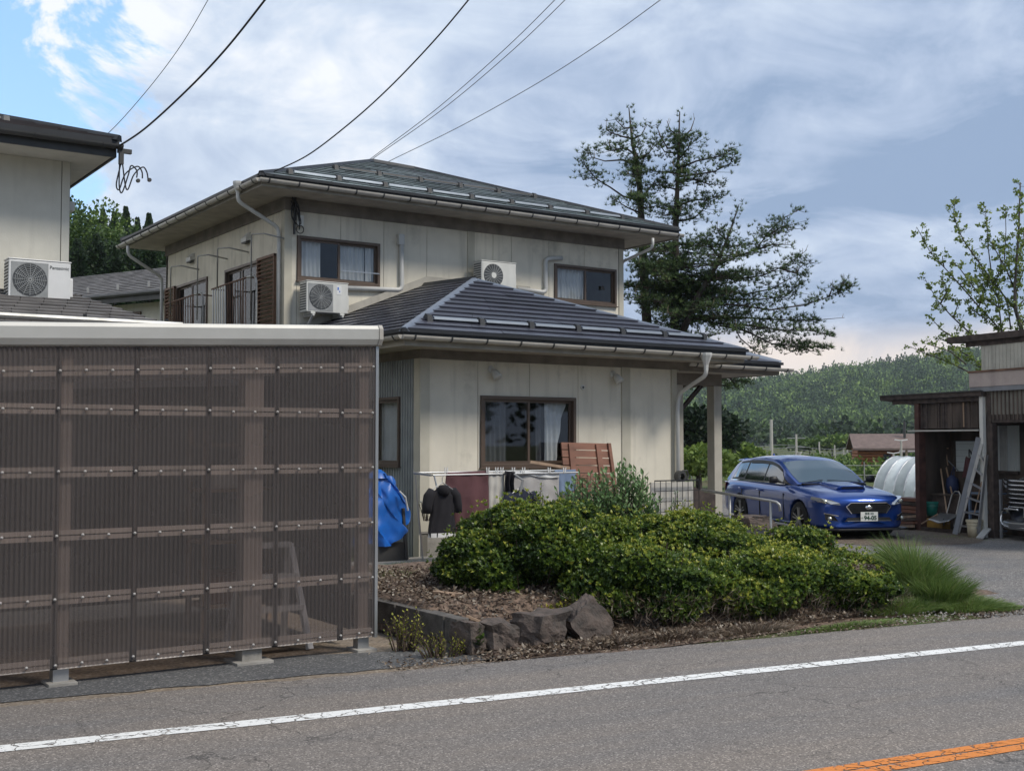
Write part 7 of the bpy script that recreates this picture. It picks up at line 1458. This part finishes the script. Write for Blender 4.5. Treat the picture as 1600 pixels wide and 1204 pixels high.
t_ = thing('bag', 'dark blue bag hanging under the shed window', 'bag', GL+ux*gl(1488, 750, .7).x+uy*.7, GA, local=True); mb = MB(); mb.lathe([(.001, .7), (.09, .73), (.13, .88), (.11, 1.05), (.03, 1.12)], n=16); mb.build('body', DBLUE, t_, smooth=True); mb = MB(); mb.tube([(-.05, 0, 1.1), (0, .05, 1.3), (.05, 0, 1.1)], .01, 6); mb.build('strap', DBLUE, t_)
t_ = thing('workbench', 'dark cabinet below the shed window', 'cabinet', GL+ux*.35+uy*.55, GA, local=True); mb = MB(); mb.box((-.45, -.2, 0), (.45, .25, .72)); mb.build('body', WOODD, t_); mb = MB(); mb.box((-.5, -.23, .721), (.5, .28, .75)); mb.build('top', PLYW, t_)
t_ = thing('wash_basin', 'blue steel rack low behind the ladder', 'rack', GL+ux*1.45+uy*.35, GA, local=True)
for z in (.1, .45, .8): mb = MB(); mb.box((-.28, -.2, z), (.28, .2, z+.03)); mb.build('shelf', SKYB, t_)
for x in (-.27, .27): mb = MB(); mb.box((x-.02, -.2, 0), (x+.02, -.16, 1.0)); mb.build('upright', SKYB, t_)
def f(t_):
    for k, (px, py, h_) in enumerate(((1447, 690, .5), (1456, 694, .42), (1478, 700, .35))):
        p = P2(px, py, .76); mb = MB(); mb.tube([p, p+Vector((.03*(k-1), -.01, -h_*.5)), p+Vector((.05*(k-1), .0, -h_))], .012, 5); mb.tube([p+Vector((-.07, 0, 0)), p+Vector((.07, 0, 0))], .014, 5); mb.build('tool', (PIPE, RUST, WOODP)[k], t_)
gthing('hanging_tools', 'row of rusty hand tools hanging on the inner back boards of the tool shed', 'tools', None, f)
def f(t_):
    for k in range(3): p, q = P2(1446+k*5, 815, .65), P2(1452+k*3, 735-k*9, .74); mb = MB(); mb.bar(p, q, .07-.015*k, .02); mb.build('board', (PLYW, WOODP, WOODD)[k], t_)
gthing('leaning_boards', 'narrow boards leaning in the back left corner of the tool shed', 'boards', None, f)
def f(t_):
    p = P2(1466, 812, .55); mb = MB(); mb.lathe([(.001, .0), (.11, .0), (.13, .2), (.11, .38), (.001, .38)], (p.x, .55, .0), 16); mb.build('drum', CLIP, t_, smooth=True)
    mb = MB(); mb.tube([(p.x+.13*math.cos(a), .55+.13*math.sin(a), .42+.01*a) for a in [i*.5 for i in range(30)]], .013, 6); mb.build('hose', GREENP, t_)
gthing('hose_drum', 'dark drum with green hose coiled on top at the back of the tool shed', 'drum', None, f)
def f(t_):
    p = P2(1513, 712, .7); mb = MB(); mb.grid(lambda u, v: (p.x+(u-.5)*(.16+.22*v), .7+.02*math.sin(u*12), p.z-.02-.42*v+.02*math.sin(u*7)), 14, 10); o = mb.build('cloth', MAR, t_, smooth=True); mb = MB(); mb.tube([(p.x, 0.72, p.z+.12), (p.x+.02, .7, p.z-.02)], .012, 6); mb.tube([(p.x, 0.72, p.z+.12), (p.x+.12, .7, p.z+.02), (p.x+.13, .7, p.z-.1)], .02, 6); mb.build('hook', CLIP, t_)
gthing('hanging_rags', 'maroon rag and dark gloves hanging before the shed window', 'rag', None, f)
t_ = thing('leaning_board', 'pale timber board and split firewood between blue car and red shed post', 'timber', GL+ux*(-.60)+uy*(-.05), GA, local=True)
for k in range(4): mb = MB(); mb.bar((-.3, .1*k, .04+.06*k), (.5, .12*k-.1, .10+.07*k), .12, .05); mb.build('board', (WOODP, WOODR, PLYW, WOODP)[k], t_)
t_ = thing('wood_stack', 'stack of brown boards and twigs left of the red shed post', 'wood stack', GL+ux*(-.75)+uy*.5, GA, local=True)
for k in range(8): mb = MB(); mb.box((-.5+random.uniform(-.05, .05), -.2, .08*k), (.55+random.uniform(-.05, .05), .2, .08*k+.065)); mb.build('board', WOODR if k % 3 else PLYW, t_)
t_ = thing('ramp_plate', 'small pale grooved ramp plate leaning at the foot of the white post', 'ramp', GL, GA, local=True)
p, q = P2(1541, 823, -.02), P2(1568, 844, -.5); mb = MB(); w2 = Vector((.10, .0, .0)); mb.prism([(1.80, -.06, .17), (1.98, -.06, .17), (2.16, -.42, .01), (1.98, -.42, .01)], (0, 0, .02)); mb.build('plate', ALU, t_)
for k in range(5): a = k/5+.05; mb = MB(); mb.bar(Vector((1.80, -.06, .195)).lerp(Vector((1.98, -.06, .195)), a), Vector((1.98, -.42, .035)).lerp(Vector((2.16, -.42, .035)), a), .012, .012); mb.build('rib', PVC, t_)
# garage with upper storey
GW = M('garage_board', (.43, .42, .37), .8, var=.1, streak=.2); PINK = M('fascia_pink', (.40, .335, .31), .6, var=.08, streak=.15)
GB = thing('garage', 'two storey garage with pink fascia and vertical pale boards at the right edge', 'garage', GL, GA, local=True)
x = 1.74
while x < 6.5:
    mb = MB(); mb.box((x, .0, 3.0), (x+.085, .03, 3.62)); mb.build('wall_board', GW, GB); x += .092
mb = MB(); mb.box((1.74, .031, 2.3), (6.5, .12, 3.62)); mb.box((1.74, .12, 2.75), (1.82, 5, 3.62)); mb.build('wall', JOINT, GB)
mb = MB(); mb.box((1.46, -.05, 2.83), (6.5, -.01, 3.10)); mb.box((1.46, -.01, 2.83), (1.50, .0, 3.10)); mb.build('canopy_fascia', PINK, GB)
mb = MB(); mb.box((1.44, -.07, 3.10), (6.5, .0, 3.135)); mb.build('canopy_top', RUST, GB); mb = MB(); mb.box((1.46, -.04, 2.74), (6.5, .02, 2.83)); mb.build('canopy_soffit', CABLEG, GB)
mb = MB(); mb.hexa([(.93, -.1, 3.70), (6.8, -.1, 3.66), (6.8, 5.5, 3.9), (.93, 5.5, 3.9), (.93, -.1, 3.82), (6.8, -.1, 3.78), (6.8, 5.5, 4.02), (.93, 5.5, 4.02)]); mb.build('roof', WOODD, GB); mb = MB(); mb.box((1.35, -.02, 3.60), (6.5, .0, 3.70)); mb.build('eave_beam', WOODD, GB)
a, b_ = G0, G1
mb = MB(); mb.box((2.05, 5.1, -.1), (6.5, 5.2, 2.8)); mb.build('back_wall', PLYW, GB); mb = MB(); mb.box((a.x-.02, .94, b_.z-.02), (b_.x+.02, .95, a.z+.02)); gp_ = mb.build('window_pane', PANEW, GB)
mb = MB(); mb.box((a.x, .80, b_.z-.05), (b_.x, .845, b_.z)); mb.box((a.x-.04, .80, b_.z-.05), (a.x, .845, a.z+.04)); mb.build('window_frame', WOODD, GB)
for x in (a.x+.12, a.x+.4): mb = MB(); mb.grid(lambda u, v: (x+.2*u, .90+.012*math.sin(u*20), b_.z+(a.z-b_.z)*v), 16, 2); mb.build('window_sheet', PANEW if x > a.x+.3 else VWS, gp_, smooth=True)
mb = MB(); mb.box((1.93, .04, 2.15), (6.5, .08, 2.75)); mb.build('header', WOODD, GB)
x = 1.98
while x < 3.2: mb = MB(); mb.box((x, .02, 2.2), (x+.03, .04, 2.74)); mb.build('header_batten', PLYW, GB); x += .10
mb = MB(); mb.box((1.935, .0, -.05), (1.99, .12, 2.14)); mb.build('post', WOODD, GB); mb = MB(); mb.box((2.02, .1, -.0), (2.06, .14, 1.1)); mb.build('downpipe', CABLEG, GB)
mb = MB(); mb.box((1.8, -.1, -.06), (6.5, 5.1, .004)); mb.build('floor_slab', CONC, GB); mb = MB(); mb.box((6.5, 0, -.1), (6.6, 5.2, 3.6)); mb.box((1.8, 5.201, 2.55), (6.5, 5.25, 3.9)); mb.build('side_wall', GW, GB)
sv = GL+ux*2.98+uy*2.30; car('black car with chrome grille bars poking out of the garage at the right edge', (sv.x, sv.y, -.165), GA-R(90), PBLK, 1.40, True)

# ------------------------------------------------------------------ far field: tunnels, cabin, poles
VINYL = glass('vinyl', (.80, .84, .84), rough=.35); VW = M('vinyl_white', (.60, .65, .66), .4, var=.08)
VG = M('vinyl_grey', (.36, .40, .41), .4, var=.08)
t_ = thing('greenhouse_tunnel', 'low white vinyl greenhouse tunnel left of the tool shed', 'greenhouse', at(1430, 750, 39).xy.to_3d())
ga, gb = at(1405, 700, 41), at(1437, 700, 32); d = (RT*.60-FW*.80); d.z = 0; d.normalize(); sxx = Vector((-d.y, d.x, 0)); base = at(1402, 700, 41); base.z = -.35
for k in range(15):
    c_ = base+d*(k*.40); r0 = 1.4; pts = [c_+sxx*r0*math.cos(a)+Vector((0, 0, 1.45*math.sin(a))) for a in [i*math.pi/14 for i in range(15)]]; mb = MB(); mb.tube(pts, .03, 6); mb.build('hoop', ALU, t_)
    if k < 14:
        mb = MB()
        def fn(u, v, c_=c_): a = math.pi*u; q = c_+d*(.40*v)+sxx*(r0+.01)*math.cos(a)+Vector((0, 0, (1.46-.10*math.sin(v*math.pi))*math.sin(a))); return q
        mb.grid(fn, 20, 4); mb.build('vinyl_sheet', VW if k % 2 else VG, t_, smooth=True)
def hut(lb, px, ptop, t, w_, dp, h, rh, wm, rm, ang):
    c_ = at(px, 700, t); c_.z = -.4; t_ = thing('cabin', lb, 'cabin', c_, ang, local=True)
    for k in range(int(h/.2)): mb = MB(); mb.tube([(-w_/2, -dp/2, .1+k*.2), (w_/2, -dp/2, .1+k*.2)], .1, 8); mb.tube([(-w_/2, -dp/2, .1+k*.2), (-w_/2, dp/2, .1+k*.2)], .1, 8); mb.build('log', wm, t_)
    mb = MB(); mb.box((-w_/2+.05, -dp/2+.05, 0), (w_/2-.05, dp/2, h)); mb.prism([(-w_/2, -dp/2, h), (-w_/2, dp/2, h), (-w_/2, 0, h+rh)], (w_, 0, 0)); mb.build('wall', wm, t_)
    mb = MB()
    for s in (-1, 1): mb.hexa([(-w_/2-.4, s*(dp/2+.4), h-.15), (w_/2+3, s*(dp/2+.4), h-.15), (w_/2+3, 0, h+rh), (-w_/2-.4, 0, h+rh), (-w_/2-.4, s*(dp/2+.4), h-.02), (w_/2+3, s*(dp/2+.4), h-.02), (w_/2+3, 0, h+rh+.13), (-w_/2-.4, 0, h+rh+.13)])
    mb.build('roof', rm, t_); mb = MB(); mb.box((w_*.1, -dp/2-.12, .3), (w_*.3, -dp/2-.02, h*.75)); mb.build('window', INNER, t_)
    mb = MB(); mb.tube([(w_/2+.5, -.5, h), (w_/2+.5, -.5, h+rh+.9)], .08, 8); mb.build('chimney', CLIP, t_)
    for x in (w_/2+.4, w_/2+2.6): mb = MB(); mb.box((x-.06, -dp/2-.3, 0), (x+.06, -dp/2-.18, h)); mb.build('post', WOODP, t_)
hut('small orange log cabin with brown roof beyond the blue car bonnet', 1368, 712, 75, 2.4, 2.8, 1.6, .75, M('log_orange', (.28, .10, .035), .7, var=.15), M('roof_brown', (.16, .115, .10), .7), -YAW-.15)
t_ = thing('far_barn', 'long grey brown roofed building behind the orange cabin', 'barn', at(1402, 700, 95).xy.to_3d()-Vector((0, 0, .5)), -YAW, local=True)
mb = MB(); mb.box((-3.5, -1.5, 0), (3.5, 1.5, 1.3)); mb.build('wall', PLYW, t_); mb = MB(); mb.hexa([(-3.8, -2, 1.2), (3.8, -2, 1.2), (3.8, 0, 1.85), (-3.8, 0, 1.85), (-3.8, -2, 1.3), (3.8, -2, 1.3), (3.8, 0, 1.95), (-3.8, 0, 1.95)]); mb.build('roof', M('roof_grey', (.20, .17, .17), .6), t_)
def pole(px, ytop, t, arms, lb, lamp=False, r_=.13):
    top = at(px, ytop, t); b_ = Vector((top.x, top.y, -.5)); t_ = thing('street_lamp' if lamp else 'utility_pole', lb, 'street lamp' if lamp else 'utility pole', b_)
    mb = MB(); mb.tube([b_, top], [r_*1.3, r_], 8); mb.build('pole', GUTTER, t_)
    for k in range(arms): z = top.z-.4-k*.9; mb = MB(); mb.bar(Vector((top.x, top.y, z))-RT*.9, Vector((top.x, top.y, z))+RT*.9, .10, .10); mb.build('crossarm', PIPE, t_)
    if arms and not lamp: mb = MB(); mb.lathe([(.001, -.4), (.22, -.4), (.22, .4), (.001, .4)], Vector((top.x, top.y, top.z-2.2))+RT*.35, 10); mb.build('transformer', GUTTER, t_)
    if lamp: 
        for s in (-1, 1): mb = MB(); mb.bar(top, top+RT*.32*s+Vector((0, 0, .05)), .06, .05); mb.build('lamp_head', WHITE, t_)
for a in ((1205, 655, 85, 0, 'tallest bare utility pole rising behind the roof of the blue car'), (1244, 678, 120, 2, 'utility pole with transformer second from the left behind the car'), (1280, 690, 120, 0, 'thin pole above the middle of the car windscreen'), (1304, 695, 130, 0, 'thin pole right of the windscreen middle'), (1318, 702, 130, 1, 'short utility pole left of the close pair'), (1324, 700, 125, 0, 'short utility pole right of the close pair')): pole(*a, r_=.07 if a[0] > 1250 else .10)
pole(1408, 688, 60, 0, 'twin headed street lamp beside the tool shed roof', True, .05); pole(1396, 708, 62, 0, 'small pale field lamp above the orange cabin', True, .05)
t_ = thing('far_tarp', 'small blue tarp heap in front of the orange cabin', 'tarp', at(1375, 738, 60).xy.to_3d()-Vector((0, 0, .35))); mb = MB(); mb.grid(lambda u, v: at(1364+24*u, 742-6*math.sin(u*3.14)*math.sin(v*3.14)-.0, 60+v*1.2), 14, 6); mb.build('sheet', BLUETARP, t_, smooth=True)
# far power lines between the poles
for k, (ya, yb_) in enumerate(((700, 699), (704, 704), (708, 707), (696, 692), (712, 711))):
    a, b_ = at(1060, ya, 118), at(1520, yb_, 126); pts = [a.lerp(b_, u)+Vector((0, 0, -.5*math.sin(u*math.pi*3)**2)) for u in [i/40 for i in range(41)]]; mb = MB(); mb.tube(pts, .022, 4); o = mb.build('power_line', CABLEG); tag(o, 'far power line over the fields, %s of five' % ['third from the top', 'second from the bottom', 'lowest but for one wire', 'topmost', 'lowest'][k], 'power line', 'far power lines')
# field fence and net frame
t_ = thing('field_fence', 'thin wire fence with posts at the field edge beyond the blue car', 'fence', at(1380, 750, 48).xy.to_3d())
for k in range(9): p = at(1080+k*45, 700, 50); mb = MB(); mb.tube([(p.x, p.y, -.4), (p.x, p.y, .75)], .03, 6); mb.build('post', PIPE, t_)
for z in (.2, .6): a, b_ = at(1080, 700, 50), at(1440, 700, 50); mb = MB(); mb.tube([(a.x, a.y, z), (b_.x, b_.y, z)], .012, 4); mb.build('wire', PIPE, t_)

# ------------------------------------------------------------------ overhead wires
def wire(lb, pts, ts, r_, sag=0., mat=CABLE):
    """pts photo points from the attachment outwards, ts distances"""
    P = [at(x, y, t) for (x, y), t in zip(pts, ts)]; out = []
    n = 60
    for i in range(n+1):
        u = i/n*(len(P)-1); k = min(int(u), len(P)-2); v = u-k; p0 = P[max(k-1, 0)]; p1 = P[k]; p2 = P[k+1]; p3 = P[min(k+2, len(P)-1)]
        out.append(.5*((2*p1)+(p2-p0)*v+(2*p0-5*p1+4*p2-p3)*v*v+(3*p1-p0-3*p2+p3)*v**3))
    mb = MB(); mb.tube(out, r_, 6); o = mb.build('overhead_wire', mat, smooth=True); tag(o, lb, 'overhead wire')
wire('thick black cable sagging to the neighbouring eave bracket', [(178, 233), (225, 202), (290, 143), (350, 80), (414, 0), (520, -140)], [16.5, 15.9, 15.0, 14.1, 13.0, 11.5], .013)
wire('leftmost thin grey wire rising from behind the neighbouring roof', [(100, 262), (165, 212), (225, 147), (280, 75), (325, 0), (390, -120)], [24, 23, 22, 21, 20, 19], .007, mat=CABLEG)
wire('thick black cable running to the near corner of the upper roof', [(428, 268), (480, 243), (540, 198), (600, 145), (668, 75), (732, 0), (840, -140)], [19.9, 19.2, 18.4, 17.6, 16.7, 15.8, 14.5], .011)
wire('left wire of the close pair rising from the roof peak', [(560, 265), (578, 249), (680, 172), (780, 85), (867, 0), (990, -130)], [33, 32, 30, 28, 26, 24], .0095, mat=CABLEG)
wire('right wire of the close pair rising from the roof peak', [(562, 268), (580, 250), (690, 172), (795, 84), (883, 0), (1010, -130)], [33, 32, 30, 28, 26, 24], .0095, mat=CABLEG)
wire('rightmost thin wire crossing the sky above the roof', [(590, 262), (612, 250), (720, 197), (840, 130), (940, 66), (1032, 0), (1180, -110)], [34, 33, 31, 29, 27, 25, 23], .0095, mat=CABLEG)

mb = MB(); n = len(mb.v); mb.poly([base+sxx*1.24*math.cos(a)+Vector((0, 0, 1.44*math.sin(a))) for a in [i*math.pi/16 for i in range(17)]]); o = mb.build('end_sheet', VW, bpy.data.objects['greenhouse_tunnel'])

# ------------------------------------------------------------------ the air over the valley
hz = MB(); hz.box((-1200, -60, -3), (1650, 1150, 88)); vm = bpy.data.materials.new('haze'); vm.use_nodes = True; N = vm.node_tree.nodes; N.clear()
vp = N.new('ShaderNodeVolumePrincipled'); vp.inputs['Color'].default_value = (.80, .88, 1, 1); vp.inputs['Density'].default_value = .00020; vo = N.new('ShaderNodeOutputMaterial'); vm.node_tree.links.new(vp.outputs[0], vo.inputs['Volume'])
o = hz.build('haze', vm, kind='stuff'); tag(o, 'thin bluish haze filling the air of the valley', 'haze', kind='stuff')
